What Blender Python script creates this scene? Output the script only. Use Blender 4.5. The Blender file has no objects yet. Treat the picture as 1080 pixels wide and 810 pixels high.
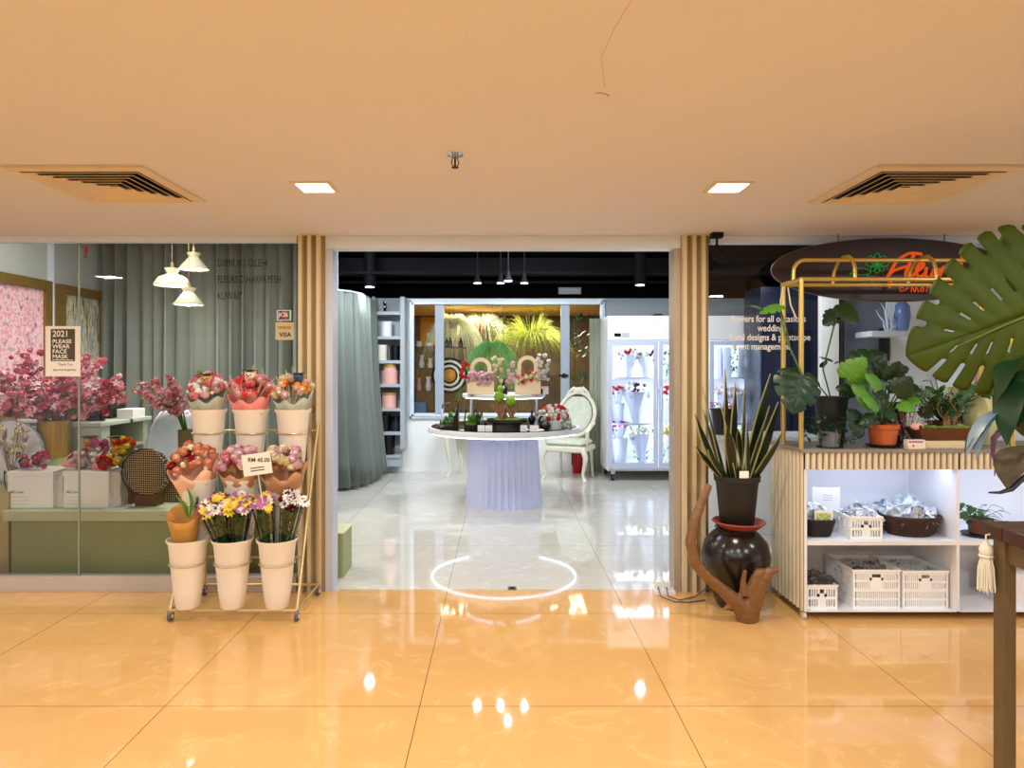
import bpy, math, random
from mathutils import Vector, Matrix
R = random.Random(7)
PI = math.pi
S = bpy.context.scene
COL = S.collection

# ------------------------------------------------------------------ camera, world, light, exposure
F = 705.0; CX = 528.0; CY = 390.0; EYE = 1.48; GL = 4.5      # focal length in px, vanishing point, eye height, glass plane
cd = bpy.data.cameras.new('camera'); cam = bpy.data.objects.new('camera', cd); COL.objects.link(cam)
cd.sensor_width = 36.0; cd.lens = F / 1080 * 36; cd.shift_x = (540 - CX) / 1080; cd.shift_y = -(405 - CY) / 1080
cd.clip_start = 0.05
cam.location = (0, 0, EYE); cam.rotation_euler = (PI / 2, 0, 0)
S.camera = cam
S.view_settings.view_transform = 'Standard'; S.view_settings.look = 'None'
S.view_settings.gamma = 1.0; S.view_settings.use_curve_mapping = False
S.view_settings.exposure = -0.12
S.cycles.use_denoising = True
try: S.cycles.denoiser = 'OPENIMAGEDENOISE'
except Exception: pass
S.cycles.max_bounces = 10; S.cycles.diffuse_bounces = 5; S.cycles.glossy_bounces = 5
S.cycles.transparent_max_bounces = 24; S.cycles.transmission_bounces = 6
S.cycles.caustics_reflective = False; S.cycles.caustics_refractive = False
S.cycles.sample_clamp_indirect = 6.0
w = bpy.data.worlds.new('world'); S.world = w; w.use_nodes = True
w.node_tree.nodes['Background'].inputs[0].default_value = (0.92, 1.0, 1.14, 1)
w.node_tree.nodes['Background'].inputs[1].default_value = 1.12

def area(name, loc, sx, sy, power, col, rot=(0, 0, 0), shape='RECTANGLE'):
    l = bpy.data.lights.new(name, 'AREA'); l.shape = shape; l.size = sx
    if shape == 'RECTANGLE': l.size_y = sy
    l.energy = power; l.color = col
    o = bpy.data.objects.new(name, l); COL.objects.link(o); o.location = loc; o.rotation_euler = rot
    return o
WARM = (0.92, 1.0, 1.04); COOL = (0.86, 0.93, 1.0)
# corridor downlights (behind and above the viewer, so the shop front is lit from the walkway)
for (y, xs) in ((0.95, (-2.2, -0.7, 0.9, 2.6)), (-1.6, (-2.9, -0.9, 1.1, 3.0)), (-3.6, (-2.5, 0, 2.5))):
    for x in xs:
        area('corridor_downlight', (x, y, 2.365), 0.16, 0.16, 31, WARM)
for x in (-3.75, 3.5):
    area('corridor_downlight', (x, 2.6, 2.365), 0.16, 0.16, 24, WARM)  # side pair added out of view to brighten the window display
# unseen fill lights added over shop and office to lift the interior
for x in (-0.9, 1.1):
    area('shop_fill', (x, 5.3, 2.93), 0.8, 0.5, 24, COOL)
    area('shop_fill', (x-0.7, 7.2, 2.9), 0.8, 0.5, 72, COOL, rot=(math.radians(42), 0, 0))
area('shop_fill', (2.9, 7.1, 2.9), 0.9, 0.5, 34, COOL, rot=(math.radians(34), 0, 0))
area('office_fill', (-2.9, 5.25, 2.9), 1.6, 0.5, 38, (1.0, 0.95, 0.84))  # added fill for the window bench, no fixture there
area('annexe_panel', (0.2, 11.2, 2.45), 2.4, 0.8, 90, (1.0, 0.84, 0.62))

# ------------------------------------------------------------------ materials
def lin(c):
    out = []
    for v in c:
        v = v / 255.0
        out.append(v / 12.92 if v <= 0.04045 else ((v + 0.055) / 1.055) ** 2.4)
    return (out[0], out[1], out[2], 1)
def mat(name, c, rough=0.5, metal=0.0, var=0.08, vs=6.0, bump=0.0, bs=40.0, emit=None, es=0.0, coat=0.0, stretch=None, sheen=0.0, sub=0.0):
    m = bpy.data.materials.new(name); m.use_nodes = True
    nt = m.node_tree; N = nt.nodes; L = nt.links; b = N['Principled BSDF']
    col = lin(c)
    tc = N.new('ShaderNodeTexCoord'); mp = N.new('ShaderNodeMapping'); L.new(tc.outputs['Object'], mp.inputs[0])
    if stretch: mp.inputs['Scale'].default_value = stretch
    nz = N.new('ShaderNodeTexNoise'); nz.inputs['Scale'].default_value = vs; nz.inputs['Detail'].default_value = 4
    L.new(mp.outputs[0], nz.inputs['Vector'])
    mx = N.new('ShaderNodeMix'); mx.data_type = 'RGBA'
    a = [max(0, v * (1 - var * 1.6)) for v in col[:3]] + [1]; d = [min(1, v * (1 + var)) for v in col[:3]] + [1]
    mx.inputs[6].default_value = a; mx.inputs[7].default_value = d
    L.new(nz.outputs[0], mx.inputs[0]); L.new(mx.outputs[2], b.inputs['Base Color'])
    b.inputs['Roughness'].default_value = rough; b.inputs['Metallic'].default_value = metal
    if coat: b.inputs['Coat Weight'].default_value = coat; b.inputs['Coat Roughness'].default_value = 0.08
    if sheen: b.inputs['Sheen Weight'].default_value = sheen
    if bump:
        n2 = N.new('ShaderNodeTexNoise'); n2.inputs['Scale'].default_value = bs; n2.inputs['Detail'].default_value = 3
        L.new(mp.outputs[0], n2.inputs['Vector'])
        bp = N.new('ShaderNodeBump'); bp.inputs['Strength'].default_value = bump; bp.inputs['Distance'].default_value = 0.01
        L.new(n2.outputs[0], bp.inputs['Height']); L.new(bp.outputs[0], b.inputs['Normal'])
    if emit:
        b.inputs['Emission Color'].default_value = lin(emit); b.inputs['Emission Strength'].default_value = es
    return m
def dull(m, v=0.08):
    m.node_tree.nodes['Principled BSDF'].inputs['Specular IOR Level'].default_value = v; return m
def glass(name, tint=(1, 1, 1), ior=1.5, add=0.0):
    m = bpy.data.materials.new(name); m.use_nodes = True
    nt = m.node_tree; N = nt.nodes; L = nt.links; N.clear()
    o = N.new('ShaderNodeOutputMaterial'); mx = N.new('ShaderNodeMixShader'); t = N.new('ShaderNodeBsdfTransparent')
    g = N.new('ShaderNodeBsdfGlossy'); f = N.new('ShaderNodeFresnel'); f.inputs[0].default_value = ior
    g.inputs['Roughness'].default_value = 0.0; t.inputs[0].default_value = (*tint, 1)
    ad = N.new('ShaderNodeMath'); ad.operation = 'MULTIPLY_ADD'; ad.inputs[1].default_value = 1.0; ad.inputs[2].default_value = add
    L.new(f.outputs[0], ad.inputs[0]); L.new(ad.outputs[0], mx.inputs[0])
    L.new(t.outputs[0], mx.inputs[1]); L.new(g.outputs[0], mx.inputs[2]); L.new(mx.outputs[0], o.inputs[0])
    return m
def tiles(name, c, ox, oy, vein, grout, rough):
    m = bpy.data.materials.new(name); m.use_nodes = True
    nt = m.node_tree; N = nt.nodes; L = nt.links; b = N['Principled BSDF']
    tc = N.new('ShaderNodeTexCoord'); sp = N.new('ShaderNodeSeparateXYZ'); L.new(tc.outputs['Object'], sp.inputs[0])
    fs = []
    for k, off in ((0, ox), (1, oy)):
        a = N.new('ShaderNodeMath'); a.operation = 'SUBTRACT'; L.new(sp.outputs[k], a.inputs[0]); a.inputs[1].default_value = off - 0.3
        d = N.new('ShaderNodeMath'); d.operation = 'FLOORED_MODULO'; L.new(a.outputs[0], d.inputs[0]); d.inputs[1].default_value = 1.12
        e = N.new('ShaderNodeMath'); e.operation = 'SUBTRACT'; L.new(d.outputs[0], e.inputs[0]); e.inputs[1].default_value = 0.3
        g = N.new('ShaderNodeMath'); g.operation = 'ABSOLUTE'; L.new(e.outputs[0], g.inputs[0])
        h = N.new('ShaderNodeMath'); h.operation = 'LESS_THAN'; L.new(g.outputs[0], h.inputs[0]); h.inputs[1].default_value = 0.0017
        fs.append(h)
    mxl = N.new('ShaderNodeMath'); mxl.operation = 'MAXIMUM'; L.new(fs[0].outputs[0], mxl.inputs[0]); L.new(fs[1].outputs[0], mxl.inputs[1])
    nz = N.new('ShaderNodeTexNoise'); nz.inputs['Scale'].default_value = 5; nz.inputs['Detail'].default_value = 6; nz.inputs['Distortion'].default_value = 1.6
    L.new(tc.outputs['Object'], nz.inputs['Vector'])
    r1 = N.new('ShaderNodeValToRGB'); L.new(nz.outputs[0], r1.inputs[0])
    c0 = lin(c); c1 = lin(vein)
    r1.color_ramp.elements[0].position = 0.38; r1.color_ramp.elements[0].color = [v * 0.96 for v in c0[:3]] + [1]
    r1.color_ramp.elements[1].position = 0.60; r1.color_ramp.elements[1].color = c0
    e = r1.color_ramp.elements.new(0.645); e.color = c1
    e = r1.color_ramp.elements.new(0.68); e.color = c0
    mx = N.new('ShaderNodeMix'); mx.data_type = 'RGBA'; L.new(mxl.outputs[0], mx.inputs[0]); L.new(r1.outputs[0], mx.inputs[6])
    mx.inputs[7].default_value = lin(grout); L.new(mx.outputs[2], b.inputs['Base Color'])
    b.inputs['Roughness'].default_value = rough
    return m
def paint_picture(name, cols, scale, stretch=(1, 1, 1), dist=2.0):
    m = bpy.data.materials.new(name); m.use_nodes = True
    nt = m.node_tree; N = nt.nodes; L = nt.links; b = N['Principled BSDF']
    tc = N.new('ShaderNodeTexCoord'); mp = N.new('ShaderNodeMapping'); mp.inputs['Scale'].default_value = stretch
    L.new(tc.outputs['Object'], mp.inputs[0])
    nz = N.new('ShaderNodeTexNoise'); nz.inputs['Scale'].default_value = scale; nz.inputs['Detail'].default_value = 7; nz.inputs['Distortion'].default_value = dist
    L.new(mp.outputs[0], nz.inputs['Vector'])
    r1 = N.new('ShaderNodeValToRGB'); L.new(nz.outputs[0], r1.inputs[0])
    n = len(cols); r1.color_ramp.elements[0].position = 0.3; r1.color_ramp.elements[0].color = lin(cols[0])
    r1.color_ramp.elements[1].position = 0.7; r1.color_ramp.elements[1].color = lin(cols[-1])
    for i in range(1, n - 1):
        e = r1.color_ramp.elements.new(0.3 + 0.4 * i / (n - 1)); e.color = lin(cols[i])
    L.new(r1.outputs[0], b.inputs['Base Color']); b.inputs['Roughness'].default_value = 0.5
    return m
def woven(name, c1, c2, s, rot=0.0):
    m = bpy.data.materials.new(name); m.use_nodes = True
    nt = m.node_tree; N = nt.nodes; L = nt.links; b = N['Principled BSDF']
    tc = N.new('ShaderNodeTexCoord'); mp = N.new('ShaderNodeMapping'); L.new(tc.outputs['Object'], mp.inputs[0])
    sp = N.new('ShaderNodeSeparateXYZ'); L.new(mp.outputs[0], sp.inputs[0])
    hs = []
    for k in (0, 2):
        a = N.new('ShaderNodeMath'); a.operation = 'MULTIPLY'; L.new(sp.outputs[k], a.inputs[0]); a.inputs[1].default_value = s
        d = N.new('ShaderNodeMath'); d.operation = 'FRACT'; L.new(a.outputs[0], d.inputs[0])
        h = N.new('ShaderNodeMath'); h.operation = 'LESS_THAN'; L.new(d.outputs[0], h.inputs[0]); h.inputs[1].default_value = 0.42
        hs.append(h)
    mn = N.new('ShaderNodeMath'); mn.operation = 'MAXIMUM'; L.new(hs[0].outputs[0], mn.inputs[0]); L.new(hs[1].outputs[0], mn.inputs[1])
    mx = N.new('ShaderNodeMix'); mx.data_type = 'RGBA'; L.new(mn.outputs[0], mx.inputs[0])
    mx.inputs[6].default_value = lin(c1); mx.inputs[7].default_value = lin(c2)
    L.new(mx.outputs[2], b.inputs['Base Color']); b.inputs['Roughness'].default_value = 0.7
    bp = N.new('ShaderNodeBump'); bp.inputs['Strength'].default_value = 0.6; bp.inputs['Distance'].default_value = 0.004
    L.new(mn.outputs[0], bp.inputs['Height']); L.new(bp.outputs[0], b.inputs['Normal'])
    return m

m_floor_out = tiles('orange_marble_tile', (222, 172, 108), -0.356, 2.94, (228, 182, 120), (96, 66, 34), 0.05)
m_floor_in = tiles('cream_tile', (214, 210, 200), -0.356, 4.5, (228, 225, 216), (122, 118, 108), 0.045)
m_ceil = mat('peach_plaster', (216, 214, 218), 0.85, var=0.02, vs=1.2, bump=0.02, bs=60)
m_ceilcrack = mat('flaked_plaster', (176, 146, 108), 0.9)
m_black = dull(mat('black_paint', (3, 3, 4), 0.85, var=0.2), 0.03)
m_blackduct = dull(mat('black_duct', (6, 6, 8), 0.7, var=0.2), 0.10)
m_wall = mat('white_wall', (240, 241, 238), 0.7, var=0.02, vs=2)
m_greywall = mat('grey_wall', (168, 174, 172), 0.7, var=0.04, vs=2)
m_silver = mat('brushed_silver', (222, 234, 250), 0.42, 0.1, var=0.04, vs=3)
m_alu = mat('pale_aluminium', (198, 206, 228), 0.38, 0.2, var=0.03)
m_kerb = mat('kerb_stone', (196, 184, 172), 0.45, var=0.06, vs=5)
m_wood_lt = mat('pale_fluted_wood', (214, 200, 166), 0.5, var=0.05, vs=9, stretch=(6, 6, 0.6))
m_gap_counter_shade = mat('wood_gap_and_counter_shade', (150, 128, 92), 0.6, var=0.10, vs=9, stretch=(6, 6, 0.6))  # brown pilaster gaps; on the counter it paints shade between flutes
m_glass = glass('window_glass', (0.985, 0.99, 0.98), 1.45)
m_clear = glass('clear_glass', (0.97, 0.985, 0.985), 1.22)
m_fridgeglass = glass('fridge_glass', (0.95, 0.97, 0.99), 1.4)
m_cello = glass('cellophane', (0.97, 0.97, 0.98), 1.35, 0.03)
m_curt = mat('grey_green_curtain', (112, 121, 113), 0.75, var=0.08, vs=3, sheen=0.3, bump=0.05, bs=200)
m_curt_dk = mat('olive_curtain', (112, 121, 115), 0.8, var=0.12, vs=3, sheen=0.2)
m_gold = mat('brass_tube', (222, 190, 104), 0.3, 0.75, var=0.05)
m_goldp = mat('pale_gold_tube', (206, 180, 128), 0.35, 0.6, var=0.05)
m_goldfr = mat('gilt_frame', (150, 122, 58), 0.4, 0.6, var=0.25, vs=20)
m_brass_rib = mat('ribbed_brass', (188, 148, 52), 0.3, 0.8, var=0.1, vs=10)
m_bucket = mat('white_enamel_bucket', (236, 228, 214), 0.45, var=0.02)
m_white = mat('white_plastic', (228, 228, 230), 0.4, var=0.02)
m_whitepaint = mat('white_laminate', (232, 233, 238), 0.35, var=0.02)
m_offwhite = mat('off_white_card', (250, 247, 238), 0.6, var=0.03)
m_shelfgrey = mat('blue_grey_shelf', (170, 178, 184), 0.5, var=0.03)
m_green_bench = mat('sage_bench', (156, 168, 118), 0.5, var=0.05)
m_green_lip = mat('pale_sage_lip', (212, 222, 180), 0.45, var=0.04)
m_desk = mat('sage_grey_desk', (170, 174, 152), 0.5, var=0.05)
m_rubber = mat('grey_rubber', (92, 90, 88), 0.6)
m_chrome = mat('chrome', (190, 190, 192), 0.15, 1.0, var=0.03)
m_blk = mat('black_gloss', (9, 9, 11), 0.25, var=0.1)
m_blkmat = mat('black_matt', (26, 25, 25), 0.55, var=0.15)
m_navy = mat('navy_panel', (24, 34, 58), 0.25, var=0.4, vs=1.5)
m_paperbrown = mat('kraft_paper', (196, 140, 62), 0.7, var=0.1, vs=12, bump=0.3, bs=25)
m_terra = mat('terracotta', (192, 96, 46), 0.6, var=0.12)
m_terra_dk = mat('dark_terracotta', (122, 66, 48), 0.6, var=0.15)
m_urn = mat('dark_glazed_clay', (34, 26, 22), 0.22, var=0.5, vs=5, bump=0.15, bs=12)
m_drift = mat('polished_driftwood', (128, 88, 48), 0.35, var=0.35, vs=6, stretch=(2, 2, 7), bump=0.25, bs=14)
m_tablewood = mat('dark_table_wood', (66, 34, 22), 0.35, var=0.25, vs=8, stretch=(1, 9, 9))
m_legwood = mat('brown_leg_wood', (96, 76, 46), 0.45, var=0.2, vs=8, stretch=(8, 8, 1))
m_signwood = mat('dark_sign_wood', (44, 22, 14), 0.4, var=0.4, vs=5, stretch=(1, 1, 8))
m_neon_or = mat('orange_lettering', (236, 92, 24), 0.4, emit=(255, 96, 24), es=0.35)
m_neon_gr = mat('green_lotus_outline', (22, 150, 62), 0.4, emit=(20, 160, 60), es=0.3)
m_txtwhite = mat('white_lettering', (255, 255, 255), 0.5)
m_txtdark = mat('dark_lettering', (52, 50, 44), 0.6)
m_red = mat('bright_red', (196, 22, 28), 0.4, var=0.12)
m_wicker = mat('dark_wicker', (74, 46, 28), 0.65, var=0.5, vs=60, bump=1.0, bs=90)
m_wickerblk = mat('black_wicker', (44, 34, 30), 0.65, var=0.5, vs=60, bump=1.0, bs=90)
m_ledf = mat('fridge_led_strip', (240, 244, 255), 0.5, emit=(200, 218, 255), es=22)
m_led = mat('led_strip', (240, 244, 255), 0.5, emit=(200, 215, 255), es=9)
m_ledshelf = mat('shelf_led_strip', (240, 244, 255), 0.5, emit=(176, 200, 255), es=7)
m_lamp = mat('lamp_diffuser', (255, 250, 240), 0.5, emit=(255, 240, 215), es=14)
m_lampcool = mat('cool_lamp_lens', (255, 255, 250), 0.5, emit=(244, 250, 255), es=9)
m_ribbon = mat('lilac_pedestal', (206, 212, 240), 0.42, var=0.02)
m_ivory = mat('antique_ivory', (226, 220, 198), 0.45, var=0.10, vs=14)
m_ivoryfab = mat('ivory_damask', (206, 210, 190), 0.7, var=0.14, vs=24)
m_stem = mat('green_stem', (70, 104, 42), 0.5, var=0.25)
m_leaf = mat('leaf_green', (44, 92, 34), 0.4, var=0.35, vs=12)
m_leafdk = mat('dark_leaf', (24, 58, 26), 0.35, var=0.4, vs=9)
m_leaflt = mat('bright_leaf', (92, 152, 46), 0.45, var=0.3, vs=9)
m_leafol = mat('olive_monstera_leaf', (60, 76, 12), 0.6, var=0.25, vs=7)
m_moss = mat('moss', (120, 150, 40), 0.9, var=0.4, vs=60, bump=1.0, bs=80)
m_soil = mat('soil', (48, 34, 24), 0.95, var=0.4, vs=40, bump=0.8, bs=60)
m_yedge = mat('yellow_leaf_margin', (150, 146, 78), 0.45, var=0.1)
m_snake = mat('snake_leaf', (30, 46, 30), 0.4, var=0.6, vs=30, stretch=(1, 1, 3))
dull(m_leafol, 0.25)
def C(name, c, **k): return mat(name, c, k.pop('rough', 0.7), var=k.pop('var', 0.22), vs=k.pop('vs', 30), **k)
m_pinkA = C('pink_blossom', (238, 144, 162)); m_pinkB = C('pale_pink_blossom', (250, 206, 212)); m_pinkC = C('deep_pink_blossom', (204, 88, 108))
m_rose = C('pink_rose', (238, 150, 152)); m_redrose = C('dark_red_rose', (150, 22, 32)); m_cream = C('cream_flower', (244, 226, 190))
m_yel = C('yellow_flower', (240, 212, 60)); m_wht = C('white_flower', (244, 240, 228)); m_purp = C('mauve_flower', (186, 104, 158)); m_maroon = C('maroon_flower', (120, 26, 40))
m_orange = C('orange_flower', (226, 132, 36)); m_redfl = C('red_flower', (214, 44, 44)); m_blue = C('blue_fabric', (54, 78, 108))
m_wrapP = mat('peach_wrap', (244, 190, 158), 0.6, var=0.08, bump=0.2, bs=20); m_wrapG = mat('grey_green_wrap', (172, 178, 162), 0.6, var=0.08, bump=0.2, bs=20)
m_wrapK = mat('coral_wrap', (232, 140, 130), 0.6, var=0.10, bump=0.2, bs=20); m_wrapB = mat('tan_wrap', (190, 138, 96), 0.6, var=0.10, bump=0.2, bs=20)
m_wrapW = mat('white_wrap', (232, 232, 238), 0.5, var=0.05, bump=0.2, bs=20); m_wrapL = mat('lilac_wrap', (206, 194, 206), 0.5, var=0.08, bump=0.2, bs=20)
m_bark = mat('bark', (150, 112, 72), 0.8, var=0.3, vs=25, bump=0.5, bs=40)
m_archwood = mat('pale_birch_ply', (246, 222, 182), 0.55, var=0.06)
m_pinkbox = mat('pink_card', (232, 176, 168), 0.55, var=0.04)

# ------------------------------------------------------------------ mesh helpers
class MB:
    def __init__(s): s.v = []; s.f = []; s.m = []; s.cur = 0
    def q(s, *ids): s.f.append(ids); s.m.append(s.cur)
    def box(s, x0, x1, y0, y1, z0, z1, b=0.0):
        if b <= 0:
            n = len(s.v)
            s.v += [(x0,y0,z0),(x1,y0,z0),(x1,y1,z0),(x0,y1,z0),(x0,y0,z1),(x1,y0,z1),(x1,y1,z1),(x0,y1,z1)]
            for a in ((0,3,2,1),(4,5,6,7),(0,1,5,4),(1,2,6,5),(2,3,7,6),(3,0,4,7)): s.q(*[n+i for i in a])
        else:
            pts = []
            for (cx, cy, a0) in ((x1-b, y1-b, 0), (x0+b, y1-b, 90), (x0+b, y0+b, 180), (x1-b, y0+b, 270)):
                for k in range(4):
                    t = math.radians(a0 + 30*k); pts.append((cx + b*math.cos(t), cy + b*math.sin(t)))
            c = ((x0+x1)/2, (y0+y1)/2)
            def ins(d): return [((p[0]-c[0])*(1-d/max(1e-6,(x1-x0)/2))+c[0], (p[1]-c[1])*(1-d/max(1e-6,(y1-y0)/2))+c[1]) for p in pts]
            rings = [(ins(b*0.6), z0), (ins(0), z0+b*0.6), (ins(0), z1-b*0.6), (ins(b*0.6), z1)]
            s.rings([[(p[0], p[1], z) for p in r] for r, z in rings], True, True)
        return s
    def rings(s, rr, cap0=False, cap1=False, closed=True):
        n0 = len(s.v); k = len(rr[0])
        for r in rr: s.v += [tuple(p) for p in r]
        for i in range(len(rr)-1):
            for j in range(k if closed else k-1):
                a = n0+i*k+j; b = n0+i*k+(j+1) % k
                s.q(a, b, b+k, a+k)
        if cap0: s.q(*[n0+j for j in range(k)][::-1])
        if cap1: s.q(*[n0+(len(rr)-1)*k+j for j in range(k)])
        return s
    def lathe(s, prof, c=(0,0,0), n=24, cap0=True, cap1=True, mod=None, sx=1, sy=1):
        rr = []
        for (r, z) in prof:
            ring = []
            for j in range(n):
                t = 2*PI*j/n; q = r*(mod(t, z) if mod else 1)
                ring.append((c[0]+q*math.cos(t)*sx, c[1]+q*math.sin(t)*sy, c[2]+z))
            rr.append(ring)
        return s.rings(rr, cap0, cap1)
    def tube(s, pts, r, n=8, caps=True, closed=False):
        P = [Vector(p) for p in pts]; rr = []; up = None
        for i, p in enumerate(P):
            if closed: d = P[(i+1) % len(P)] - P[i-1]
            elif i == 0: d = P[1]-P[0]
            elif i == len(P)-1: d = P[-1]-P[-2]
            else: d = P[i+1]-P[i-1]
            if d.length < 1e-9: d = Vector((0,0,1))
            d.normalize()
            if up is None:
                up = Vector((0,0,1)) if abs(d.z) < 0.9 else Vector((1,0,0))
            a = d.cross(up)
            if a.length < 1e-6: a = d.cross(Vector((0.3,1,0.2)))
            a.normalize(); b = a.cross(d).normalized(); up = b
            rad = r[i] if isinstance(r, (list, tuple)) else r
            rr.append([tuple(p + a*rad*math.cos(2*PI*j/n) + b*rad*math.sin(2*PI*j/n)) for j in range(n)])
        if closed: rr.append(rr[0])
        return s.rings(rr, caps and not closed, caps and not closed)
    def ball(s, c, r, n=10, m=6, sq=(1,1,1), ruff=0.0, rnd=R):
        rr = []
        for i in range(1, m):
            a = PI*i/m; ring = []
            for j in range(n):
                t = 2*PI*j/n; k = r*(1 + (rnd.uniform(-ruff, ruff) if ruff else 0))
                ring.append((c[0]+k*sq[0]*math.sin(a)*math.cos(t), c[1]+k*sq[1]*math.sin(a)*math.sin(t), c[2]-k*sq[2]*math.cos(a)))
            rr.append(ring)
        return s.rings(rr, True, True)
    def prism(s, pts, y0, y1, axis='y'):
        n0 = len(s.v); k = len(pts)
        for yy in (y0, y1):
            for (a, b) in pts:
                s.v.append((a, yy, b) if axis == 'y' else ((yy, a, b) if axis == 'x' else (a, b, yy)))
        s.q(*[n0+j for j in range(k)]); s.q(*[n0+k+j for j in range(k)][::-1])
        for j in range(k):
            b = (j+1) % k; s.q(n0+j, n0+k+j, n0+k+b, n0+b)
        return s
    def grid(s, rows):
        n0 = len(s.v); k = len(rows[0])
        for r in rows: s.v += [tuple(p) for p in r]
        for i in range(len(rows)-1):
            for j in range(k-1): s.q(n0+i*k+j, n0+i*k+j+1, n0+(i+1)*k+j+1, n0+(i+1)*k+j)
        return s
    def torus(s, c, R_, r, n=28, m=8, sx=1, sy=1):
        return s.tube([(c[0]+R_*sx*math.cos(2*PI*i/n), c[1]+R_*sy*math.sin(2*PI*i/n), c[2]) for i in range(n)], r, m, closed=True)
    def xf(s, M, start=0):
        s.v = s.v[:start] + [tuple(M @ Vector(p)) for p in s.v[start:]]; return s
    def build(s, name, mats, parent=None, smooth=True, thick=0.0, origin=None, sharp=38):
        me = bpy.data.meshes.new(name)
        if parent is not None: org = Vector(ABS.get(parent.name, (0,0,0)))
        elif origin is not None: org = Vector(origin)
        else:
            xs = [p[0] for p in s.v]; ys = [p[1] for p in s.v]; zs = [p[2] for p in s.v]
            org = Vector(((min(xs)+max(xs))/2, (min(ys)+max(ys))/2, min(zs)))
        me.from_pydata([tuple(Vector(p)-org) for p in s.v], [], s.f)
        if not isinstance(mats, (list, tuple)): mats = [mats]
        for mm in mats: me.materials.append(mm)
        if len(mats) > 1:
            me.polygons.foreach_set('material_index', s.m)
        me.update()
        if smooth:
            me.polygons.foreach_set('use_smooth', [True]*len(me.polygons))
            try: me.set_sharp_from_angle(angle=math.radians(sharp))
            except Exception: pass
        o = bpy.data.objects.new(name, me); COL.objects.link(o)
        if parent is not None: o.parent = parent; ABS[o.name] = tuple(org)
        else: o.location = org; ABS[o.name] = tuple(org)
        if thick:
            md = o.modifiers.new('solid', 'SOLIDIFY'); md.thickness = thick; md.offset = 0
        return o
ABS = {}
def tag(o, label, cat, group=None, kind=None):
    o['label'] = label; o['category'] = cat
    if group: o['group'] = group
    if kind: o['kind'] = kind
    return o
def thing(name, label, cat, loc=(0,0,0), group=None):
    o = bpy.data.objects.new(name, None); COL.objects.link(o); o.location = loc; o.empty_display_size = 0.05
    ABS[o.name] = tuple(loc); return tag(o, label, cat, group)
def struct(name, mb, m, smooth=False, **k):
    o = mb.build(name, m, None, smooth=smooth, origin=(0,0,0), **k); o['kind'] = 'structure'; return o
def clone(root, loc, rotz=0.0, label=None, scale=1.0):
    r = root.copy(); COL.objects.link(r); r.location = loc; r.rotation_euler = (0, 0, rotz); r.scale = (scale,)*3
    if label: r['label'] = label
    ABS[r.name] = tuple(loc)
    for ch in [c for c in root.children]:
        c = ch.copy(); COL.objects.link(c); c.parent = r
        for g in ch.children:
            d = g.copy(); COL.objects.link(d); d.parent = c
    return r
def at(px, py, Y): return ((px-CX)/F*Y, Y, EYE+(CY-py)/F*Y)
def X(px, Y): return (px-CX)/F*Y
def Z(py, Y): return EYE+(CY-py)/F*Y
def text(body, size, loc, m, parent, name='lettering', rot=(PI/2,0,0), bold=0.0, ext=0.0008, align='LEFT', shear=0.0, sx=1.0, label=None):
    cu = bpy.data.curves.new('t', 'FONT'); cu.body = body; cu.size = size; cu.extrude = ext; cu.offset = bold
    cu.align_x = align; cu.shear = shear; cu.resolution_u = 3
    t = bpy.data.objects.new('t', cu); COL.objects.link(t)
    bpy.context.view_layer.update()
    me = bpy.data.meshes.new_from_object(t.evaluated_get(bpy.context.evaluated_depsgraph_get()))
    bpy.data.objects.remove(t)
    M_ = Matrix.Translation(Vector(loc)) @ Matrix.Rotation(rot[2], 4, 'Z') @ Matrix.Rotation(rot[1], 4, 'Y') @ Matrix.Rotation(rot[0], 4, 'X') @ Matrix.Diagonal((sx, 1, 1, 1))
    me.transform(M_)
    org = Vector(ABS.get(parent.name, (0,0,0))) if parent else Vector(loc)
    me.transform(Matrix.Translation(-org)); me.materials.clear(); me.materials.append(m)
    o = bpy.data.objects.new(name, me); COL.objects.link(o)
    if parent: o.parent = parent; ABS[o.name] = tuple(org)
    else: o.location = org
    return o
def arc(c, r, a0, a1, n, plane='xz', ry=None):
    out = []
    for i in range(n+1):
        t = math.radians(a0+(a1-a0)*i/n); u = r*math.cos(t); v = (ry or r)*math.sin(t)
        out.append((c[0]+u, c[1], c[2]+v) if plane == 'xz' else ((c[0]+u, c[1]+v, c[2]) if plane == 'xy' else (c[0], c[1]+u, c[2]+v)))
    return out

# ------------------------------------------------------------------ room shell
XL, XR, YB = -4.15, 5.2, 9.75
struct('floor_corridor', MB().box(-9, 9, -6, GL, -0.1, 0.0), m_floor_out)
struct('floor_shop', MB().box(-9, 9, GL, 13, -0.1, 0.0), m_floor_in)
struct('ceiling_corridor', MB().box(-9, 9, -6, 4.56, 2.373, 2.5), m_ceil)
struct('ceiling_shop', MB().box(XL-0.1, XR+0.1, 4.56, YB+0.1, 3.0, 3.1), m_black)
struct('wall_header', MB().box(-9, 9, 4.46, 4.56, 2.5, 3.1), m_black)
struct('wall_back_upper', MB().box(XL, XR, YB-0.01, YB+0.1, 2.52, 3.0), m_black)
wx0, wx1, wz0, wz1 = X(436, YB), X(634, YB), Z(436, YB), Z(321, YB)
mb = MB().box(XL, wx0, YB, YB+0.1, 0, 2.52).box(wx1, XR, YB, YB+0.1, 0, 2.52).box(wx0, wx1, YB, YB+0.1, 0, wz0).box(wx0, wx1, YB, YB+0.1, wz1, 2.52)
struct('wall_back', mb, m_wall)
struct('wall_back_shade_band', MB().box(X(638, YB), XR, YB-0.012, YB+0.02, Z(334, YB), 2.52), mat('wall_shade_grey', (148, 156, 160), 0.7, var=0.03))  # grey colour stands for shade on the off-white wall above the fridge
struct('wall_left', MB().box(XL-0.1, XL, 4.56, YB, 0, 3.0), m_greywall)
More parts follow.
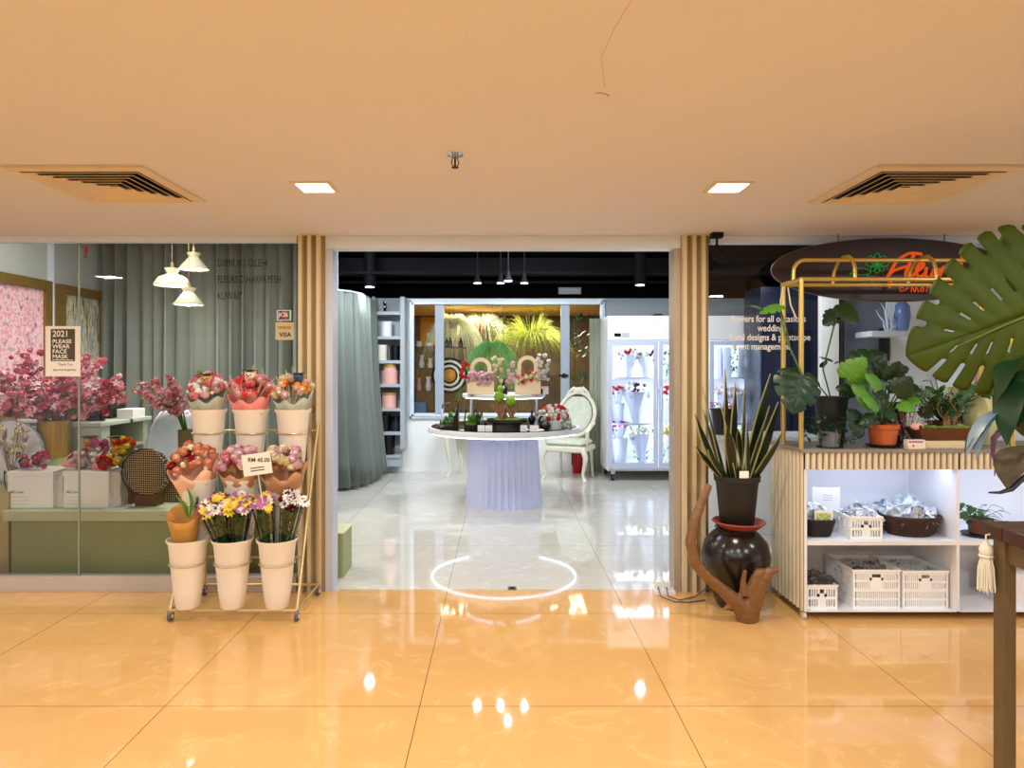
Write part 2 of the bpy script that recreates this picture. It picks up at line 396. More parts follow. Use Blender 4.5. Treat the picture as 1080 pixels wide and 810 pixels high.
struct('wall_right', MB().box(XR, XR+0.1, 4.56, YB, 0, 3.0), m_wall)
struct('wall_opposite', MB().box(-9, 9, -6.1, -6, 0, 2.5), mat('opposite_wall', (130, 116, 104), 0.7, var=0.4, vs=0.8))
# black ducts and conduits under the shop ceiling
mb = MB()
for y in (8.5, 9.4): mb.box(-2.6, 3.4, y, y+0.03, 2.70, 2.73)
mb.box(-2.6, 4, 8.95, 9.3, 2.78, 2.98)
o = struct('trim_ceiling_ducts', mb, m_blackduct)
# kerb, header and jambs of the shop front
KX0, KX1 = X(313, 4.47), X(749, 4.47)
struct('baseboard_kerb_left', MB().box(-9, KX0, 4.455, 4.56, 0, Z(609, 4.46)), m_kerb)
struct('baseboard_kerb_right', MB().box(KX1, 9, 4.455, 4.56, 0, Z(609, 4.46)), m_kerb)
struct('trim_header_left', MB().box(-9, KX0, 4.47, 4.53, Z(256, 4.5), 2.373), m_silver)
struct('trim_header_right', MB().box(KX1, 9, 4.47, 4.53, Z(257.5, 4.5), 2.373), m_silver)
ox0, ox1 = X(352.5, 4.5), X(709.5, 4.5)
mb = MB().box(X(342.5, 4.46), X(718, 4.46), 4.46, 4.58, Z(263, 4.5), 2.373)
struct('trim_header_opening', mb, m_silver)
struct('trim_jamb_left', MB().box(X(343, 4.46), ox0, 4.46, 4.60, 0, Z(263, 4.5)), m_alu)
struct('trim_jamb_right', MB().box(ox1, X(718, 4.46), 4.46, 4.60, 0, Z(263, 4.5)), mat('taupe_aluminium', (178, 166, 152), 0.4, 0.2))
def pilaster(name, xa, xb, ribs):
    mb = MB(); mb.cur = 1; mb.box(xa, xb, 4.455, 4.60, 0, 2.373); mb.cur = 0
    w_ = (xb-xa)/ribs
    for i in range(ribs):
        x0 = xa+i*w_
        mb.prism([(x0+w_*0.08, 4.455), (x0+w_*0.14, 4.42), (x0+w_*0.54, 4.42), (x0+w_*0.60, 4.455)], 0.0, 2.373, 'z')
    return mb
struct('trim_pilaster_left', pilaster('p', X(313.5, 4.43), X(342, 4.43), 3), [m_wood_lt, m_gap_counter_shade])
struct('trim_pilaster_right', pilaster('p', X(719, 4.43), X(748.5, 4.43), 3), [m_wood_lt, m_gap_counter_shade])
# shop front glass: one sheet each
def pane(name, x0, x1, z0, z1, y, m=m_glass):
    o = struct(name, MB().grid([[(x0, y, z0), (x1, y, z0)], [(x0, y, z1), (x1, y, z1)]]), m); return o
gz = Z(609, 4.46)
seam = X(83.5, 4.5)
pane('window_1', -6.5, seam-0.002, gz, 2.36, GL); pane('window_2', seam+0.002, KX0, gz, 2.36, GL)
pane('window_3', KX1, 3.2, gz, 2.36, GL); pane('window_4', 3.204, 6.5, gz, 2.36, GL)
struct('trim_glass_seam', MB().box(seam-0.004, seam+0.004, 4.494, 4.506, gz, Z(256, 4.5)), mat('glass_edge', (150, 160, 140), 0.2, var=0.05))
# annexe behind the back window
mb = MB().box(-4, 4, 12.6, 12.7, 0, 2.8); struct('wall_annexe', mb, mat('annexe_wall', (104, 84, 54), 0.6, var=0.7, vs=3.5))
struct('ceiling_annexe', MB().box(-4, 4, 9.85, 12.6, 2.5, 2.6), mat('annexe_ceiling', (222, 170, 104), 0.7))
for sx_ in (-4, 3.9): struct('wall_annexe_side', MB().box(sx_, sx_+0.1, 9.85, 12.6, 0, 2.6), mat('annexe_side', (96, 100, 92), 0.6, var=0.4, vs=2))
# window frame with mullions
wf = MB(); t = 0.045
ax0, ax1, az0, az1 = X(432.5, YB), X(637, YB), Z(441, YB), Z(317, YB)
for d, y0 in ((0.0, YB-0.05), (0.03, YB-0.07)):
    a = t-d
    wf.box(ax0+d, ax0+d+a*0.6+0.02, y0, YB, az0, az1); wf.box(ax1-d-a*0.6-0.02, ax1-d, y0, YB, az0, az1)
    wf.box(ax0, ax1, y0, YB, az1-d-a*0.6-0.02, az1-d); wf.box(ax0, ax1, y0, YB, az0+d, az0+d+a*0.6+0.02)
struct('window_5_frame', wf, m_silver)
struct('window_5_mullions', MB().box(X(459, YB), X(468, YB), YB-0.02, YB+0.06, wz0, wz1).box(X(591.5, YB), X(600.5, YB), YB-0.02, YB+0.06, wz0, wz1),
       mat('blue_grey_mullion', (164, 176, 190), 0.4))
pane('window_5', wx0, wx1, wz0, wz1, YB+0.03, m_clear)
tag(MB().box(X(589, YB), X(599, YB), YB-0.06, YB-0.03, Z(397.2, YB), Z(395, YB), 0.004).box(X(593, YB), X(596, YB), YB-0.04, YB-0.02, Z(398.2, YB), Z(394, YB)).build('window_lever', m_blk), 'short black lever handle on the blue-grey window mullion', 'handle')
# small lock plate set in the floor at the threshold
t = thing('floor_lock_plate', 'small dark metal lock plate set in the floor at the shop threshold', 'lock plate', (X(540, 4.55), 4.55, 0))
MB().box(X(535.5, 4.55), X(544.5, 4.55), 4.49, 4.56, 0.0, 0.003).build('plate', m_rubber, t)
MB().lathe([(0.018, 0), (0.018, 0.005), (0.012, 0.006)], (X(540, 4.55), 4.525, 0.002), 14).build('bolt_socket', m_blk, t)

# ------------------------------------------------------------------ corridor ceiling fittings
def vent(cx, cy, half, lab):
    z = 2.373
    t = thing('ceiling_vent', lab, 'air vent', (cx, cy, z), 'square ceiling vents')
    def sq(h, zz): return [(cx-h, cy-h, zz), (cx+h, cy-h, zz), (cx+h, cy+h, zz), (cx-h, cy+h, zz)]
    MB().rings([sq(half-0.03, z+0.0), sq(half, z-0.001), sq(half, z-0.012), sq(half-0.045, z-0.016), sq(half-0.045, z+0.0)]).build('frame', m_ventwhite, t, smooth=False)
    MB().box(cx-half+0.03, cx+half-0.03, cy-half+0.03, cy+half-0.03, z-0.003, z-0.001).build('duct_dark_plate', m_blkmat, t)  # black plate paints the dark of the duct behind the louvres
    for k in range(6):
        h = (half-0.045)*(1-k/6.4)
        MB().rings([sq(h-0.030, z-0.004), sq(h-0.004, z-0.020), sq(h-0.007, z-0.021), sq(h-0.033, z-0.004)]).build('louvre', m_ventwhite, t, smooth=False)
m_ventwhite = mat('cream_vent_enamel', (222, 204, 176), 0.5)
vent(-1.87, 3.225, 0.31, 'square cream louvred ceiling air vent on the framed paintings side')
vent(1.965, 3.235, 0.325, 'square cream louvred air vent in the ceiling above the potted plant counter')
def downlight(cx, cy, lab, lit=True):
    t = thing('ceiling_downlight', lab, 'ceiling light', (cx, cy, 2.373), 'recessed square downlights')
    h = 0.095; z = 2.373
    def sq(h, zz): return [(cx-h, cy-h, zz), (cx+h, cy-h, zz), (cx+h, cy+h, zz), (cx-h, cy+h, zz)]
    MB().rings([sq(h, z), sq(h, z-0.006), sq(h-0.018, z-0.008), sq(h-0.018, z-0.001)]).build('trim_ring', m_ventwhite, t, smooth=False)
    MB().box(cx-h+0.02, cx+h-0.02, cy-h+0.02, cy+h-0.02, z-0.004, z-0.001).build('lens', m_lamp, t)
    area('downlight_glow', (cx, cy, z-0.012), 0.13, 0.13, 17, (1.0, 0.88, 0.68))
downlight(X(332.5, 3.26), 3.26, 'lit square downlight in the ceiling over the left wooden pilaster')
downlight(X(768, 3.26), 3.26, 'lit square downlight in the ceiling near the black spotlight')
for x in (-3.0, 0.1, 3.0): pass
# sprinkler
sx, sy = X(480, 2.77), 2.77
t = thing('fire_sprinkler', 'small metal fire sprinkler head hanging from the peach ceiling', 'sprinkler', (sx, sy, 2.373))
MB().lathe([(0.034, 0), (0.032, -0.006), (0.012, -0.010), (0.012, -0.014)], (sx, sy, 2.373), 18).build('escutcheon', m_chrome, t)
mb = MB().tube([(sx-0.010, sy, 2.36), (sx-0.015, sy, 2.335), (sx-0.006, sy, 2.318)], 0.0025, 6).tube([(sx+0.010, sy, 2.36), (sx+0.015, sy, 2.335), (sx+0.006, sy, 2.318)], 0.0025, 6)
mb.build('yoke_arms', m_blkmat, t)
MB().lathe([(0.004, 0.04), (0.004, 0.004), (0.015, 0.002), (0.015, 0.0)], (sx, sy, 2.317), 14).build('deflector', m_blkmat, t)
# plaster scar and hair crack on the ceiling
mb = MB(); pts = []
cx_, cy_ = X(635, 2.17), 2.17
mb.tube([(cx_+0.022*math.cos(a)+0.0, cy_+0.012*math.sin(a)*1.0+0.01*math.cos(a), 2.3725) for a in [PI+PI*i/8 for i in range(9)]], 0.0022, 5)
mb.build('ceiling_scar', m_ceilcrack)['kind'] = 'structure'
o = MB().tube([at(666, 0, 1.615)[:2]+(2.3735,), at(648, 30, 1.75)[:2]+(2.3735,), at(634, 60, 1.91)[:2]+(2.3735,), at(638, 92, 2.12)[:2]+(2.3735,)], 0.0012, 4).build('ceiling_hairline_crack', m_ceilcrack); o['kind'] = 'structure'

m_spot = dull(mat('matt_black_spotlight', (8, 8, 9), 0.6), 0.2)
# black spotlight
sx, sy = X(757, 4.36), 4.36
t = thing('spotlight', 'black cylinder spotlight on the ceiling beside the right wooden pilaster', 'spotlight', (sx, sy, 2.373))
MB().box(sx-0.045, sx+0.03, sy-0.03, sy+0.03, 2.338, 2.373, 0.006).build('mounting_base', m_spot, t)
MB().tube([(sx-0.005, sy, 2.34), (sx-0.005, sy, 2.27)], 0.008, 8).build('stem', m_spot, t)
MB().tube([at(752, 261, sy), at(768, 275, sy)], 0.034, 18).build('lamp_housing', m_spot, t)

# oval sign with neon outline lotus and script
sy = 4.40; ocx, ocz = X(940, sy), Z(285, sy)
t = thing('oval_sign', 'dark brown oval wooden shop sign with orange script and green lotus outline', 'sign', (ocx, sy, ocz-0.21))
pts = [(ocx+X(940+127, sy)*0+(127*sy/F)*math.cos(2*PI*i/56), ocz+(33.5*sy/F)*math.sin(2*PI*i/56)) for i in range(56)]
MB().prism(pts, sy-0.012, sy+0.014).build('board', m_signwood, t, sharp=30)
MB().tube([(p[0], sy-0.006, p[1]) for p in pts], 0.0022, 5, closed=True).build('rim_line', mat('sign_rim', (176, 156, 124), 0.4), t)
MB().tube([(ocx-0.35, sy, ocz+0.19), (ocx-0.35, sy, 2.373)], 0.003, 6).build('hanger', m_blk, t)
MB().tube([(ocx+0.35, sy, ocz+0.19), (ocx+0.35, sy, 2.373)], 0.003, 6).build('hanger', m_blk, t)
def strokes(px_paths, y, r, name, m, parent):
    mb = MB()
    for p in px_paths:
        # smooth through Catmull-Rom
        q = [p[0]]+p+[p[-1]]; out = []
        for i in range(1, len(q)-2):
            for k in range(5):
                u = k/5; out.append([0.5*((2*q[i][c])+(-q[i-1][c]+q[i+1][c])*u+(2*q[i-1][c]-5*q[i][c]+4*q[i+1][c]-q[i+2][c])*u*u+(-q[i-1][c]+3*q[i][c]-3*q[i+1][c]+q[i+2][c])*u**3) for c in (0, 1)])
        out.append(list(q[-1]))
        mb.tube([at(a, b, y) for a, b in out], r, 6)
    return mb.build(name, m, parent)
yy = sy-0.018
strokes([[(943,285),(936,292),(940,300),(937,303)],[(938,289),(945,276),(953,270),(960,267),(972,268)],[(939,287),(949,283),(957,281)],[(965,266),(958,281),(955,290),(960,292),(966,287)],
         [(965,288),(972,282),(974,278),(969,279),(966,287),(970,292),(977,287)],[(977,282),(976,291),(981,292),(986,282),(984,291),(989,290),(991,283)],
         [(991,291),(994,283),(998,281),(999,285)],[(1012,282),(1004,281),(1000,288),(1004,292),(1010,287),(1016,266),(1011,290),(1016,291)]], yy, 0.0105, 'script_lettering', m_neon_or, t)
strokes([[(953,304),(949,303),(950,307),(955,306),(957,303)],[(961,308),(962,303),(965,308),(966,303),(969,308)],[(971,305),(973,303),(974,307),(971,307),(971,305)],[(977,308),(978,303),(981,303)],[(982,306),(986,304),(984,302),(982,307),(987,307)]], yy, 0.0032, 'small_lettering', m_neon_or, t)
def petal(cx, cy, ang, l, w_):
    c, s_ = math.cos(ang), math.sin(ang); P = []
    for i in range(13):
        u = 2*PI*i/12; a = l*(0.5-0.5*math.cos(u)); b = w_*math.sin(u)*(0.6+0.4*math.sin(u/2))
        P.append((cx+a*c-b*s_, cy-(a*s_+b*c)))
    return P
strokes([petal(925, 279, math.radians(a), 12, 3.2) for a in (90, 45, 135, 5, 175)]+[petal(925, 279, math.radians(a), 9, 3) for a in (225, 315, 270)]+[[(896,289),(905,283),(914,284),(918,288),(908,290),(896,289)],[(914,290),(920,298),(924,302)]], yy, 0.0028, 'lotus_outline', m_neon_gr, t)

# writing stuck on the right-hand glass
t = thing('glass_lettering', 'white serif lines of service lettering stuck on the right shop window', 'lettering', (X(771, 4.49), 4.493, Z(385, 4.49)))
for i, (s_, px) in enumerate((('flowers for all occasions', 771), ('wedding', 799), ('floral designs & plantscape', 769), ('event management', 772))):
    o_ = text(s_, 0.062, (X(px, 4.493), 4.493, Z(339.5+9.7*i, 4.493)), m_txtwhite, t, 'text_line', ext=0.0004, sx=0.83, bold=0.0010)
t = thing('glass_lettering', 'dark block capitals on the left shop window near the pendant lamps', 'lettering', (X(228, 4.49), 4.493, Z(316, 4.49)))
for i, s_ in enumerate(('DIMILIKI OLEH', 'FLEURS D HARPAYESH', 'KUWAIT')):
    text(s_, 0.072, (X(229, 4.493), 4.493, Z(281+17.5*i, 4.493)), mat('smoky_lettering', (44, 44, 36), 0.9), t, 'text_line', ext=0.0004, sx=0.60 if i else 0.72)

# notice on the glass
x0, x1, z0, z1 = X(48, 4.49), X(84.5, 4.49), Z(397, 4.49), Z(344, 4.49)
t = thing('mask_notice', 'cream face mask notice with dark panel taped to the left glass', 'notice', ((x0+x1)/2, 4.49, z0))
MB().box(x0, x1, 4.489, 4.4935, z0, z1).build('paper', m_offwhite, t)
MB().box(X(53.5, 4.488), X(79, 4.488), 4.4875, 4.489, Z(381, 4.488), Z(347, 4.488)).build('dark_panel', mat('notice_panel', (84, 76, 58), 0.7), t)
for i, (s_, sz, py) in enumerate((('2021', 0.058, 355), ('PLEASE', 0.037, 362), ('WEAR', 0.037, 367.3), ('FACE', 0.037, 372.6), ('MASK', 0.037, 378))):
    text(s_, sz, (X(55.2, 4.487), 4.487, Z(py, 4.487)), m_offwhite, t, 'text_line', bold=0.0006, ext=0.0003, sx=1.12 if i else 0.95)
MB().box(X(55.2, 4.487), X(77, 4.487), 4.4868, 4.4875, Z(380, 4.487), Z(379.3, 4.487)).build('rule_line', m_offwhite, t)
text('Thank You', 0.022, (X(61, 4.487), 4.4885, Z(385.5, 4.487)), m_txtdark, t, 'text_line', ext=0.0003)
text('#protecttogether', 0.022, (X(56, 4.487), 4.4885, Z(391, 4.487)), m_txtdark, t, 'text_line', ext=0.0003)
# card stickers
x0, x1 = X(292, 4.49), X(307, 4.49)
t = thing('card_sticker', 'small white sticker with three coloured bars on the left glass beside the pilaster', 'sticker', (x0, 4.492, Z(338, 4.49)))
MB().box(x0, x1, 4.490, 4.4935, Z(338, 4.49), Z(327, 4.49)).build('backing', m_white, t)
for k, cc in enumerate(((30, 60, 130), (190, 40, 50), (40, 130, 70))):
    MB().box(x0+0.010+k*0.026, x0+0.034+k*0.026, 4.4895, 4.490, Z(337, 4.49), Z(328, 4.49), 0.004).build('logo_bar', mat('bar', cc, 0.5), t)
text('JCB', 0.04, (x0+0.012, 4.489, Z(334, 4.49)), m_txtwhite, t, 'text_line', ext=0.0002, bold=0.001)
x0, x1 = X(290.5, 4.49), X(310, 4.49)
t = thing('card_sticker', 'beige card payment sticker reading VISA on the left glass beside the pilaster', 'sticker', (x0, 4.492, Z(358.5, 4.49)))
MB().box(x0, x1, 4.490, 4.4935, Z(358.5, 4.49), Z(340, 4.49)).build('backing', mat('beige_sticker', (200, 192, 152), 0.6), t)
text('VISA', 0.04, (X(294.5, 4.489), 4.489, Z(355, 4.49)), mat('navy_ink', (30, 36, 70), 0.6), t, 'text_line', ext=0.0002, bold=0.001)
MB().box(X(293, 4.489), X(307, 4.489), 4.4892, 4.49, Z(347, 4.49), Z(344, 4.49)).build('logo_bar', mat('ochre_ink', (190, 140, 80), 0.6), t)
# red charm inside the glass, hanging from the header
cx, cy = X(90.8, 4.56), 4.56
t = thing('hanging_charm', 'small red knotted charm hanging at the top of the left window', 'charm', (cx, cy, Z(272, cy)))
MB().tube([(cx, cy, 2.42), (cx, cy, Z(257, cy))], 0.002, 5).ball((cx, cy, Z(263, cy)), 0.02, 8, 6, (0.7, 0.5, 1.7)).build('knot', m_red, t)
mb = MB()
for k in range(9): mb.tube([(cx, cy, Z(266, cy)), (cx+R.uniform(-.012,.012), cy+R.uniform(-.01,.01), Z(272, cy))], 0.0016, 4)
mb.build('tassel', m_red, t)

# ------------------------------------------------------------------ plant and flower helpers
def rnd_dir(rr=R):
    a = rr.uniform(0, 2*PI); z = rr.uniform(-0.2, 1); k = math.sqrt(max(0, 1-z*z)); return Vector((k*math.cos(a), k*math.sin(a), z))
def rose_head(mb, c, r, rr=R):
    # cupped layers of petals round a tight centre, turned a little towards the viewer side
    c = Vector(c); n0 = len(mb.v); mb.ball((0, 0, 0), r*0.62, 7, 5, (1, 1, 1), 0.08, rr)
    for layer, (n, k0, k1, zt) in enumerate(((4, 0.30, 0.62, 0.80), (5, 0.35, 0.95, 0.45))):
        for i in range(n):
            a = 2*PI*i/n+layer*0.5+rr.uniform(-.2, .2); d = Vector((math.cos(a), math.sin(a), 0)); s_ = Vector((-d.y, d.x, 0)); rows = []
            for u in (0, 0.55, 1):
                h = d*(r*(k0+(k1-k0)*u)) + Vector((0, 0, r*(-0.75+u*(0.75+zt)))); wv = r*(0.30+0.34*math.sin(PI*(u*0.7+0.15)))
                rows.append([h-s_*wv-d*(0.10*r), h+d*(0.06*r), h+s_*wv-d*(0.10*r)])
            mb.grid(rows)
    mb.xf(Matrix.Translation(c) @ Matrix.Rotation(rr.uniform(0.2, 1.0), 4, 'X') @ Matrix.Rotation(rr.uniform(-.4, .4), 4, 'Y'), n0)
def daisy(mb, c, r, n=8, rr=R, tilt=0.25):
    c = Vector(c); a0 = rr.uniform(0, 6)
    ax = Vector((rr.uniform(-.6,.6), rr.uniform(-1,-.1), rr.uniform(0.2,1))).normalized()
    u = ax.orthogonal().normalized(); v = ax.cross(u)
    for i in range(n):
        a = a0+2*PI*i/n; d = u*math.cos(a)+v*math.sin(a); s_ = ax.cross(d)
        mb.grid([[c-s_*r*.08, c+s_*r*.08], [c+d*r*.55-s_*r*.28+ax*r*tilt, c+d*r*.55+s_*r*.28+ax*r*tilt], [c+d*r-s_*r*.12+ax*r*tilt*.6, c+d*r+s_*r*.12+ax*r*tilt*.6]])
def leaf(mb, base, tip, w_, bend=0.0, n=6, fold=0.15, up=None, shape=0.9):
    base, tip = Vector(base), Vector(tip); d = tip-base; L_ = d.length
    if L_ < 1e-6: return
    dn = d/L_; upv = Vector(up) if up else Vector((0,0,1)); s_ = dn.cross(upv)
    if s_.length < 1e-3: s_ = Vector((1,0,0))
    s_.normalize(); nn = s_.cross(dn).normalized(); rows = []
    for i in range(n+1):
        u = i/n; p = base+d*u+nn*bend*L_*math.sin(PI*u)
        ww = w_*(math.sin(PI*min(1.0, 0.04+u**shape*0.96)))**0.8*0.5
        if i == n: ww = w_*0.01
        rows.append([p-s_*ww+nn*ww*fold, p-nn*0.0, p+s_*ww+nn*ww*fold])
    mb.grid(rows)
def grassy(mb, c, n, L_, spread, droop, rr=R, r=0.003, seg=6, up=1.0, front=True):
    c = Vector(c)
    for i in range(n):
        a = rr.uniform(0, 2*PI); e = rr.uniform(0.3, 1.0); l = L_*rr.uniform(0.7, 1.05)
        d = Vector((math.cos(a), math.sin(a)*(0.7), 0)); pts = []
        for k in range(seg+1):
            u = k/seg
            pts.append(c + d*(spread*e*l*(u**0.8)) + Vector((0,0,l*(up*u - droop*e*u*u*1.6))))
        mb.tube(pts, [r*(1-0.8*k/seg) for k in range(seg+1)], 3, caps=False)
def split_leaf(mb, base, tip, Wa, Wb, nl=5, cut=0.45, up=(0,-1,0.4), droop=0.12, gap=0.16, cup=0.25, sweepb=0.0, holes=False, cutb=None):
    # heart-shaped blade with slits: cells are left open between the lobes towards the margin
    cuta = cut
    base, tip = Vector(base), Vector(tip); d = tip-base; L_ = d.length; dn = d/L_
    s_ = dn.cross(Vector(up)).normalized(); nn = s_.cross(dn).normalized(); per = 8; nt = nl*per; nu = 11
    for (sd, W) in ((1, Wa), (-1, Wb)):
        sw = sweepb if sd < 0 else 0.0; n0 = len(mb.v); cut = (cutb or cuta) if sd < 0 else cuta
        for i in range(nt+1):
            t = i/nt; f = (i % per)/per; mx_ = max(0.0, t*0.82-0.12)
            xb = -0.17+1.17*t**1.05+sw*math.sin(PI*t); yb = (math.sin(PI*min(1, t**0.72*0.94+0.06)))**0.75
            edge = 1.0 - (0.07 if t < 0.97 else 0)*abs(2*f-1)**3
            for j in range(nu+1):
                u = j/nu*edge; x = mx_+(xb-mx_)*u; y = yb*u*W
                mb.v.append(tuple(base+dn*(L_*x)+s_*(sd*y)-nn*(droop*L_*max(0, x)**2+cup*y*u)+nn*(0.03*W*math.sin(PI*f)*math.sin(PI*u))))
        for i in range(nt):
            f = ((i % per)+0.5)/per; df = min(f, 1-f); lobe = i//per; b_ = round(i/per)
            for j in range(nu):
                u = (j+0.5)/nu
                g = 0.0 if u < 1-cut else gap*((u-(1-cut))/cut)**0.6*0.9+0.02
                if 0 < b_ < nl and df < g: continue
                if holes and lobe % 2 == 0 and 0.30 < u < 0.48 and df < 0.10 and 0 < b_ < nl: continue
                a = n0+i*(nu+1)+j; mb.q(a, a+1, a+nu+2, a+nu+1)
def monstera(mb, base, tip, W, nl=5, cut=0.35, up=(0,-1,0.4), droop=0.12, cordate=0.16, rr=R):
    split_leaf(mb, base, tip, W*0.55, W*0.55, min(nl, 4), min(cut, 0.42)*0.6, up, droop, gap=0.10)
def stems(mb, pairs, r=0.0025, n=5, sag=0.0):
    for a, b in pairs:
        a, b = Vector(a), Vector(b); m_ = (a+b)/2+Vector((0,0,-sag)); mb.tube([a, a*0.25+m_*0.5+b*0.25 if sag else (a*0.5+b*0.5), b], r, n)
def pot(mb, c, r0, r1, h, t_=0.006, rim=0.012, n=28):
    mb.lathe([(r0*0.9, 0), (r0, 0.004), (r1-0.004, h-rim), (r1+0.004, h-rim), (r1+0.006, h), (r1-t_, h), (r1-t_-0.003, h-0.02), (0.001, h-0.022)], c, n, True, False)

# ------------------------------------------------------------------ ceiling fixtures inside the shop
for k, (px, Y_) in enumerate(((390, 8.59), (675, 8.4))):
    zz = 2.545; cx = X(px, Y_)
    t = thing('cylinder_lamp', ['lit black cylinder ceiling lamp above the grey fitting curtain', 'lit black cylinder ceiling lamp above the glass door fridge'][k], 'ceiling lamp', (cx, Y_, 3.0))
    MB().lathe([(0.075, 0), (0.075, 0.44), (0.05, 0.455)], (cx, Y_, zz), 20).build('housing', m_blackduct, t)
    MB().lathe([(0.055, -0.004), (0.055, 0.002)], (cx, Y_, zz-0.001), 20).build('lens', m_lampcool, t)
    area('cylinder_lamp_glow', (cx, Y_, zz-0.02), 0.08, 0.08, 5, COOL)
for k, px in enumerate((503.5, 528, 536, 553)):
    Y_ = 7.88 if px != 536 else 7.5; zz = 2.50 if px != 536 else 2.475; cx = X(px, Y_)
    t = thing('track_spot', ['leftmost of the four small track spotlights over the round table', 'second of four small track spotlights over the round table, counted from the curtain side',
        'track spotlight hanging a little lower than the other three over the round table', 'track spotlight of the four nearest the fridge, over the round table'][k], 'spotlight', (cx, Y_, 3.0))
    MB().tube([(cx, Y_, 2.98), (cx, Y_, zz+0.09)], 0.008, 6).build('stem', m_blackduct, t)
    MB().lathe([(0.022, 0.11), (0.028, 0.06), (0.052, 0.012), (0.058, 0.0)], (cx, Y_, zz), 18, cap1=False).build('lamp_shade', m_blackduct, t)
    MB().lathe([(0.042, 0.0), (0.042, 0.006)], (cx, Y_, zz-0.002), 18).build('lens', m_lampcool, t)
    area('track_spot_glow', (cx, Y_, zz-0.02), 0.05, 0.05, 2.4, COOL)
tag(MB().box(X(489, 7.9), X(565, 7.9), 7.86, 7.9, 2.955, 2.999).build('lighting_track', m_blackduct), 'black lighting track on the shop ceiling above the round table', 'track')
g = thing('ceiling_grille', 'small grey rectangular grille high on the black back wall above the window', 'air grille', (X(601, 9.7), 9.72, Z(308.5, 9.7)))
MB().box(X(589, 9.7), X(613, 9.7), 9.70, 9.74, Z(310, 9.7), Z(303, 9.7)).build('frame', mat('grille_grey', (112, 118, 122), 0.5), g)
mb = MB()
for k in range(5): mb.box(X(590, 9.7), X(612, 9.7), 9.692, 9.70, Z(309.6-1.3*k, 9.7), Z(309.1-1.3*k, 9.7))
mb.build('slat', m_shelfgrey, g)

# ------------------------------------------------------------------ curtains
def curtain(path, z0, z1, amp, wl, m, flare=0.0):
    # path: list of (x, y); pleats run along its normal
    segs = [0]
    for a, b in zip(path, path[1:]): segs.append(segs[-1]+math.hypot(b[0]-a[0], b[1]-a[1]))
    Lt = segs[-1]; n = int(Lt/wl*10); rows = []; rr = random.Random(11); ph = [0.0]
    for i in range(n): ph.append(ph[-1]+2*PI/10*rr.uniform(0.6, 1.5))
    for k in range(9):
        v = k/8; z = z1+(z0-z1)*v; row = []
        for i in range(n+1):
            s_ = Lt*i/n; j = 0
            while j < len(segs)-2 and segs[j+1] < s_: j += 1
            u = (s_-segs[j])/(segs[j+1]-segs[j]); a, b = path[j], path[j+1]
            x, y = a[0]+(b[0]-a[0])*u, a[1]+(b[1]-a[1])*u
            dx, dy = b[0]-a[0], b[1]-a[1]; l = math.hypot(dx, dy); nx, ny = dy/l, -dx/l
            A = amp*(0.65+0.45*v)*(1+0.45*math.sin(i*0.137)+0.2*math.sin(i*0.31))
            o_ = A*math.sin(ph[i]) + flare*v*v
            row.append((x+nx*o_+dx/l*0.25*A*math.sin(2*ph[i]), y+ny*o_, z))
        rows.append(row)
    return MB().grid(rows)
# long office curtain behind the pendant lamps
c_ = curtain([(XL+0.05, 6.9), (X(352, 6.9), 6.9)], 0.03, 2.96, 0.075, 0.135, m_curt_dk)
tag(c_.build('office_curtain', m_curt_dk, thick=0.006), 'floor length dark grey-green pleated curtain wall behind the three pendant lamps', 'curtain')
# fitting curtain on its curved rail
pth = [(-3.0, 8.05), (-2.5, 8.08), (-2.15, 8.12), (-1.98, 8.2), (-1.86, 8.35), (-1.8, 8.6), (-1.79, 9.0), (-1.80, 9.42)]
t = thing('fitting_curtain', 'tall grey-green curtain on a curved ceiling-hung rail inside the entrance', 'curtain', (-2.1, 8.3, 0))
curtain(pth, 0.04, 2.44, 0.055, 0.12, m_curt, flare=0.12).build('drape', m_curt, t, thick=0.006)
MB().tube([(p[0], p[1], 2.455) for p in pth], 0.014, 8).build('rail', m_alu, t)
for (x, y) in ((-2.0, 8.2), (-2.35, 8.1)): MB().tube([(x, y, 2.46), (x, y, 3.0)], 0.008, 6).build('rail_hanger', m_alu, t)

# ------------------------------------------------------------------ wall shelf column with boxes
sx0, sx1, sy0, sy1 = X(393, 9.5), X(427, 9.5), 9.44, 9.74
t = thing('shelf_column', 'pale blue-grey column of seven open shelves beside the fitting curtain', 'shelf', ((sx0+sx1)/2, 9.6, 0.3))
MB().box(sx0, sx1, 9.72, 9.745, 0.38, 2.52).build('back_panel', m_shelfgrey, t)
MB().box(sx1-0.06, sx1, 9.46, 9.72, 0.36, 2.515).build('side_panel', m_shelfgrey, t)
MB().box(sx0, sx0+0.03, 9.46, 9.72, 0.36, 2.515).build('side_panel', m_shelfgrey, t)
SZ = [Z(y, 9.44) for y in (328.5, 354.5, 380, 405, 430.5, 455.5, 480)]
for z in SZ: MB().box(sx0+0.03, sx1-0.06, sy0, 9.72, z-0.045, z, 0.003).build('shelf', m_shelfgrey, t)
MB().box(sx0+0.03, sx1-0.06, sy0+0.02, 9.72, SZ[6]-0.16, SZ[6]-0.05, 0.0).build('plinth', m_shelfgrey, t)  # grey block stands for the shadow below the lowest shelf
def hatbox(px0, px1, z, h, body, lid, lab, cat='box', Y_=9.56, lidh=0.3, square=False):
    x0, x1 = X(px0, 9.45), X(px1, 9.45); r = (x1-x0)/2; c = ((x0+x1)/2, Y_, z)
    t = thing('hat_box', lab, cat, c, 'boxes on the wall shelf')
    n = 28
    MB().lathe([(r*0.95, 0), (r*0.95, h*(1-lidh)+0.004)], c, n).build('body', body, t)
    MB().lathe([(r, h*(1-lidh)), (r, h-0.004), (r-0.004, h)], c, n).build('lid', lid, t)
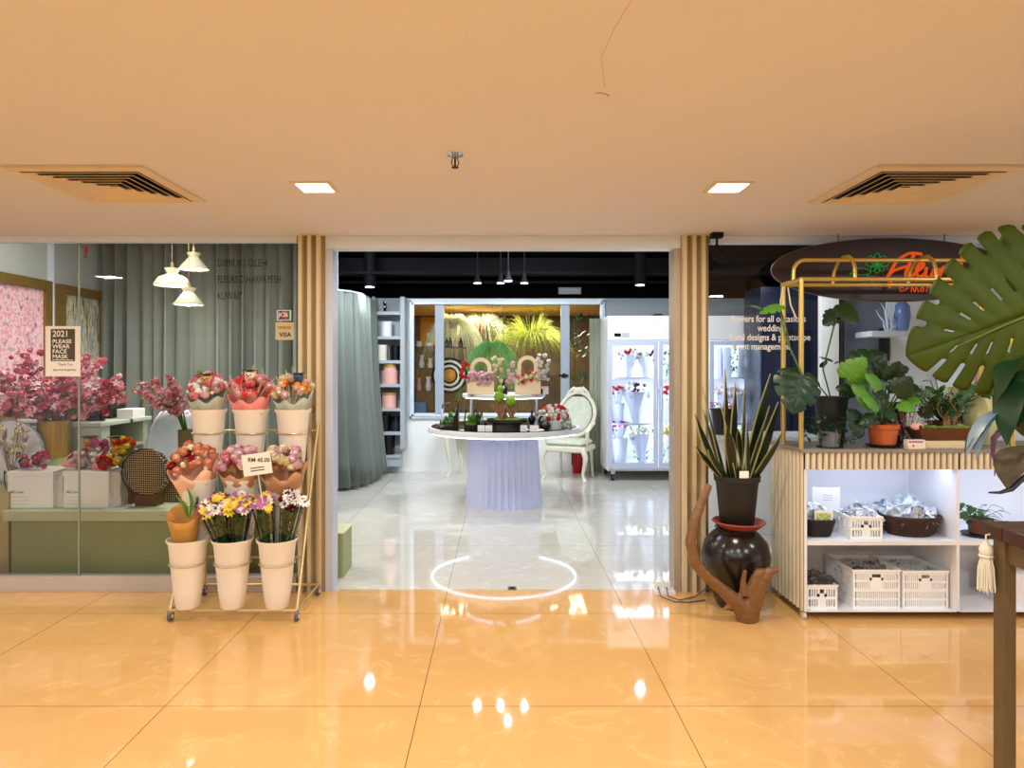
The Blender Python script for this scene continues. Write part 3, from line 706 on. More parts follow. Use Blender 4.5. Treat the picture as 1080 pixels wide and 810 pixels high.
m_cream_box = mat('cream_box', (226, 222, 206), 0.5, var=0.03); m_goldlid = mat('gold_lid', (196, 164, 92), 0.35, 0.5)
hatbox(400, 412.5, SZ[1], 0.21, m_white, m_white, 'white round box on the second highest shelf of the wall column', lidh=0.15)
hatbox(395.5, 407, SZ[2], 0.22, m_cream_box, m_white, 'white lidded canister beside a black box on the third wall shelf', lidh=0.12)
hatbox(409.5, 421, SZ[2], 0.21, m_blk, m_blk, 'black round box beside the white lidded canister on the wall shelf')
hatbox(401, 418.5, SZ[3], 0.19, m_pinkbox, m_pinkbox, 'pink round hat box, lower of two stacked on the fourth wall shelf', lidh=0.2)
hatbox(402.5, 417.5, SZ[3]+0.19, 0.09, m_pinkbox, m_goldlid, 'shallow pink round box stacked on top of the larger pink hat box', lidh=0.5)
hatbox(401, 417, SZ[4], 0.215, m_pinkbox, m_goldlid, 'single pink round box with gold lid on the fifth wall shelf', lidh=0.15)
hatbox(397, 410.5, SZ[5], 0.235, m_blk, m_blk, 'larger black round box of the pair on the sixth wall shelf')
hatbox(410.8, 421, SZ[5], 0.215, m_blkmat, m_blk, 'smaller black round box of the pair on the sixth wall shelf')
hatbox(399.5, 415.5, SZ[6], 0.29, m_blk, m_blk, 'tall black round box standing alone on the lowest wall shelf')
for k, i in enumerate((2, 3, 4, 6)):
    bx = X(395.2 if i == 3 else 396, 9.45) if i != 2 else X(423, 9.45)
    if i == 2: continue
    o = tag(MB().box(sx0+0.035, sx0+0.065, 9.46, 9.62, SZ[i], SZ[i]+0.18).build('white_book', m_white), 'thin white book standing left of the '+{3: 'two stacked pink boxes', 4: 'gold lidded pink box', 6: 'tall black box'}[i], 'book', 'white books on the wall shelf')
c = (X(405, 9.5), 9.56, SZ[0])
mb = MB().lathe([(0.03, 0), (0.03, 0.01), (0.012, 0.03), (0.03, 0.07), (0.02, 0.11)], c, 12); mb.ball((c[0], c[1], c[2]+0.135), 0.028, 8, 6)
t = thing('figurine', 'small black and white figurine on the highest wall shelf', 'figurine', c)
mb.build('body', m_blk, t); MB().ball((c[0]+0.012, c[1]-0.026, c[2]+0.14), 0.014, 8, 6).ball((c[0], c[1]-0.022, c[2]+0.075), 0.016, 8, 6).build('face', m_white, t)

# ------------------------------------------------------------------ annexe seen through the back window
YA = 10.25
def annex(name, px, py, lab, cat):
    return thing(name, lab, cat, (X(px, YA), YA, Z(py, YA)))
def hairplant(lab, px, py, n, L_, m, spread, droop, up, r=0.004, seedo=3, Y_=10.25):
    t = thing('hanging_plant', lab, 'plant', (X(px, Y_), Y_, Z(py, Y_)), 'hanging plants behind the back window')
    rr = random.Random(seedo); mb = MB(); c = Vector((X(px, Y_), Y_, Z(py, Y_)))
    grassy(mb, c, n, L_, spread, droop, rr, r, 7, up); mb.build('foliage', m, t)
    MB().lathe([(0.04, -0.10), (0.07, -0.02), (0.07, 0.0)], c, 14).build('plant_pot', m_terra_dk, t)
    MB().tube([tuple(c), (c.x, c.y, 2.5)], 0.003, 5).build('hanger', m_blk, t)
m_hairg = mat('fresh_green_fronds', (140, 206, 112), 0.5, var=0.7, vs=70); m_pampas = mat('pale_straw_fronds', (216, 222, 184), 0.6, var=0.2); m_olfr = mat('olive_fronds', (166, 180, 70), 0.5, var=0.3)
hairplant('big fresh green weeping fern hanging behind the back window, middle', 519, 366, 560, 0.72, m_hairg, 0.95, 1.3, 0.62, 0.0036, 3, 10.3)
hairplant('spiky olive green grass plant hanging behind the back window, upper right of the fern', 560, 368, 640, 0.98, m_olfr, 0.9, 0.8, 1.05, 0.005, 4, 11.3)
hairplant('pale straw coloured grass bunch hanging behind the back window beside the striped hat', 478, 340, 560, 0.88, m_pampas, 0.8, 1.1, 0.6, 0.0036, 5, 10.9)
hairplant('wispy pale grass bunch hanging behind the back window above the fern', 508, 344, 420, 0.85, m_pampas, 0.9, 0.9, 0.75, 0.0032, 6, 11.7)
t = annex('spray_of_leaves', 531, 350, 'yellow-green leafy spray behind the back window between fern and olive grass', 'plant')
mb = MB(); rr = random.Random(9)
for k in range(120):
    a = Vector((X(531, YA)+rr.uniform(-.22,.22), YA+rr.uniform(-.06,.06), Z(352, YA)+rr.uniform(-.2,.22))); leaf(mb, a, a+Vector((rr.uniform(-.1,.1), -.03, rr.uniform(-.03,.05))), 0.04)
mb.build('foliage', mat('yellow_green_leaf', (214, 226, 120), 0.5, var=0.3), t)
MB().tube([(X(531, YA), YA, Z(375, YA)), (X(531, YA), YA, 2.5)], 0.005, 5).build('stem', m_stem, t)
t = annex('palm_leaf', 585, 400, 'green fan palm frond behind the back window beside the right mullion', 'plant')
mb = MB()
for k in range(12):
    a = math.radians(-60+k*16); leaf(mb, at(575, 378, YA), Vector(at(575, 378, YA))+Vector((math.cos(a)*0.36, -0.05, -abs(math.sin(a))*0.36-0.05+0.1)), 0.022)
mb.build('foliage', m_leaf, t); MB().tube([at(575, 378, YA), (X(575, YA), YA, 2.5)], 0.005, 5).build('stem', m_stem, t)
# striped round sun hat
c = at(474, 396, 10.1)
t = thing('striped_hat', 'large round hat with black and white rings and orange crown behind the back window', 'hat', c)
for k in range(5):
    r0, r1 = 0.09+0.036*k, 0.126+0.036*k
    mb = MB(); a = [(c[0]+r0*math.cos(u), c[1]-0.05+0.012*k, c[2]+r0*math.sin(u)) for u in [2*PI*i/36 for i in range(36)]]; b = [(c[0]+r1*math.cos(u), c[1]-0.038+0.012*k, c[2]+r1*math.sin(u)) for u in [2*PI*i/36 for i in range(36)]]
    mb.rings([a, b]).build('brim_ring', (m_blk if k % 2 == 0 else m_ivory), t, thick=0.004)
MB().ball((c[0], c[1]-0.03, c[2]), 0.105, 20, 10, (1, 0.7, 1)).build('crown', mat('orange_straw', (206, 140, 40), 0.7, bump=0.5, bs=90), t)
MB().tube([(c[0], c[1]+0.02, c[2]), (c[0], c[1]+0.02, 2.5)], 0.003, 5).build('hanger', m_blk, t)
# shelf unit with vases on the left of the annexe
t = thing('annexe_shelf', 'glass shelf unit with vases seen through the left pane of the back window', 'shelf', at(449, 440, 10.4))
for py in (366, 388, 412): MB().box(X(437, 10.4), X(459, 10.4), 10.3, 10.5, Z(py, 10.4)-0.012, Z(py, 10.4)).build('shelf', m_clear, t)
for px in (437.5, 458.5): MB().box(X(px, 10.4)-0.008, X(px, 10.4)+0.008, 10.3, 10.5, 0, Z(364, 10.4)).build('upright', m_blkmat, t)
vn = 0
for (px, py, r, h, m_) in ((442, 366, 0.05, 0.09, m_silver), (452, 366, 0.06, 0.08, m_ivory), (445, 388, 0.045, 0.20, m_white), (454, 388, 0.04, 0.15, m_ivory), (442, 412, 0.035, 0.2, m_pinkbox), (452, 412, 0.05, 0.22, m_white)):
    z = Z(py, 10.4); c = (X(px, 10.4), 10.38, z)
    o = MB().lathe([(r*0.7, 0), (r, h*0.3), (r*0.6, h*0.75), (r*0.9, h)], c, 16).build('vase', m_)
    tag(o, ['squat silver vase on the top annexe shelf', 'squat ivory vase on the top annexe shelf', 'tall white vase on the middle annexe shelf', 'ivory vase on the middle annexe shelf beside the tall white one', 'slim pink vase on the lowest annexe shelf', 'white vase on the lowest annexe shelf'][vn], 'vase', 'vases on the annexe shelf'); vn += 1
o = tag(MB().box(X(438, 10.4), X(451, 10.4), 10.2, 10.4, Z(437, 10.3), Z(424, 10.3), 0.01).build('storage_crate', mat('steel_blue', (92, 124, 168), 0.5)), 'steel blue storage box at the foot of the annexe shelf', 'box')
o = tag(MB().box(X(437, 10.3), X(452, 10.3), 10.16, 10.5, 0, Z(437.2, 10.3)).build('box_stand', m_white), 'white stand under the steel blue box behind the back window', 'stand')
t = thing('wall_picture', 'small amber wall picture with a white note behind the back window', 'picture', (X(450, 12.5), 12.58, Z(350, 12.5)))
MB().box(X(443, 12.5), X(460, 12.5), 12.57, 12.6, Z(365, 12.5), Z(334, 12.5)).build('panel', mat('amber_panel', (196, 132, 32), 0.4), t)
MB().box(X(450, 12.5), X(457, 12.5), 12.56, 12.57, Z(358, 12.5), Z(351, 12.5)).build('note', m_white, t)
t = thing('wooden_screen', 'tan wooden slatted screen behind the back window, left of the right mullion', 'screen', (X(575, 11), 11, 0))
for k in range(6): MB().box(X(572+k*3, 11), X(574.3+k*3, 11), 11, 11.04, 0, Z(395, 11)).build('slat', m_legwood, t)
t = thing('greenery_rack', 'tangle of dark green leaves behind the right pane of the back window', 'plant', (X(615, 10.6), 10.6, 0))
mb = MB(); rr = random.Random(4)
for k in range(160):
    a = Vector((X(rr.uniform(602, 640), 10.6), 10.6+rr.uniform(-.1,.1), Z(rr.uniform(335, 435), 10.6))); leaf(mb, a, a+Vector((rr.uniform(-.1,.1), rr.uniform(-.06,.06), rr.uniform(-.12,.12))), 0.05)
mb.build('foliage', mat('teal_leaf', (60, 110, 92), 0.35, var=0.5, vs=6), t)
for px in (606, 622, 636): MB().tube([(X(px, 10.62), 10.62, 0), (X(px, 10.62), 10.62, 2.3)], 0.008, 6).build('stem', m_stem, t)
t = thing('bottle_ledge', 'dark wooden ledge with bottles behind the back window above the striped hat', 'ledge', at(478, 366, 10.6))
MB().box(X(468, 10.6), X(492, 10.6), 10.55, 10.7, Z(366, 10.6)-0.02, Z(366, 10.6)).build('ledge', m_legwood, t)
for k, px in enumerate((471, 475, 480, 486)): MB().lathe([(0.03, 0), (0.03, 0.09), (0.012, 0.12), (0.012, 0.15)], (X(px, 10.6), 10.62, Z(366, 10.6)), 12).build('bottle', m_blk if k != 2 else m_pinkbox, t)

# ------------------------------------------------------------------ round display table
TX, TY, TZ = 0.035, 7.43, 0.855
t = thing('round_table', 'large round table with black top, white rim and fluted conical pedestal', 'table', (TX, TY, 0))
fl = lambda a, z: 1-0.10*abs(math.cos(a*18))**1.5
MB().lathe([(0.43, 0), (0.425, 0.01), (0.375, TZ-0.05)], (TX, TY, 0), 360, mod=fl).build('pedestal', m_ribbon, t, sharp=80)
MB().lathe([(0.80, -0.06), (0.835, -0.055), (0.84, -0.03), (0.835, 0.0), (0.80, 0.0)], (TX, TY, TZ), 72, cap0=True, cap1=True).build('table_rim', m_white, t)
MB().lathe([(0.805, 0.0), (0.805, 0.006), (0.80, 0.008)], (TX, TY, TZ-0.001), 72).build('table_top', mat('black_glass_top', (14, 15, 18), 0.06), t)
MB().torus((TX, TY, TZ-0.066), 0.795, 0.005, 96, 6).build('led_strip', m_led, t)
TT = TZ+0.007
t = thing('display_riser', 'white round raised tier standing on the round table', 'riser', (TX, TY, TT))
RZ = Z(417, 7.0)
MB().lathe([(0.44, -0.035), (0.46, -0.03), (0.46, 0), (0.455, 0.004)], (TX, TY, RZ), 64).build('tier_plate', m_white, t)
MB().torus((TX, TY, RZ-0.039), 0.43, 0.0035, 72, 6).build('led_strip', m_led, t)
for a in (20, 160, 200, 340): MB().tube([(TX+0.38*math.cos(math.radians(a)), TY+0.38*math.sin(math.radians(a)), TT), (TX+0.38*math.cos(math.radians(a)), TY+0.38*math.sin(math.radians(a)), RZ-0.03)], 0.012, 10).build('leg', m_white, t)
# arched wooden flower boxes
def archbox(px0, px1, pz0, pz1, Y_, lab, cols, seed, hole):
    x0, x1 = X(px0, Y_), X(px1, Y_); z0, z1 = RZ+0.005, Z(pz1, Y_); xm = (x0+x1)/2; wv = (x1-x0)/2
    t = thing('arched_flower_box', lab, 'flower box', (xm, Y_, z0), 'arched flower boxes on the riser')
    zb = z0+(z1-z0)*0.34
    ao, ai = wv*0.80, wv*0.50
    mb = MB(); mb.box(x0, x1, Y_-0.07, Y_+0.07, z0, zb, 0.004)
    mb.build('box_body', m_archwood, t)
    zc = z1-ao
    out = [(xm-ao, zb)]+[(p[0], p[2]) for p in arc((xm, 0, zc), ao, 180, 0, 16)]+[(xm+ao, zb)]
    inn = [(xm-ai, zb)]+[(p[0], p[2]) for p in arc((xm, 0, zc), ai, 180, 0, 16)]+[(xm+ai, zb)]
    mb = MB()
    A = [(p[0], Y_+0.02, p[1]) for p in out]; B = [(p[0], Y_+0.02, p[1]) for p in inn]; Cc = [(p[0], Y_+0.045, p[1]) for p in inn]; D = [(p[0], Y_+0.045, p[1]) for p in out]
    mb.rings([A, B, Cc, D, A], closed=False).build('arch', m_archwood, t)
    rr = random.Random(seed)
    for (cm, nme, n, side) in cols:
        mb = MB()
        for k in range(n):
            if side == 0: p = (rr.uniform(x0, x1), Y_-rr.uniform(0.0, 0.1), zb+rr.uniform(-0.03, 0.10))
            elif side < 0: p = (x0+rr.uniform(-0.08, 0.02), Y_-rr.uniform(0, 0.08), zb+rr.uniform(-0.02, 0.22))
            else: p = (x1+rr.uniform(-0.03, 0.09), Y_-rr.uniform(0, 0.08), zb+rr.uniform(0.0, 0.30))
            rose_head(mb, p, rr.uniform(0.016, 0.028), rr)
        mb.build(nme, cm, t)
archbox(493, 521, 416, 377, 7.15, 'arched birch flower box with pale pink flowers and red carnations at its left', [(m_pinkB, 'pink_flowers', 60, 0), (m_redfl, 'red_flowers', 12, -1), (m_cream, 'cream_flowers', 18, 1)], 3, True)
archbox(543, 570, 416, 375, 7.15, 'arched birch flower box with red roses in the middle and white orchids', [(m_redfl, 'red_flowers', 12, 0), (m_cream, 'cream_flowers', 26, 0), (m_wht, 'white_flowers', 30, 1), (m_pinkB, 'pink_flowers', 22, -1)], 4, True)
def bottle(lab, c, h, m_, r=0.04, name='bottle'):
    return tag(MB().lathe([(r*0.9, 0), (r, h*0.08), (r, h*0.35), (r*0.35, h*0.55), (r*0.3, h*0.92), (r*0.42, h)], c, 18).build(name, m_), lab, 'bottle')
bottle('round black bottle between the two arched flower boxes', (X(531, 7.2), 7.2, RZ+0.005), 0.17, m_blk, 0.05)
bottle('black bottle at the red rose end of the white riser', (X(570, 7.2), 7.22, RZ+0.005), 0.15, m_blk, 0.04)
# card standing on the riser edge
tag(MB().box(X(571, 7.05), X(579.5, 7.05), 7.19, 7.194, RZ+0.005, RZ+0.09).build('name_card', m_white), 'white card standing at the right end of the white riser', 'card', 'white cards on the table display')
# bonsai bowl
c = (X(535, 6.86), 6.86, TT)
t = thing('bonsai_bowl', 'wide black footed bowl with driftwood and two green moss balls in front of the riser', 'bonsai', c)
MB().lathe([(0.165, 0), (0.155, 0.05), (0.15, 0.07), (0.20, 0.085), (0.215, 0.115), (0.205, 0.115), (0.19, 0.10), (0.01, 0.098)], c, 40, True, False).build('bowl', m_blkmat, t)
rr = random.Random(8); mb = MB()
for k in range(26): mb.ball((c[0]+rr.uniform(-.15,.15), c[1]+rr.uniform(-.1,.1), c[2]+0.105), rr.uniform(0.02,0.035), 7, 5, (1,1,.7), 0.2, rr)
mb.build('moss_bed', m_moss, t)
mb = MB()
for k in range(16):
    x0 = c[0]+rr.uniform(-.1,.11); p = [(x0, c[1]+rr.uniform(-.04,.04), c[2]+0.1)]
    for j in range(4): p.append((p[-1][0]+rr.uniform(-.035,.035), p[-1][1]+rr.uniform(-.02,.02), p[-1][2]+rr.uniform(.02,.065)))
    mb.tube(p, [0.016, 0.013, 0.011, 0.008, 0.004], 6)
mb.build('driftwood', m_bark, t)
for (px, py, r) in ((526.5, 418, 0.055), (538.5, 423, 0.05), (528, 410, 0.035)): MB().ball(at(px, py, 6.84), r, 14, 9, (1,1,1.05), 0.09).build('moss_ball', mat('lime_moss', (132, 176, 44), 0.9, var=0.3, vs=60, bump=1, bs=60), t)
# glass terraria
def terr(px, py, Y_, r, h, lab):
    c = (X(px, Y_), Y_, TT); t = thing('glass_terrarium', lab, 'terrarium', c)
    MB().lathe([(r, 0.0), (r, 0.04), (r*0.95, 0.05)], c, 28).build('base', m_soil, t)
    MB().lathe([(r*1.05, 0), (r*1.05, h*0.5), (r*0.8, h)], c, 28, False, False).build('glass_dome', m_clear, t)
    rr = random.Random(int(px)); mb = MB()
    for k in range(22): mb.ball((c[0]+rr.uniform(-r*.6, r*.6), Y_+rr.uniform(-r*.6, r*.6), TT+0.055), 0.022, 7, 5, (1,1,.8), .2, rr)
    for k in range(40): a = Vector((c[0]+rr.uniform(-r*.5, r*.5), Y_-r*.3, TT+0.06)); leaf(mb, a, a+Vector((rr.uniform(-.04,.04), rr.uniform(-.03,.03), rr.uniform(.05, h*.6))), 0.022)
    mb.build('plants', m_leaflt, t)
    return t
terr(497, 440, 6.90, 0.072, 0.21, 'tapered clear glass terrarium with moss on dark base beside the bonsai bowl')
c = (X(471, 6.98), 6.98, TT)
t = thing('glass_terrarium', 'slanted glass box terrarium with ferns and a black end panel at the left table edge', 'terrarium', c)
x0, x1, zt = X(464, 6.98), X(484, 6.98), Z(424, 6.98)
MB().box(x0, x1, 6.9, 7.08, TT, TT+0.03, 0.004).build('base', m_blk, t)
MB().prism([(x1-0.07, TT+0.03), (x1+0.0, TT+0.03), (x1+0.0, zt)], 6.9, 7.08).build('end_panel', m_blk, t)
MB().prism([(x0, TT+0.03), (x1-0.075, TT+0.03), (x1-0.005, zt+0.01), (x0+0.03, zt-0.02)], 6.9, 7.08).build('glass_case', m_clear, t)
mb = MB(); rr = random.Random(2)
for k in range(130): u = rr.random(); a = Vector((x0+0.02+u*0.12, 6.99+rr.uniform(-.06,.06), TT+0.035+rr.uniform(0, 0.02+u*0.12))); leaf(mb, a, a+Vector((rr.uniform(-.03,.03), rr.uniform(-.03,.03), rr.uniform(.0,.05))), 0.022)
mb.build('plants', m_leaflt, t)
t = terr(504, 436, 7.2, 0.055, 0.19, 'small clear terrarium with upright green leaves behind the tapered one')
# black figurines
def swan(px, Y_, lab, s_=1.0, fl_=1):
    c = (X(px, Y_), Y_, TT); t = thing('figurine', lab, 'figurine', c)
    MB().ball((c[0], Y_, TT+0.04*s_), 0.045*s_, 12, 8, (1.2, .8, .85)).build('body', m_blk, t)
    MB().tube([(c[0]+0.03*fl_*s_, Y_, TT+0.05*s_), (c[0]+0.055*fl_*s_, Y_, TT+0.09*s_), (c[0]+0.04*fl_*s_, Y_, TT+0.13*s_), (c[0]+0.015*fl_*s_, Y_, TT+0.12*s_)], [0.018*s_, 0.011*s_, 0.011*s_, 0.008*s_], 8).build('neck', m_blk, t)
swan(509, 6.97, 'black swan figurine between the tapered terrarium and the bonsai bowl', 1.0, -1)
swan(575, 6.84, 'black swan figurine beside the red and white flower box', 1.1, -1)
c = (X(561, 6.93), 6.93, TT)
t = thing('figurine', 'slim black chess-piece shaped ornament just past the bonsai bowl', 'figurine', c)
MB().lathe([(0.035, 0), (0.035, 0.01), (0.012, 0.03), (0.02, 0.06), (0.04, 0.10), (0.04, 0.12), (0.015, 0.15), (0.008, 0.18)], c, 18).build('body', m_blk, t)
MB().ball((c[0], c[1], TT+0.188), 0.012, 8, 6).build('finial', m_blk, t)
# price cards
def pricecard(px, Y_, wv, lab, m2=None):
    x = X(px, Y_); t = thing('price_card', lab, 'card', (x, Y_, TT), 'white cards on the table display')
    MB().prism([(Y_, TT), (Y_+0.03, TT), (Y_+0.018, TT+0.062), (Y_+0.014, TT+0.062)], x-wv, x+wv, 'x').build('card', m_white, t, smooth=False)
    MB().box(x-wv*0.6, x+wv*0.6, Y_+0.004, Y_+0.0055, TT+0.018, TT+0.022).build('print_line', m2 or m_shelfgrey, t)
pricecard(507.5, 6.69, 0.036, 'folded white card nearest the tapered terrarium')
pricecard(515.5, 6.675, 0.034, 'folded white card touching the left of the bonsai bowl foot')
pricecard(552.5, 6.69, 0.034, 'folded white card touching the right of the bonsai bowl foot')
pricecard(563.5, 6.68, 0.045, 'folded white card with pink print in front of the black ornament', m_redfl)
# red and white flower basket
c = (X(584, 6.98), 6.98, TT)
t = thing('flower_basket', 'dome of red and white flowers in a small box near the ornate chair', 'flower basket', c)
MB().lathe([(0.085, 0), (0.1, 0.09)], c, 24).build('box_body', m_white, t)
for (nm, mm, n, sd) in (('white_flowers', m_wht, 60, 1), ('red_flowers', m_redfl, 26, 2)):
    mb = MB(); rr = random.Random(sd)
    for k in range(n):
        d = rnd_dir(rr); rose_head(mb, (c[0]+0.16*d.x, c[1]+0.11*d.y-0.01, TT+0.12+0.12*d.z), 0.026, rr)
    mb.build(nm, mm, t)
c = (X(597, 6.95), 6.90, TT)
t = thing('acrylic_box', 'clear acrylic box with white blooms at the chair side of the table', 'box', c)
MB().box(c[0]-0.045, c[0]+0.045, 6.85, 6.95, TT, TT+0.11).build('case', m_clear, t, smooth=False)
mb = MB()
for k in range(6): rose_head(mb, (c[0]+(-0.02 if k % 2 else .02), 6.9+((k//2)-1)*0.025, TT+0.03+0.02*(k % 3)), 0.02)
mb.build('flowers', m_wht, t)

# ------------------------------------------------------------------ ornate furniture
def cabriole(mb, x, y, z1, out, r=0.026, dy=0.0):
    mb.tube([(x, y, z1), (x+out*0.045, y+dy*0.045, z1-0.10), (x+out*0.03, y+dy*0.03, z1*0.55), (x-out*0.005, y-dy*0.005, z1*0.25), (x+out*0.005, y+dy*0.005, 0.06), (x+out*0.04, y+dy*0.04, 0.0)], [r*1.3, r*1.35, r, r*0.72, r*0.7, r*1.0], 10)
def armchair(lab, x, y, rot):
    t = thing('ornate_armchair', lab, 'chair', (0, 0, 0))
    for sx_ in (-1, 1):
        mb = MB(); cabriole(mb, sx_*0.26, -0.25, 0.42, sx_, 0.028, -0.6); mb.build('leg', m_ivory, t)
        mb = MB(); mb.tube([(sx_*0.22, 0.24, 0.42), (sx_*0.225, 0.27, 0.2), (sx_*0.23, 0.31, 0.0)], [0.026, 0.02, 0.02], 8); mb.build('leg', m_ivory, t)
    MB().box(-0.29, 0.29, -0.28, 0.26, 0.38, 0.46, 0.03).build('seat_frame', m_ivory, t)
    MB().box(-0.27, 0.27, -0.27, 0.22, 0.46, 0.54, 0.06).build('seat_cushion', m_ivoryfab, t)
    # oval back
    pts = []
    for i in range(28):
        a = 2*PI*i/28; pts.append((0.25*math.cos(a)*(1+0.06*math.cos(2*a)), 0.27+0.10*math.sin(a)+0.02, 0.86+0.30*math.sin(a)))
    MB().tube(pts, 0.028, 8, closed=True).build('back_frame', m_ivory, t)
    mb = MB(); mb.ball((0, 0, 0), 1, 20, 8, (0.225, 0.035, 0.27)); mb.xf(Matrix.Translation((0, 0.285, 0.86)) @ Matrix.Rotation(math.radians(-18), 4, 'X')); mb.build('back_cushion', m_ivoryfab, t)
    mb = MB().ball((0, 0.38, 1.19), 0.06, 10, 6, (1.5, .5, .8), .15); 
    for sx_ in (-1, 1): mb.tube([(0, 0.385, 1.18), (sx_*0.07, 0.385, 1.22), (sx_*0.13, 0.375, 1.17), (sx_*0.17, 0.37, 1.11), (sx_*0.12, 0.37, 1.12)], [0.03, 0.026, 0.022, 0.016, 0.01], 8)
    mb.build('crest', m_ivory, t)
    for sx_ in (-1, 1):
        MB().tube([(sx_*0.25, 0.30, 0.74), (sx_*0.31, 0.08, 0.75), (sx_*0.32, -0.14, 0.71), (sx_*0.30, -0.19, 0.66), (sx_*0.28, -0.14, 0.46)], [0.02, 0.024, 0.028, 0.026, 0.02], 9).build('armrest', m_ivory, t)
    t.location = (x, y, 0); t.rotation_euler = (0, 0, rot); return t
armchair('ivory ornate carved armchair standing behind the round table beside the fridge', X(601, 9.15), 9.12, math.radians(-24))
t = thing('console_table', 'ivory console table on curved carved legs mostly hidden behind the round table', 'console table', (-0.35, 9.4, 0))
MB().box(-0.78, 0.10, 9.15, 9.65, 0.74, 0.79, 0.02).build('top', m_ivory, t)
MB().box(-0.72, 0.04, 9.19, 9.6, 0.64, 0.74, 0.01).build('apron', m_ivory, t)
for (x, y, o_) in ((-0.70, 9.22, -1), (-0.02, 9.22, 1), (-0.56, 9.5, -1), (-0.12, 9.5, 1)):
    mb = MB(); cabriole(mb, x, y, 0.68, o_, 0.03, -0.6 if y < 9.4 else 0.3); mb.build('leg', m_ivory, t)
c = (X(609, 9.62), 9.60, 0)
t = thing('fire_extinguisher', 'red fire extinguisher on the floor behind the ornate armchair', 'fire extinguisher', c)
MB().lathe([(0.07, 0), (0.075, 0.01), (0.075, 0.27), (0.05, 0.33), (0.02, 0.345)], c, 20).build('cylinder', m_red, t)
MB().box(c[0]-0.02, c[0]+0.05, c[1]-0.015, c[1]+0.015, 0.345, 0.40, 0.004).build('handle', m_blk, t)
MB().tube([(c[0]-0.02, c[1], 0.37), (c[0]-0.08, c[1]-0.03, 0.30), (c[0]-0.085, c[1]-0.04, 0.12)], 0.009, 6).build('hose', m_blk, t)
t = thing('folding_screen', 'grey-green fabric panel standing between the back window and the fridge', 'screen', (X(628, 9.6), 9.5, 0))
rows = [[(X(622+k*1.2, 9.5), 9.5+0.012*math.sin(k*1.9), z) for k in range(10)] for z in (0.03, Z(336, 9.5))]
MB().grid(rows).build('panel', mat('grey_green_fabric', (142, 150, 126), 0.8, var=0.15, vs=5, stretch=(4, 4, 1)), t, thick=0.02)

# ------------------------------------------------------------------ display fridge
fx0, fx1, fy0, fy1, fz0, fz1 = X(641, 8.84), X(802, 8.84), 8.84, 9.62, 0.14, Z(333, 8.84)
t = thing('display_fridge', 'tall white three-door glass front flower fridge on castors', 'fridge', ((fx0+fx1)/2, 9.2, 0))
hz = Z(359, 8.84)      # bottom of the header panel
mb = MB().box(fx0, fx0+0.04, fy0+0.03, fy1, fz0, fz1).box(fx1-0.04, fx1, fy0+0.03, fy1, fz0, fz1).box(fx0+0.04, fx1-0.04, fy1-0.04, fy1, fz0, fz1).box(fx0+0.04, fx1-0.04, fy0+0.03, fy1-0.04, fz0, fz0+0.05).box(fx0+0.04, fx1-0.04, fy0+0.03, fy1-0.04, hz, fz1)
mb.build('cabinet', m_white, t, smooth=False)
MB().box(fx0, fx1, fy0, fy0+0.03, hz+0.005, fz1, 0.004).build('header_panel', m_white, t)
MB().box(X(648, 8.83), X(655, 8.83), fy0-0.004, fy0, Z(355, 8.83), Z(351.5, 8.83)).build('thermostat', m_blk, t)
MB().box(X(656, 8.83), X(664, 8.83), fy0-0.003, fy0, Z(356, 8.83), Z(351, 8.83)).build('data_plate', m_shelfgrey, t)
dw = (fx1-fx0)/3
for k in range(3):
    x0, x1 = fx0+dw*k+0.006, fx0+dw*(k+1)-0.006; z0, z1 = fz0+0.03, hz-0.005; f_ = 0.055
    mb = MB().box(x0, x0+f_, fy0, fy0+0.03, z0, z1).box(x1-f_, x1, fy0, fy0+0.03, z0, z1).box(x0+f_, x1-f_, fy0, fy0+0.03, z0, z0+f_+0.02).box(x0+f_, x1-f_, fy0, fy0+0.03, z1-f_, z1)
    d = mb.build('door', m_alu, t, smooth=False)
    MB().box(x0+f_, x1-f_, fy0+0.010, fy0+0.016, z0+f_+0.02, z1-f_).build('pane', m_fridgeglass, d, smooth=False)
    hx = x1-0.03 if k != 1 else x0+0.02
    MB().box(hx, hx+0.016, fy0-0.02, fy0, 0.95, 1.25, 0.004).build('handle', m_silver, d)
    MB().box(x0+0.03, x0+0.05, fy0+0.04, fy0+0.06, z0+0.06, z1-0.05).build('led_strip', m_ledf, t)
SHZ = [Z(447, 8.9), Z(398, 8.9)]
for z in SHZ: MB().box(fx0+0.05, fx1-0.05, fy0+0.10, fy1-0.06, z-0.02, z).build('shelf', m_white, t)
for (x, y) in ((fx0+0.08, fy0+0.1), (fx1-0.08, fy0+0.1), (fx0+0.08, fy1-0.1), (fx1-0.08, fy1-0.1)):
    mb = MB().tube([(x-0.018, y, 0.045), (x+0.018, y, 0.045)], 0.045, 14); cst = mb.build('castor', m_blkmat, t)
    MB().box(x-0.03, x+0.03, y-0.03, y+0.03, 0.09, fz0).build('bracket', m_chrome, cst)
o = tag(MB().prism([(X(682, 9), fz1), (X(699, 9), fz1), (X(699, 9), fz1+0.04), (X(691, 9), fz1+0.04)], 9.0, 9.25).build('wedge_box', m_blk), 'flat black wedge shaped case lying on top of the fridge', 'case')
area('fridge_lamp', ((fx0+fx1)/2, fy0+0.35, hz-0.02), 1.7, 0.5, 16, (0.8, 0.9, 1.0))
for z in SHZ: area('fridge_shelf_fill', ((fx0+fx1)/2, fy0+0.35, z-0.03), 1.7, 0.4, 12, (0.72, 0.84, 1.0))  # unseen fill added under each shelf so the fridge interior glows
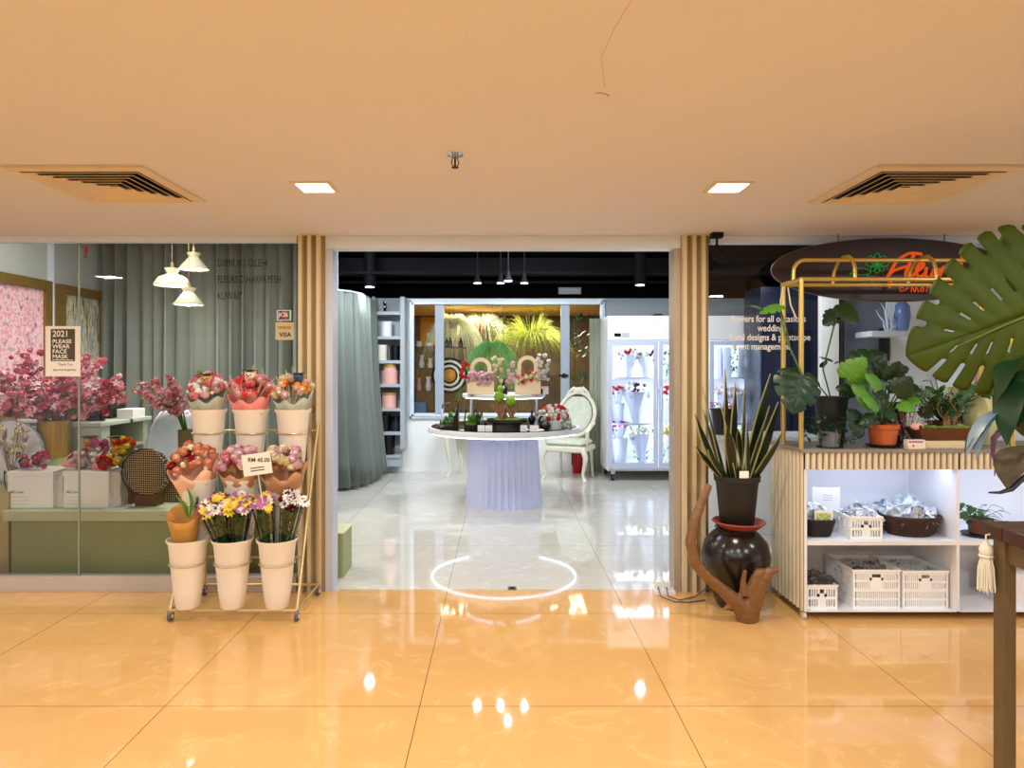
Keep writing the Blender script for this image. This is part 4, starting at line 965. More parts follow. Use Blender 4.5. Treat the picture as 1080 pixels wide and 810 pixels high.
# contents: white buckets and wrapped flowers
fr = random.Random(21)
FL_LABEL = {}
def fbucket(px, z, r, h, lab):
    c = (X(px, 9.1), 9.12, z); t = tag(MB().lathe([(r*0.75, 0), (r, h), (r+0.006, h), (r-0.004, h-0.003), (r*0.8, h*0.7), (0.001, h*0.7)], c, 22, True, False).build('flower_bucket', m_white), lab, 'bucket', 'white buckets in the fridge'); return c
def fbouquet(px, z, h, r, m1, m2, lab, leafy=False):
    c = (X(px, 9.1), 9.10, z); t = thing('fridge_bouquet', lab, 'bouquet', c, 'bouquets in the fridge')
    MB().lathe([(r*0.25, 0), (r*0.5, h*0.4), (r, h*0.85)], c, 16, False, False, mod=lambda a, z_: 1+0.12*math.sin(a*5)).build('wrap', m_wrapW, t)
    mb = MB(); mb2 = MB()
    for k in range(34): rose_head(mb if k % 3 else mb2, (c[0]+fr.uniform(-r, r)*.95, c[1]+fr.uniform(-r, r*.2)*.7, z+h*fr.uniform(.70, 1.08)), 0.024, fr)
    mb.build('flowers', m1, t); mb2.build('accent_flowers', m2, t)
    if leafy:
        mb = MB()
        for k in range(26): a = Vector((c[0]+fr.uniform(-r, r), c[1]-0.06, z+h*fr.uniform(.1, 1))); leaf(mb, a, a+Vector((fr.uniform(-.06,.06), -.03, fr.uniform(-.06,.08))), 0.025)
        mb.build('foliage', m_leaflt, t)
b0 = fz0+0.05
fbucket(653, b0, 0.12, 0.36, 'tall white bucket at the bottom of the leftmost fridge door'); fbouquet(653, b0+0.28, 0.28, 0.12, m_purp, m_pinkC, 'mauve stock flowers in the tall bucket behind the leftmost fridge door')
fbouquet(677, b0, 0.50, 0.17, m_wht, m_cream, 'tall white wrapped bouquet with trailing green leaves behind the leftmost fridge door, bottom', True)
fbucket(652, SHZ[0], 0.09, 0.26, 'small white bucket on the middle shelf behind the leftmost fridge door'); fbouquet(652, SHZ[0]+0.2, 0.28, 0.08, m_pinkB, m_redfl, 'slim pink bouquet in the small bucket behind the leftmost fridge door')
fbouquet(671, SHZ[0], 0.5, 0.18, m_wht, m_maroon, 'wide white wrapped bouquet on the middle shelf behind the leftmost fridge door')
fbouquet(663, SHZ[1], 0.36, 0.13, m_wht, m_redfl, 'white and red wrapped bouquet on the top shelf behind the leftmost fridge door'); fbouquet(681, SHZ[1], 0.33, 0.12, m_wht, m_maroon, 'white bouquet with dark centres on the top shelf behind the leftmost fridge door')
fbouquet(704, b0, 0.48, 0.13, m_yel, m_wht, 'yellow and white bouquet at the bottom of the middle fridge door', True); fbouquet(703, SHZ[0], 0.45, 0.12, m_redfl, m_pinkB, 'red and pink bouquet on the middle shelf of the middle fridge door'); fbouquet(704, SHZ[1], 0.35, 0.1, m_wht, m_maroon, 'white and maroon bouquet on the top shelf of the middle fridge door', True)
for k, px in enumerate((757, 767, 783, 793)):
    x = X(px, 9.0)
    o = MB().box(x-0.055, x+0.055, 9.0, 9.12, SHZ[1], SHZ[1]+0.42, 0.006).build('gift_bag', m_wrapW)
    tag(o, ['white paper bag on the top shelf, outermost left behind the right fridge door', 'white paper bag just left of the teal ribbon behind the right fridge door', 'white paper bag just right of the teal ribbon behind the right fridge door', 'white paper bag on the top shelf at the right end of the fridge'][k], 'bag', 'white bags behind the right fridge door')
t = thing('ribbon_bunch', 'teal green trailing ribbon bunch between the white bags in the fridge', 'ribbon', (X(775, 8.95), 8.95, SHZ[1]))
mb = MB(); rr = random.Random(5)
for k in range(50): a = Vector((X(775, 8.95)+rr.uniform(-.035,.035), 8.96, SHZ[1]+rr.uniform(0.02,.46))); leaf(mb, a, a+Vector((rr.uniform(-.05,.05), -.02, rr.uniform(-.06,.06))), 0.03)
mb.build('ribbon', mat('teal_ribbon', (60, 150, 130), 0.4, var=0.3), t)
for k, (px, z) in enumerate(((757, SHZ[0]), (778, SHZ[0]), (760, b0), (785, b0))):
    fbouquet(px, z, 0.45, 0.14, m_wht, m_pinkB, ['pale bouquet on the middle shelf beside the fridge centre, right door', 'pale bouquet on the middle shelf at the outer end, right fridge door', 'pale bouquet on the fridge floor behind the right door, pillar side', 'pale bouquet on the fridge floor behind the right door, outer end'][k])

# ------------------------------------------------------------------ beyond the right-hand glass
def slab(name, x0, x1, y0, y1, z0, z1, m, lab, cat, b=0.004): return tag(MB().box(x0, x1, y0, y1, z0, z1, b).build(name, m), lab, cat)
t = thing('navy_cabinet', 'tall glossy navy cabinet beside the fridge behind the right window', 'cabinet', (X(836, 8.3), 8.5, 0))
MB().box(X(803.5, 8.2), X(867, 8.2), 8.23, 8.8, 0, Z(302, 8.2), 0.005).build('body', m_navy, t)
MB().box(X(806, 8.2), X(835, 8.2), 8.2, 8.228, 0.1, Z(306, 8.2), 0.004).build('door', m_navy, t)
MB().box(X(836, 8.2), X(864, 8.2), 8.2, 8.228, 0.1, Z(306, 8.2), 0.004).build('door', m_navy, t)
slab('door_panel', X(866, 7.8), X(885, 7.8), 7.8, 7.88, 0, Z(298, 7.8), m_wall, 'white upright door leaf behind the right window beside the navy cabinet', 'door')
slab('black_post', X(886, 7.82), X(890, 7.82), 7.8, 7.9, 0, Z(296, 7.8), m_blkmat, 'thin black post beside the white door leaf behind the right window', 'post')
slab('grey_partition', X(891, 8.1), X(938, 8.1), 8.1, 8.2, 0, Z(298, 8.1), mat('blue_grey_wall', (128, 138, 156), 0.5, var=0.3, vs=3), 'blue-grey partition behind the right window under the oval sign', 'partition')
slab('white_column', X(939, 8.0), X(1000, 8.0), 8.0, 8.3, 0, 2.9, m_wall, 'white column behind the right window near the big monstera leaf', 'column')
t = thing('floating_shelf', 'white floating shelf behind the right window under the oval sign', 'shelf', at(940, 355, 7.7))
MB().box(X(919, 7.6), X(958, 7.6), 7.6, 7.95, Z(355, 7.6), Z(349, 7.6), 0.004).build('board', m_white, t)
MB().box(X(937, 7.9), X(941, 7.9), 7.95, 8.1, Z(380, 7.9), Z(345, 7.9)).build('bracket', m_blkmat, t)
zsh = Z(349, 7.6)
tag(MB().lathe([(0.05, 0), (0.07, 0.05), (0.09, 0.18), (0.08, 0.3), (0.03, 0.36)], (X(953, 7.75), 7.78, zsh), 20).build('blue_vase', mat('blue_glass', (110, 134, 190), 0.25)), 'blue glass vase on the white floating shelf', 'vase')
t = thing('silver_branches', 'silver twisted branches standing on the white floating shelf', 'branches', (X(940, 7.75), 7.75, zsh))
mb = MB(); rr = random.Random(3)
for k in range(9):
    p = [(X(936+k, 7.75), 7.78, zsh)]
    for j in range(4): p.append((p[-1][0]+rr.uniform(-.04,.03), p[-1][1]+rr.uniform(-.03,.03), p[-1][2]+rr.uniform(.05,.1)))
    mb.tube(p, [0.012, 0.01, 0.008, 0.006, 0.003], 6)
mb.build('twigs', m_silver, t)
slab('pink_banner', X(1028, 7.0), X(1062, 7.0), 7.0, 7.03, 0, Z(375, 7.0), mat('pink_banner', (236, 176, 176), 0.6), 'pale pink standing banner behind the right window', 'banner')
slab('pale_green_panel', X(1000, 6.6), X(1030, 6.6), 6.6, 6.65, 0, Z(408, 6.6), mat('pale_yellow_green', (206, 210, 150), 0.6), 'pale green low panel behind the right window near the bonsai tray', 'panel')
t = thing('shop_counter', 'low white counter with patterned top behind the snake plant', 'counter', (2.0, 6.2, 0))
MB().box(1.82, 2.9, 6.0, 6.5, 0, 0.84, 0.005).build('body', m_whitepaint, t)
MB().box(1.79, 2.93, 5.97, 6.53, 0.84, 0.88, 0.005).build('top', mat('speckled_top', (226, 230, 240), 0.4, var=0.4, vs=30), t)
c = (X(762, 6.2), 6.2, 0.88)
t = thing('black_planter', 'glossy black planter with pink sprigs on the white counter behind the snake plant', 'planter', c)
mb = MB(); pot(mb, c, 0.075, 0.11, 0.24); mb.build('pot', m_blk, t)
mb = MB(); rr = random.Random(6)
for k in range(14): daisy(mb, (c[0]+rr.uniform(-.12,.12), c[1]+rr.uniform(-.08,.02), c[2]+0.22+rr.uniform(0,.08)), 0.02, 5, rr)
mb.build('sprigs', m_pinkC, t)

# ------------------------------------------------------------------ left window: office side
def pendant(px, py, Y_, wpx, kind, lab):
    c = at(px, py, Y_); r = wpx/2/F*Y_       # rim centre
    t = thing('pendant_lamp', lab, 'pendant lamp', c, 'pendant lamps in the left window')
    if kind == 'cone': prof = [(r, 0), (r*0.34, r*0.80), (r*0.30, r*0.88), (r*0.44, r*1.12), (r*0.44, r*1.14), (r*0.1, r*1.16)]
    else: prof = [(r, 0), (r*0.97, r*0.12), (r*0.74, r*0.48), (r*0.32, r*0.66), (r*0.26, r*0.74), (r*0.40, r*1.0), (r*0.40, r*1.02), (r*0.1, r*1.04)]
    MB().lathe(prof, c, 32, False, False).build('lamp_shade', mat('cream_shade', (232, 226, 196), 0.4), t, thick=0.003)
    top = prof[-1][1]
    MB().tube([(c[0], c[1], c[2]+top), (c[0], c[1], c[2]+top+0.05)], 0.014, 10).build('cap', m_goldp, t)
    MB().tube([(c[0], c[1], c[2]+top+0.05), (c[0], c[1], 3.0)], 0.003, 5).build('cord', m_goldp, t)
    MB().ball((c[0], c[1], c[2]+r*0.25), r*0.32, 12, 8).build('bulb', m_lamp, t)
    MB().lathe([(r*0.93, 0.008), (r*0.93, 0.012)], c, 28).build('diffuser', m_lamp, t)
    area('pendant_glow', (c[0], c[1], c[2]-0.02), r*1.2, r*1.2, 9, (1, .93, .8))
pendant(181.5, 301.5, 6.0, 36, 'dome', 'cream dome pendant lamp, the one nearest the framed paintings')
pendant(204.3, 284.5, 6.15, 31, 'cone', 'cream cone pendant lamp hanging highest of the three')
pendant(199, 322, 5.85, 32, 'cone', 'bright cream cone pendant lamp hanging lowest of the three')
# framed paintings on the left wall
def framed(y0, y1, z0, z1, m_pic, lab, prm):
    t = thing('framed_painting', lab, 'painting', (XL+0.02, (y0+y1)/2, z0)); f_ = 0.085
    mb = MB().box(XL, XL+0.05, y0, y0+f_, z0, z1).box(XL, XL+0.05, y1-f_, y1, z0, z1).box(XL, XL+0.05, y0+f_, y1-f_, z0, z0+f_).box(XL, XL+0.05, y0+f_, y1-f_, z1-f_, z1)
    mb.build('frame', prm, t, smooth=False)
    MB().box(XL+0.004, XL+0.02, y0+f_, y1-f_, z0+f_, z1-f_).build('canvas', m_pic, t)
p1 = paint_picture('pink_blossom_canvas', ((120, 70, 110), (196, 150, 170), (232, 200, 206), (206, 120, 130), (236, 222, 226)), 16, (1, 1.2, 0.8), 0.4)
p2 = paint_picture('birch_canvas', ((40, 52, 40), (120, 110, 60), (206, 196, 172), (60, 120, 130), (214, 206, 190)), 5, (1, 6, 0.9), 0.8)
framed(4.9, X(50, 1)/X(50, 1)*(4.15*F/(CX-50)), 1.05, Z(297, 6.12), p1, 'large framed pink and white abstract painting on the left side wall', m_goldfr)
framed(4.15*F/(CX-58), 4.15*F/(CX-108), 1.05, Z(299, 6.21), p2, 'framed painting of birch trunks with teal patch on the left side wall, further in', m_goldfr)
struct('trim_wall_corner', MB().box(XL, XL+0.035, 6.12, 6.16, 0, 2.96), m_silver)
# reception desk
dx = -3.18
t = thing('reception_desk', 'sage grey L-shaped reception desk behind the window bench', 'desk', (-3.6, 5.8, 0))
MB().box(XL+0.05, dx, 5.32, 5.40, 0, 1.03).build('front_panel', m_desk, t)
MB().box(dx-0.45, dx, 5.40, 5.44, 0.04, 1.03).box(dx-0.45, dx, 5.95, 6.02, 0.04, 1.03).box(dx-0.45, dx-0.40, 5.44, 5.95, 0.04, 1.03).box(dx-0.40, dx, 5.44, 5.95, 0.62, 0.65).box(dx-0.40, dx, 5.44, 5.95, 0.82, 0.84).build('side_cabinet', m_desk, t, smooth=False)
MB().box(XL+0.03, dx+0.02, 5.28, 5.75, 1.03, 1.06, 0.004).box(dx-0.5, dx+0.02, 5.7, 6.06, 1.03, 1.06, 0.004).build('desk_top', mat('desk_top', (176, 184, 170), 0.4), t)
slab('monitor', -3.62, -3.25, 5.45, 5.50, 1.06, 1.24, m_blk, 'low black monitor on the reception desk behind the pink blossoms', 'monitor')
slab('paper_stack', -3.32, -3.18, 5.78, 5.98, 1.06, 1.14, m_white, 'stack of white papers at the far end of the reception desk', 'papers')
slab('printer', -3.62, -3.36, 5.76, 6.0, 1.06, 1.2, m_blkmat, 'black printer on the reception desk beside the stacked papers', 'printer', 0.02)
# white shell chair
cx, cy = X(186, 5.75), 5.75
t = thing('shell_chair', 'white shell chair with rounded back behind the woven hat box', 'chair', (cx, cy, 0))
mb = MB(); rows = []
for k in range(9):
    u = k/8; z = 0.50+0.62*u; hw = 0.27*(1-0.25*u**4) ; rows.append([(cx+hw*(j/4-1)*(math.sqrt(max(0.0, 1-(u**5)*0.5))), cy+0.22*(1-((j/4-1)**2))-0.02+0.06*u, z) for j in range(9)])
mb.grid(rows).build('backrest', m_shelfgrey, t, thick=0.025)
MB().box(cx-0.26, cx+0.26, cy-0.25, cy+0.22, 0.44, 0.50, 0.05).build('seat', m_white, t)
for sx_ in (-1, 1):
    for sy_ in (-1, 1): MB().tube([(cx+sx_*0.15, cy+sy_*0.13, 0.45), (cx+sx_*0.24, cy+sy_*0.22, 0)], [0.016, 0.01], 8).build('leg', m_legwood, t)
    MB().tube([(cx+sx_*0.27, cy+0.12, 0.48), (cx+sx_*0.30, cy-0.02, 0.72), (cx+sx_*0.30, cy-0.22, 0.72)], 0.016, 8).build('armrest', m_shelfgrey, t)
# sage bench behind the glass and its end block
bx0, bx1 = X(6, 4.66), KX0-0.06
t = thing('window_bench', 'long sage green display bench with pale lip just inside the left glass', 'bench', ((bx0+bx1)/2, 4.9, 0))
MB().box(bx0+0.04, bx1, 4.66, 5.12, 0, 0.43).build('base', m_green_bench, t)
MB().box(bx0, bx1, 4.63, 5.14, 0.43, 0.502, 0.004).build('top_board', m_green_lip, t)
MB().box(bx0-1.8, bx0-0.01, 4.70, 5.14, 0, 0.62).build('side_plinth', mat('cream_plinth', (196, 180, 128), 0.5), t)
t = thing('step_block', 'low sage green step block just inside the entrance beside the left jamb', 'step', (-1.45, 4.9, 0))
MB().box(-1.30, -1.12, 4.76, 5.03, 0, 0.31).build('body', m_green_bench, t); MB().box(-1.30, -1.115, 4.755, 5.035, 0.31, 0.322, 0.003).build('top_board', m_green_lip, t)
BT = 0.503
# white gift boxes / bags with thin printed lines
def giftbag(px0, px1, Y_, dep, lab, sidebag=False):
    x0, x1 = X(px0, Y_), X(px1, Y_); zt = Z(497, Y_)
    t = thing('gift_box', lab, 'gift box', ((x0+x1)/2, Y_, BT), 'white boxes on the window bench')
    MB().box(x0, x1, Y_, Y_+dep, BT, zt-0.035, 0.003).build('body', m_offwhite, t)
    MB().box(x0-0.004, x1+0.004, Y_-0.004, Y_+dep+0.004, zt-0.035, zt, 0.003).build('lid', m_offwhite, t)
    text('All Love', 0.028, (x0+0.02, Y_-0.0015, BT+0.105), m_txtdark, t, 'printed_name', ext=0.0004)
    for k in range(3): MB().box(x0+0.02, x0+(x1-x0)*0.45, Y_-0.001, Y_, BT+0.028+k*0.024, BT+0.030+k*0.024).build('printed_line', mat('faint_print', (190, 178, 150), 0.6), t)
giftbag(8, 56, 4.72, 0.26, 'wide off-white box with small lettering at the far end of the window bench')
giftbag(67, 114.5, 4.72, 0.26, 'off-white box with small lettering behind the glass seam, beside the clear bag')
def foilbag(px0, px1, lab):
    x0, x1 = X(px0, 4.75), X(px1, 4.75); zt = Z(498, 4.75); mb = MB(); rr = random.Random(int(px0)); rings = []
    for k in range(7):
        u = k/6; rings.append([(x+rr.uniform(-.006,.006), y+rr.uniform(-.008,.008), BT+0.001+(zt-BT)*u) for (x, y) in ((x0, 4.76), ((x0+x1)/2, 4.745), (x1, 4.76), (x1, 4.9), ((x0+x1)/2, 4.91), (x0, 4.9))])
    tag(mb.rings(rings, True, False).build('clear_bag', mat('frosted_film', (214, 212, 206), 0.25, var=0.2), smooth=False), lab, 'bag', 'crinkled film bags on the bench')
foilbag(57.5, 66, 'crinkled frosted film bag standing between the two off-white boxes'); foilbag(115.5, 125.5, 'crinkled frosted film bag at the woven disc end of the off-white boxes')
# woven round box with lid leaning, brown leather base
c = at(153, 498, 4.78)
t = thing('woven_hat_box', 'round black and cream woven hat box lid propped on a brown block', 'hat box', (c[0], 4.85, BT))
r = 24.5*4.78/F
m_wov = woven('checked_weave', (206, 184, 132), (44, 34, 24), 62)
mb = MB(); mb.tube([(c[0], c[1], c[2]), (c[0]+0.01, c[1]+0.05, c[2]+0.0)], r, 44); mb.build('woven_lid', m_wov, t)
MB().tube([(c[0]+r*math.cos(2*PI*i/44), c[1]+0.0, c[2]+r*math.sin(2*PI*i/44)) for i in range(44)], 0.005, 6, closed=True).build('rim', m_wickerblk, t)
MB().box(X(143, 4.8), X(166, 4.8), 4.79, 4.89, BT, Z(519, 4.8), 0.004).build('brown_block', mat('brown_leather', (96, 54, 28), 0.4), t)
mb = MB().tube([(X(178, 4.95), 4.95, Z(516, 4.95)), (X(178, 4.95), 5.03, Z(516, 4.95))], 0.14, 40)
mb2 = tag(mb.build('woven_hat_box', m_wov), 'second checked woven round box partly hidden behind the kraft wrapped flower', 'hat box')
slab('brown_carton', X(126, 4.9), X(142, 4.9), 4.86, 5.02, BT, Z(503, 4.9), mat('dark_carton', (84, 50, 36), 0.6), 'dark brown carton on the bench between film bag and woven lid', 'box')
slab('white_sheet', X(118, 4.78), X(141, 4.78), 4.66, 4.80, BT, BT+0.006, m_white, 'white paper sheet lying on the bench below the dark brown carton', 'paper', 0)
# table for the blossoms
slab('vase_stand', X(14, 5.2), X(112, 5.2), 5.08+0.07, 5.27, 0, 0.80, m_green_lip, 'pale sage stand behind the gift boxes that carries the brass vase', 'stand')
vz = 0.80; c = (X(56, 5.2), 5.21, vz)
t = thing('flower_vase', 'tall brass coloured ribbed vase in the left window', 'vase', c)
hv = Z(443.5, 5.2)-vz; rv = 15*5.2/F
MB().lathe([(rv, 0), (rv, 0.004), (rv*1.0, hv), (rv*0.93, hv), (rv*0.92, hv*0.7), (0.001, hv*0.7)], c, 120, True, False, mod=lambda a, z: 1+0.02*abs(math.sin(a*15))).build('vase_body', m_brass_rib, t, sharp=80)
# pink blossom branches
t = thing('blossom_branches', 'huge spread of pink artificial blossoms in the brass ribbed vase', 'flowers', (c[0], c[1], vz+hv))
rr = random.Random(14); mbs = MB(); mA, mB_, mC_, mL = MB(), MB(), MB(), MB()
for k in range(78):
    tx = rr.uniform(-78, 78); ty = rr.uniform(-34, 34)
    if (tx/80)**2+(ty/36)**2 > 1: continue
    Yk = 5.15+rr.uniform(-.28, .30); tip = Vector(at(56+tx, 410+ty, Yk)) if rr.random() < .8 else Vector(at(56+tx*0.9, 398+ty*0.7, Yk))
    b = Vector((c[0]+rr.uniform(-.05,.05), c[1], vz+hv-0.05)); m_ = b*0.5+tip*0.5+Vector((0,0,0.05))
    mbs.tube([b, m_, tip], [0.004, 0.003, 0.002], 5)
    for j in range(11):
        u = rr.uniform(.62, 1.06); p = b*(1-u)+tip*u+Vector((rr.uniform(-.05,.05), rr.uniform(-.05,.05), rr.uniform(-.04,.05)))
        q = rr.random(); tgt = mA if q < .5 else (mB_ if q < .75 else mC_)
        if rr.random() < 0.5: rose_head(tgt, p, rr.uniform(.018, .032), rr)
        else: daisy(tgt, p, rr.uniform(.024, .04), 5, rr)
    for j in range(6):
        u = rr.uniform(.5, 1); p = b*(1-u)+tip*u; leaf(mL, p, p+Vector((rr.uniform(-.06,.06), rr.uniform(-.05,.05), rr.uniform(-.05,.05))), 0.02)
mbs.build('branches', m_bark, t); mA.build('pink_blossoms', m_pinkA, t); mB_.build('pale_blossoms', m_pinkB, t); mC_.build('deep_pink_blossoms', m_pinkC, t); mL.build('leaves', m_leaf, t)
# white cushion on the cream plinth + dried flowers + photo frame
t = thing('cushion', 'plump white cushion on the cream plinth at the far left window edge', 'cushion', (-3.72, 5.07, 0.62))
MB().ball((-3.72, 5.09, 0.86), 0.25, 22, 12, (1.0, 0.20, 0.96)).build('cushion_cover', m_white, t); MB().tube([(-3.72+0.25*math.cos(2*PI*i/40), 5.07, 0.86+0.24*math.sin(2*PI*i/40)) for i in range(40)], 0.006, 6, closed=True).build('piping', m_shelfgrey, t)
t = thing('photo_frame', 'small grey and white photo frame standing beside the brass vase', 'photo frame', at(33, 482, 5.18))
MB().box(X(26, 5.18), X(40, 5.18), 5.17, 5.19, 0.80, Z(449, 5.18), 0.003).build('frame', m_offwhite, t)
MB().box(X(29, 5.17), X(37, 5.17), 5.166, 5.17, Z(478, 5.17), Z(455, 5.17)).build('picture', paint_picture('grey_picture', ((90, 90, 96), (150, 150, 156), (190, 180, 180)), 12), t)
t = thing('dried_flower_bunch', 'bunch of dried white flowers and mauve sprigs at the far left of the window', 'flowers', at(12, 486, 4.85))
rr = random.Random(31); mbs = MB(); mW = MB(); mP = MB(); zb_ = Z(497, 4.9)+0.002
for k in range(34):
    tip = Vector(at(rr.uniform(-6, 30), rr.uniform(447, 480), 4.85+rr.uniform(-.06, .06))); b = Vector((X(12, 4.85)+rr.uniform(-.03,.03), 4.85, 0.66)); mbs.tube([b, tip], 0.0018, 4)
    (rose_head(mW, tip, 0.02, rr) if k % 3 else [leaf(mP, tip, tip+Vector((rr.uniform(-.03,.03), 0, rr.uniform(.02,.07))), 0.012) for _ in range(4)])
mbs.build('stems', m_bark, t); mW.build('white_flowers', m_cream, t); mP.build('mauve_sprigs', m_purp, t)
MB().lathe([(0.035, 0), (0.045, 0.05), (0.045, 0.13), (0.041, 0.13), (0.001, 0.02)], (X(12, 4.85), 4.85, 0.62), 18, True, False).build('jar', m_clear, t)

m_peach = C('peach_flower', (240, 170, 136))
# bouquets
def bouquet(name, lab, base, tip, r, wrapm, heads, seed=1, group=None, cat='bouquet', ruff=0.16, heightk=0.86, head_r=0.026, fill=None, dome=0.45, wrapn=7, stemr=0.25, open_=True, sy=0.8):
    base, tip = Vector(base), Vector(tip); ax = (tip-base); L_ = ax.length; az = ax.normalized()
    rot = Vector((0,0,1)).rotation_difference(az).to_matrix().to_4x4(); M_ = Matrix.Translation(base) @ rot
    t = thing(name, lab, cat, tuple(base), group); rr = random.Random(seed)
    if wrapm:
        n = 40; rings = []
        for k in range(6):
            u = k/5; rad = r*(stemr+(1-stemr)*u**0.85)
            rings.append([(rad*math.cos(2*PI*j/n)*(1+ruff*u*0.45*math.sin(wrapn*2*PI*j/n)), rad*sy*math.sin(2*PI*j/n)*(1+ruff*u*0.45*math.sin(wrapn*2*PI*j/n)), L_*heightk*u+(ruff*r*0.8*math.sin(wrapn*2*PI*j/n+1.0)+(0.40*r*math.sin(2*PI*j/n)))*u*u) for j in range(n)])
        MB().rings(rings, True, False).xf(M_).build('wrap', wrapm, t, thick=0.002 if wrapm is not m_cello else 0.0, sharp=60)
    for (nm, mm, cnt, kind) in heads:
        mb = MB(); single = kind == 'rose' and cnt <= 8
        for k in range(cnt):
            if single and k: mb.build(nm.rstrip('s'), mm, t); mb = MB()
            a = rr.uniform(0, 2*PI); q = math.sqrt(rr.random())*0.95
            p = M_ @ Vector((r*q*math.cos(a), r*sy*q*math.sin(a), L_*heightk+r*(dome+0.25)*(1-q*q)+0.28*r*q*math.sin(a)+rr.uniform(-.005,.02)))
            if kind == 'rose': rose_head(mb, p, head_r*rr.uniform(.85, 1.15), rr)
            elif kind == 'daisy': daisy(mb, p, head_r*rr.uniform(.9, 1.3), 9, rr)
            elif kind == 'puff': mb.ball(p, head_r*rr.uniform(.4, .8), 7, 5, (1,1,1), .2, rr)
            elif kind == 'leaf': leaf(mb, p, p+Vector((rr.uniform(-.05,.05), rr.uniform(-.04,.02), rr.uniform(.02,.07))), 0.018)
            elif kind == 'grass': mb.tube([M_ @ Vector((0,0,L_*.5)), p, p+(p-(M_ @ Vector((0,0,L_*.5))))*0.25], 0.0014, 3)
        mb.build(nm.rstrip('s') if single else nm, mm, t)
    return t, M_
G_ = 'wrapped bouquets lying on the gift boxes'
bt = Z(497, 4.72)+0.012
def lying(px0, py0, px1, py1, Y0, Y1, r, wm, heads, lab, seed, zoff=0.0):
    a = at(px0, py0, Y0); b = at(px1, py1, Y1); return bouquet('lying_bouquet', lab, a, b, r, wm, heads, seed, G_, ruff=0.2, head_r=0.022)
lying(20, 489, 46, 484, 4.84, 4.78, 0.06, m_wrapL, [('pink_flowers', m_pinkC, 9, 'rose')], 'lilac wrapped bouquet with dark pink flowers lying on the wide off-white box', 41)
lying(14, 491, 30, 487, 4.9, 4.76, 0.05, m_wrapL, [('mauve_flowers', m_pinkC, 7, 'rose')], 'small lilac bouquet lying at the outer end of the wide off-white box', 42)
lying(66, 490, 84, 484, 4.86, 4.76, 0.06, m_wrapP, [('cream_flowers', m_pinkB, 19, 'rose')], 'pale peach bouquet lying on the off-white box by the glass seam', 43)
lying(84, 492, 104, 480, 4.9, 4.80, 0.06, m_wrapG, [('white_flowers', m_wht, 8, 'rose')], 'grey wrapped bouquet lying behind the glass seam', 44)
lying(98, 493, 112, 487, 4.8, 4.74, 0.055, m_wrapK, [('red_flowers', m_redfl, 9, 'rose')], 'coral bouquet of red flowers lying on the off-white box near the film bag', 45)
lying(112, 492, 121, 484, 4.84, 4.76, 0.05, m_wrapG, [('yellow_flowers', m_yel, 7, 'rose')], 'small bouquet of yellow flowers lying next to the red one', 46)
def grad_cap(mb, c, s_):
    mb.box(c[0]-s_, c[0]+s_, c[1]-s_, c[1]+s_, c[2], c[2]+s_*0.12); mb.lathe([(s_*.6, -s_*.5), (s_*.62, 0)], c, 14)
def plush(t, c, s_, fur, cap, scarf=None):
    MB().ball(c, s_, 14, 9, (1, .9, .9)).build('toy_head', fur, t)
    MB().ball((c[0]-s_*.7, c[1], c[2]+s_*.6), s_*.3, 8, 6).ball((c[0]+s_*.7, c[1], c[2]+s_*.6), s_*.3, 8, 6).build('toy_ears', fur, t)
    MB().ball((c[0]-s_*.35, c[1]-s_*.85, c[2]+s_*.1), s_*.13, 6, 5).ball((c[0]+s_*.35, c[1]-s_*.85, c[2]+s_*.1), s_*.13, 6, 5).ball((c[0], c[1]-s_*.95, c[2]-s_*.15), s_*.15, 6, 5).build('toy_face', m_blk, t)
    MB().ball((c[0], c[1], c[2]-s_*1.5), s_*.85, 12, 8, (1, .85, 1.1)).build('toy_body', scarf or fur, t)
    mb = MB(); grad_cap(mb, (c[0], c[1], c[2]+s_*.85), s_*1.05); mb.build('toy_cap', cap, t, smooth=False)
m_fur = mat('tan_plush', (216, 170, 112), 0.9, bump=0.6, bs=150); m_orfur = mat('orange_plush', (222, 150, 52), 0.9, bump=0.6, bs=150)
for k, (px, py, lab) in enumerate(((94, 470, 'orange bouquet with a graduation cap toy in front of the reception desk'), (123, 468, 'yellow and red bouquet with a dark graduation cap beside the woven lid'))):
    t, M_ = bouquet('graduation_bouquet', lab, at(px+6, 494, 4.92), at(px+8, 470, 4.86), 0.085, m_wrapP if k == 0 else m_wrapG, [('flowers', m_yel if k else m_pinkC, 9, 'rose'), ('accent_flowers', m_redfl if k else m_purp, 8, 'rose')], 50+k, 'graduation bouquets in the left window')
    plush(t, at(px, 466, 4.86), 0.042, m_orfur, m_blkmat)
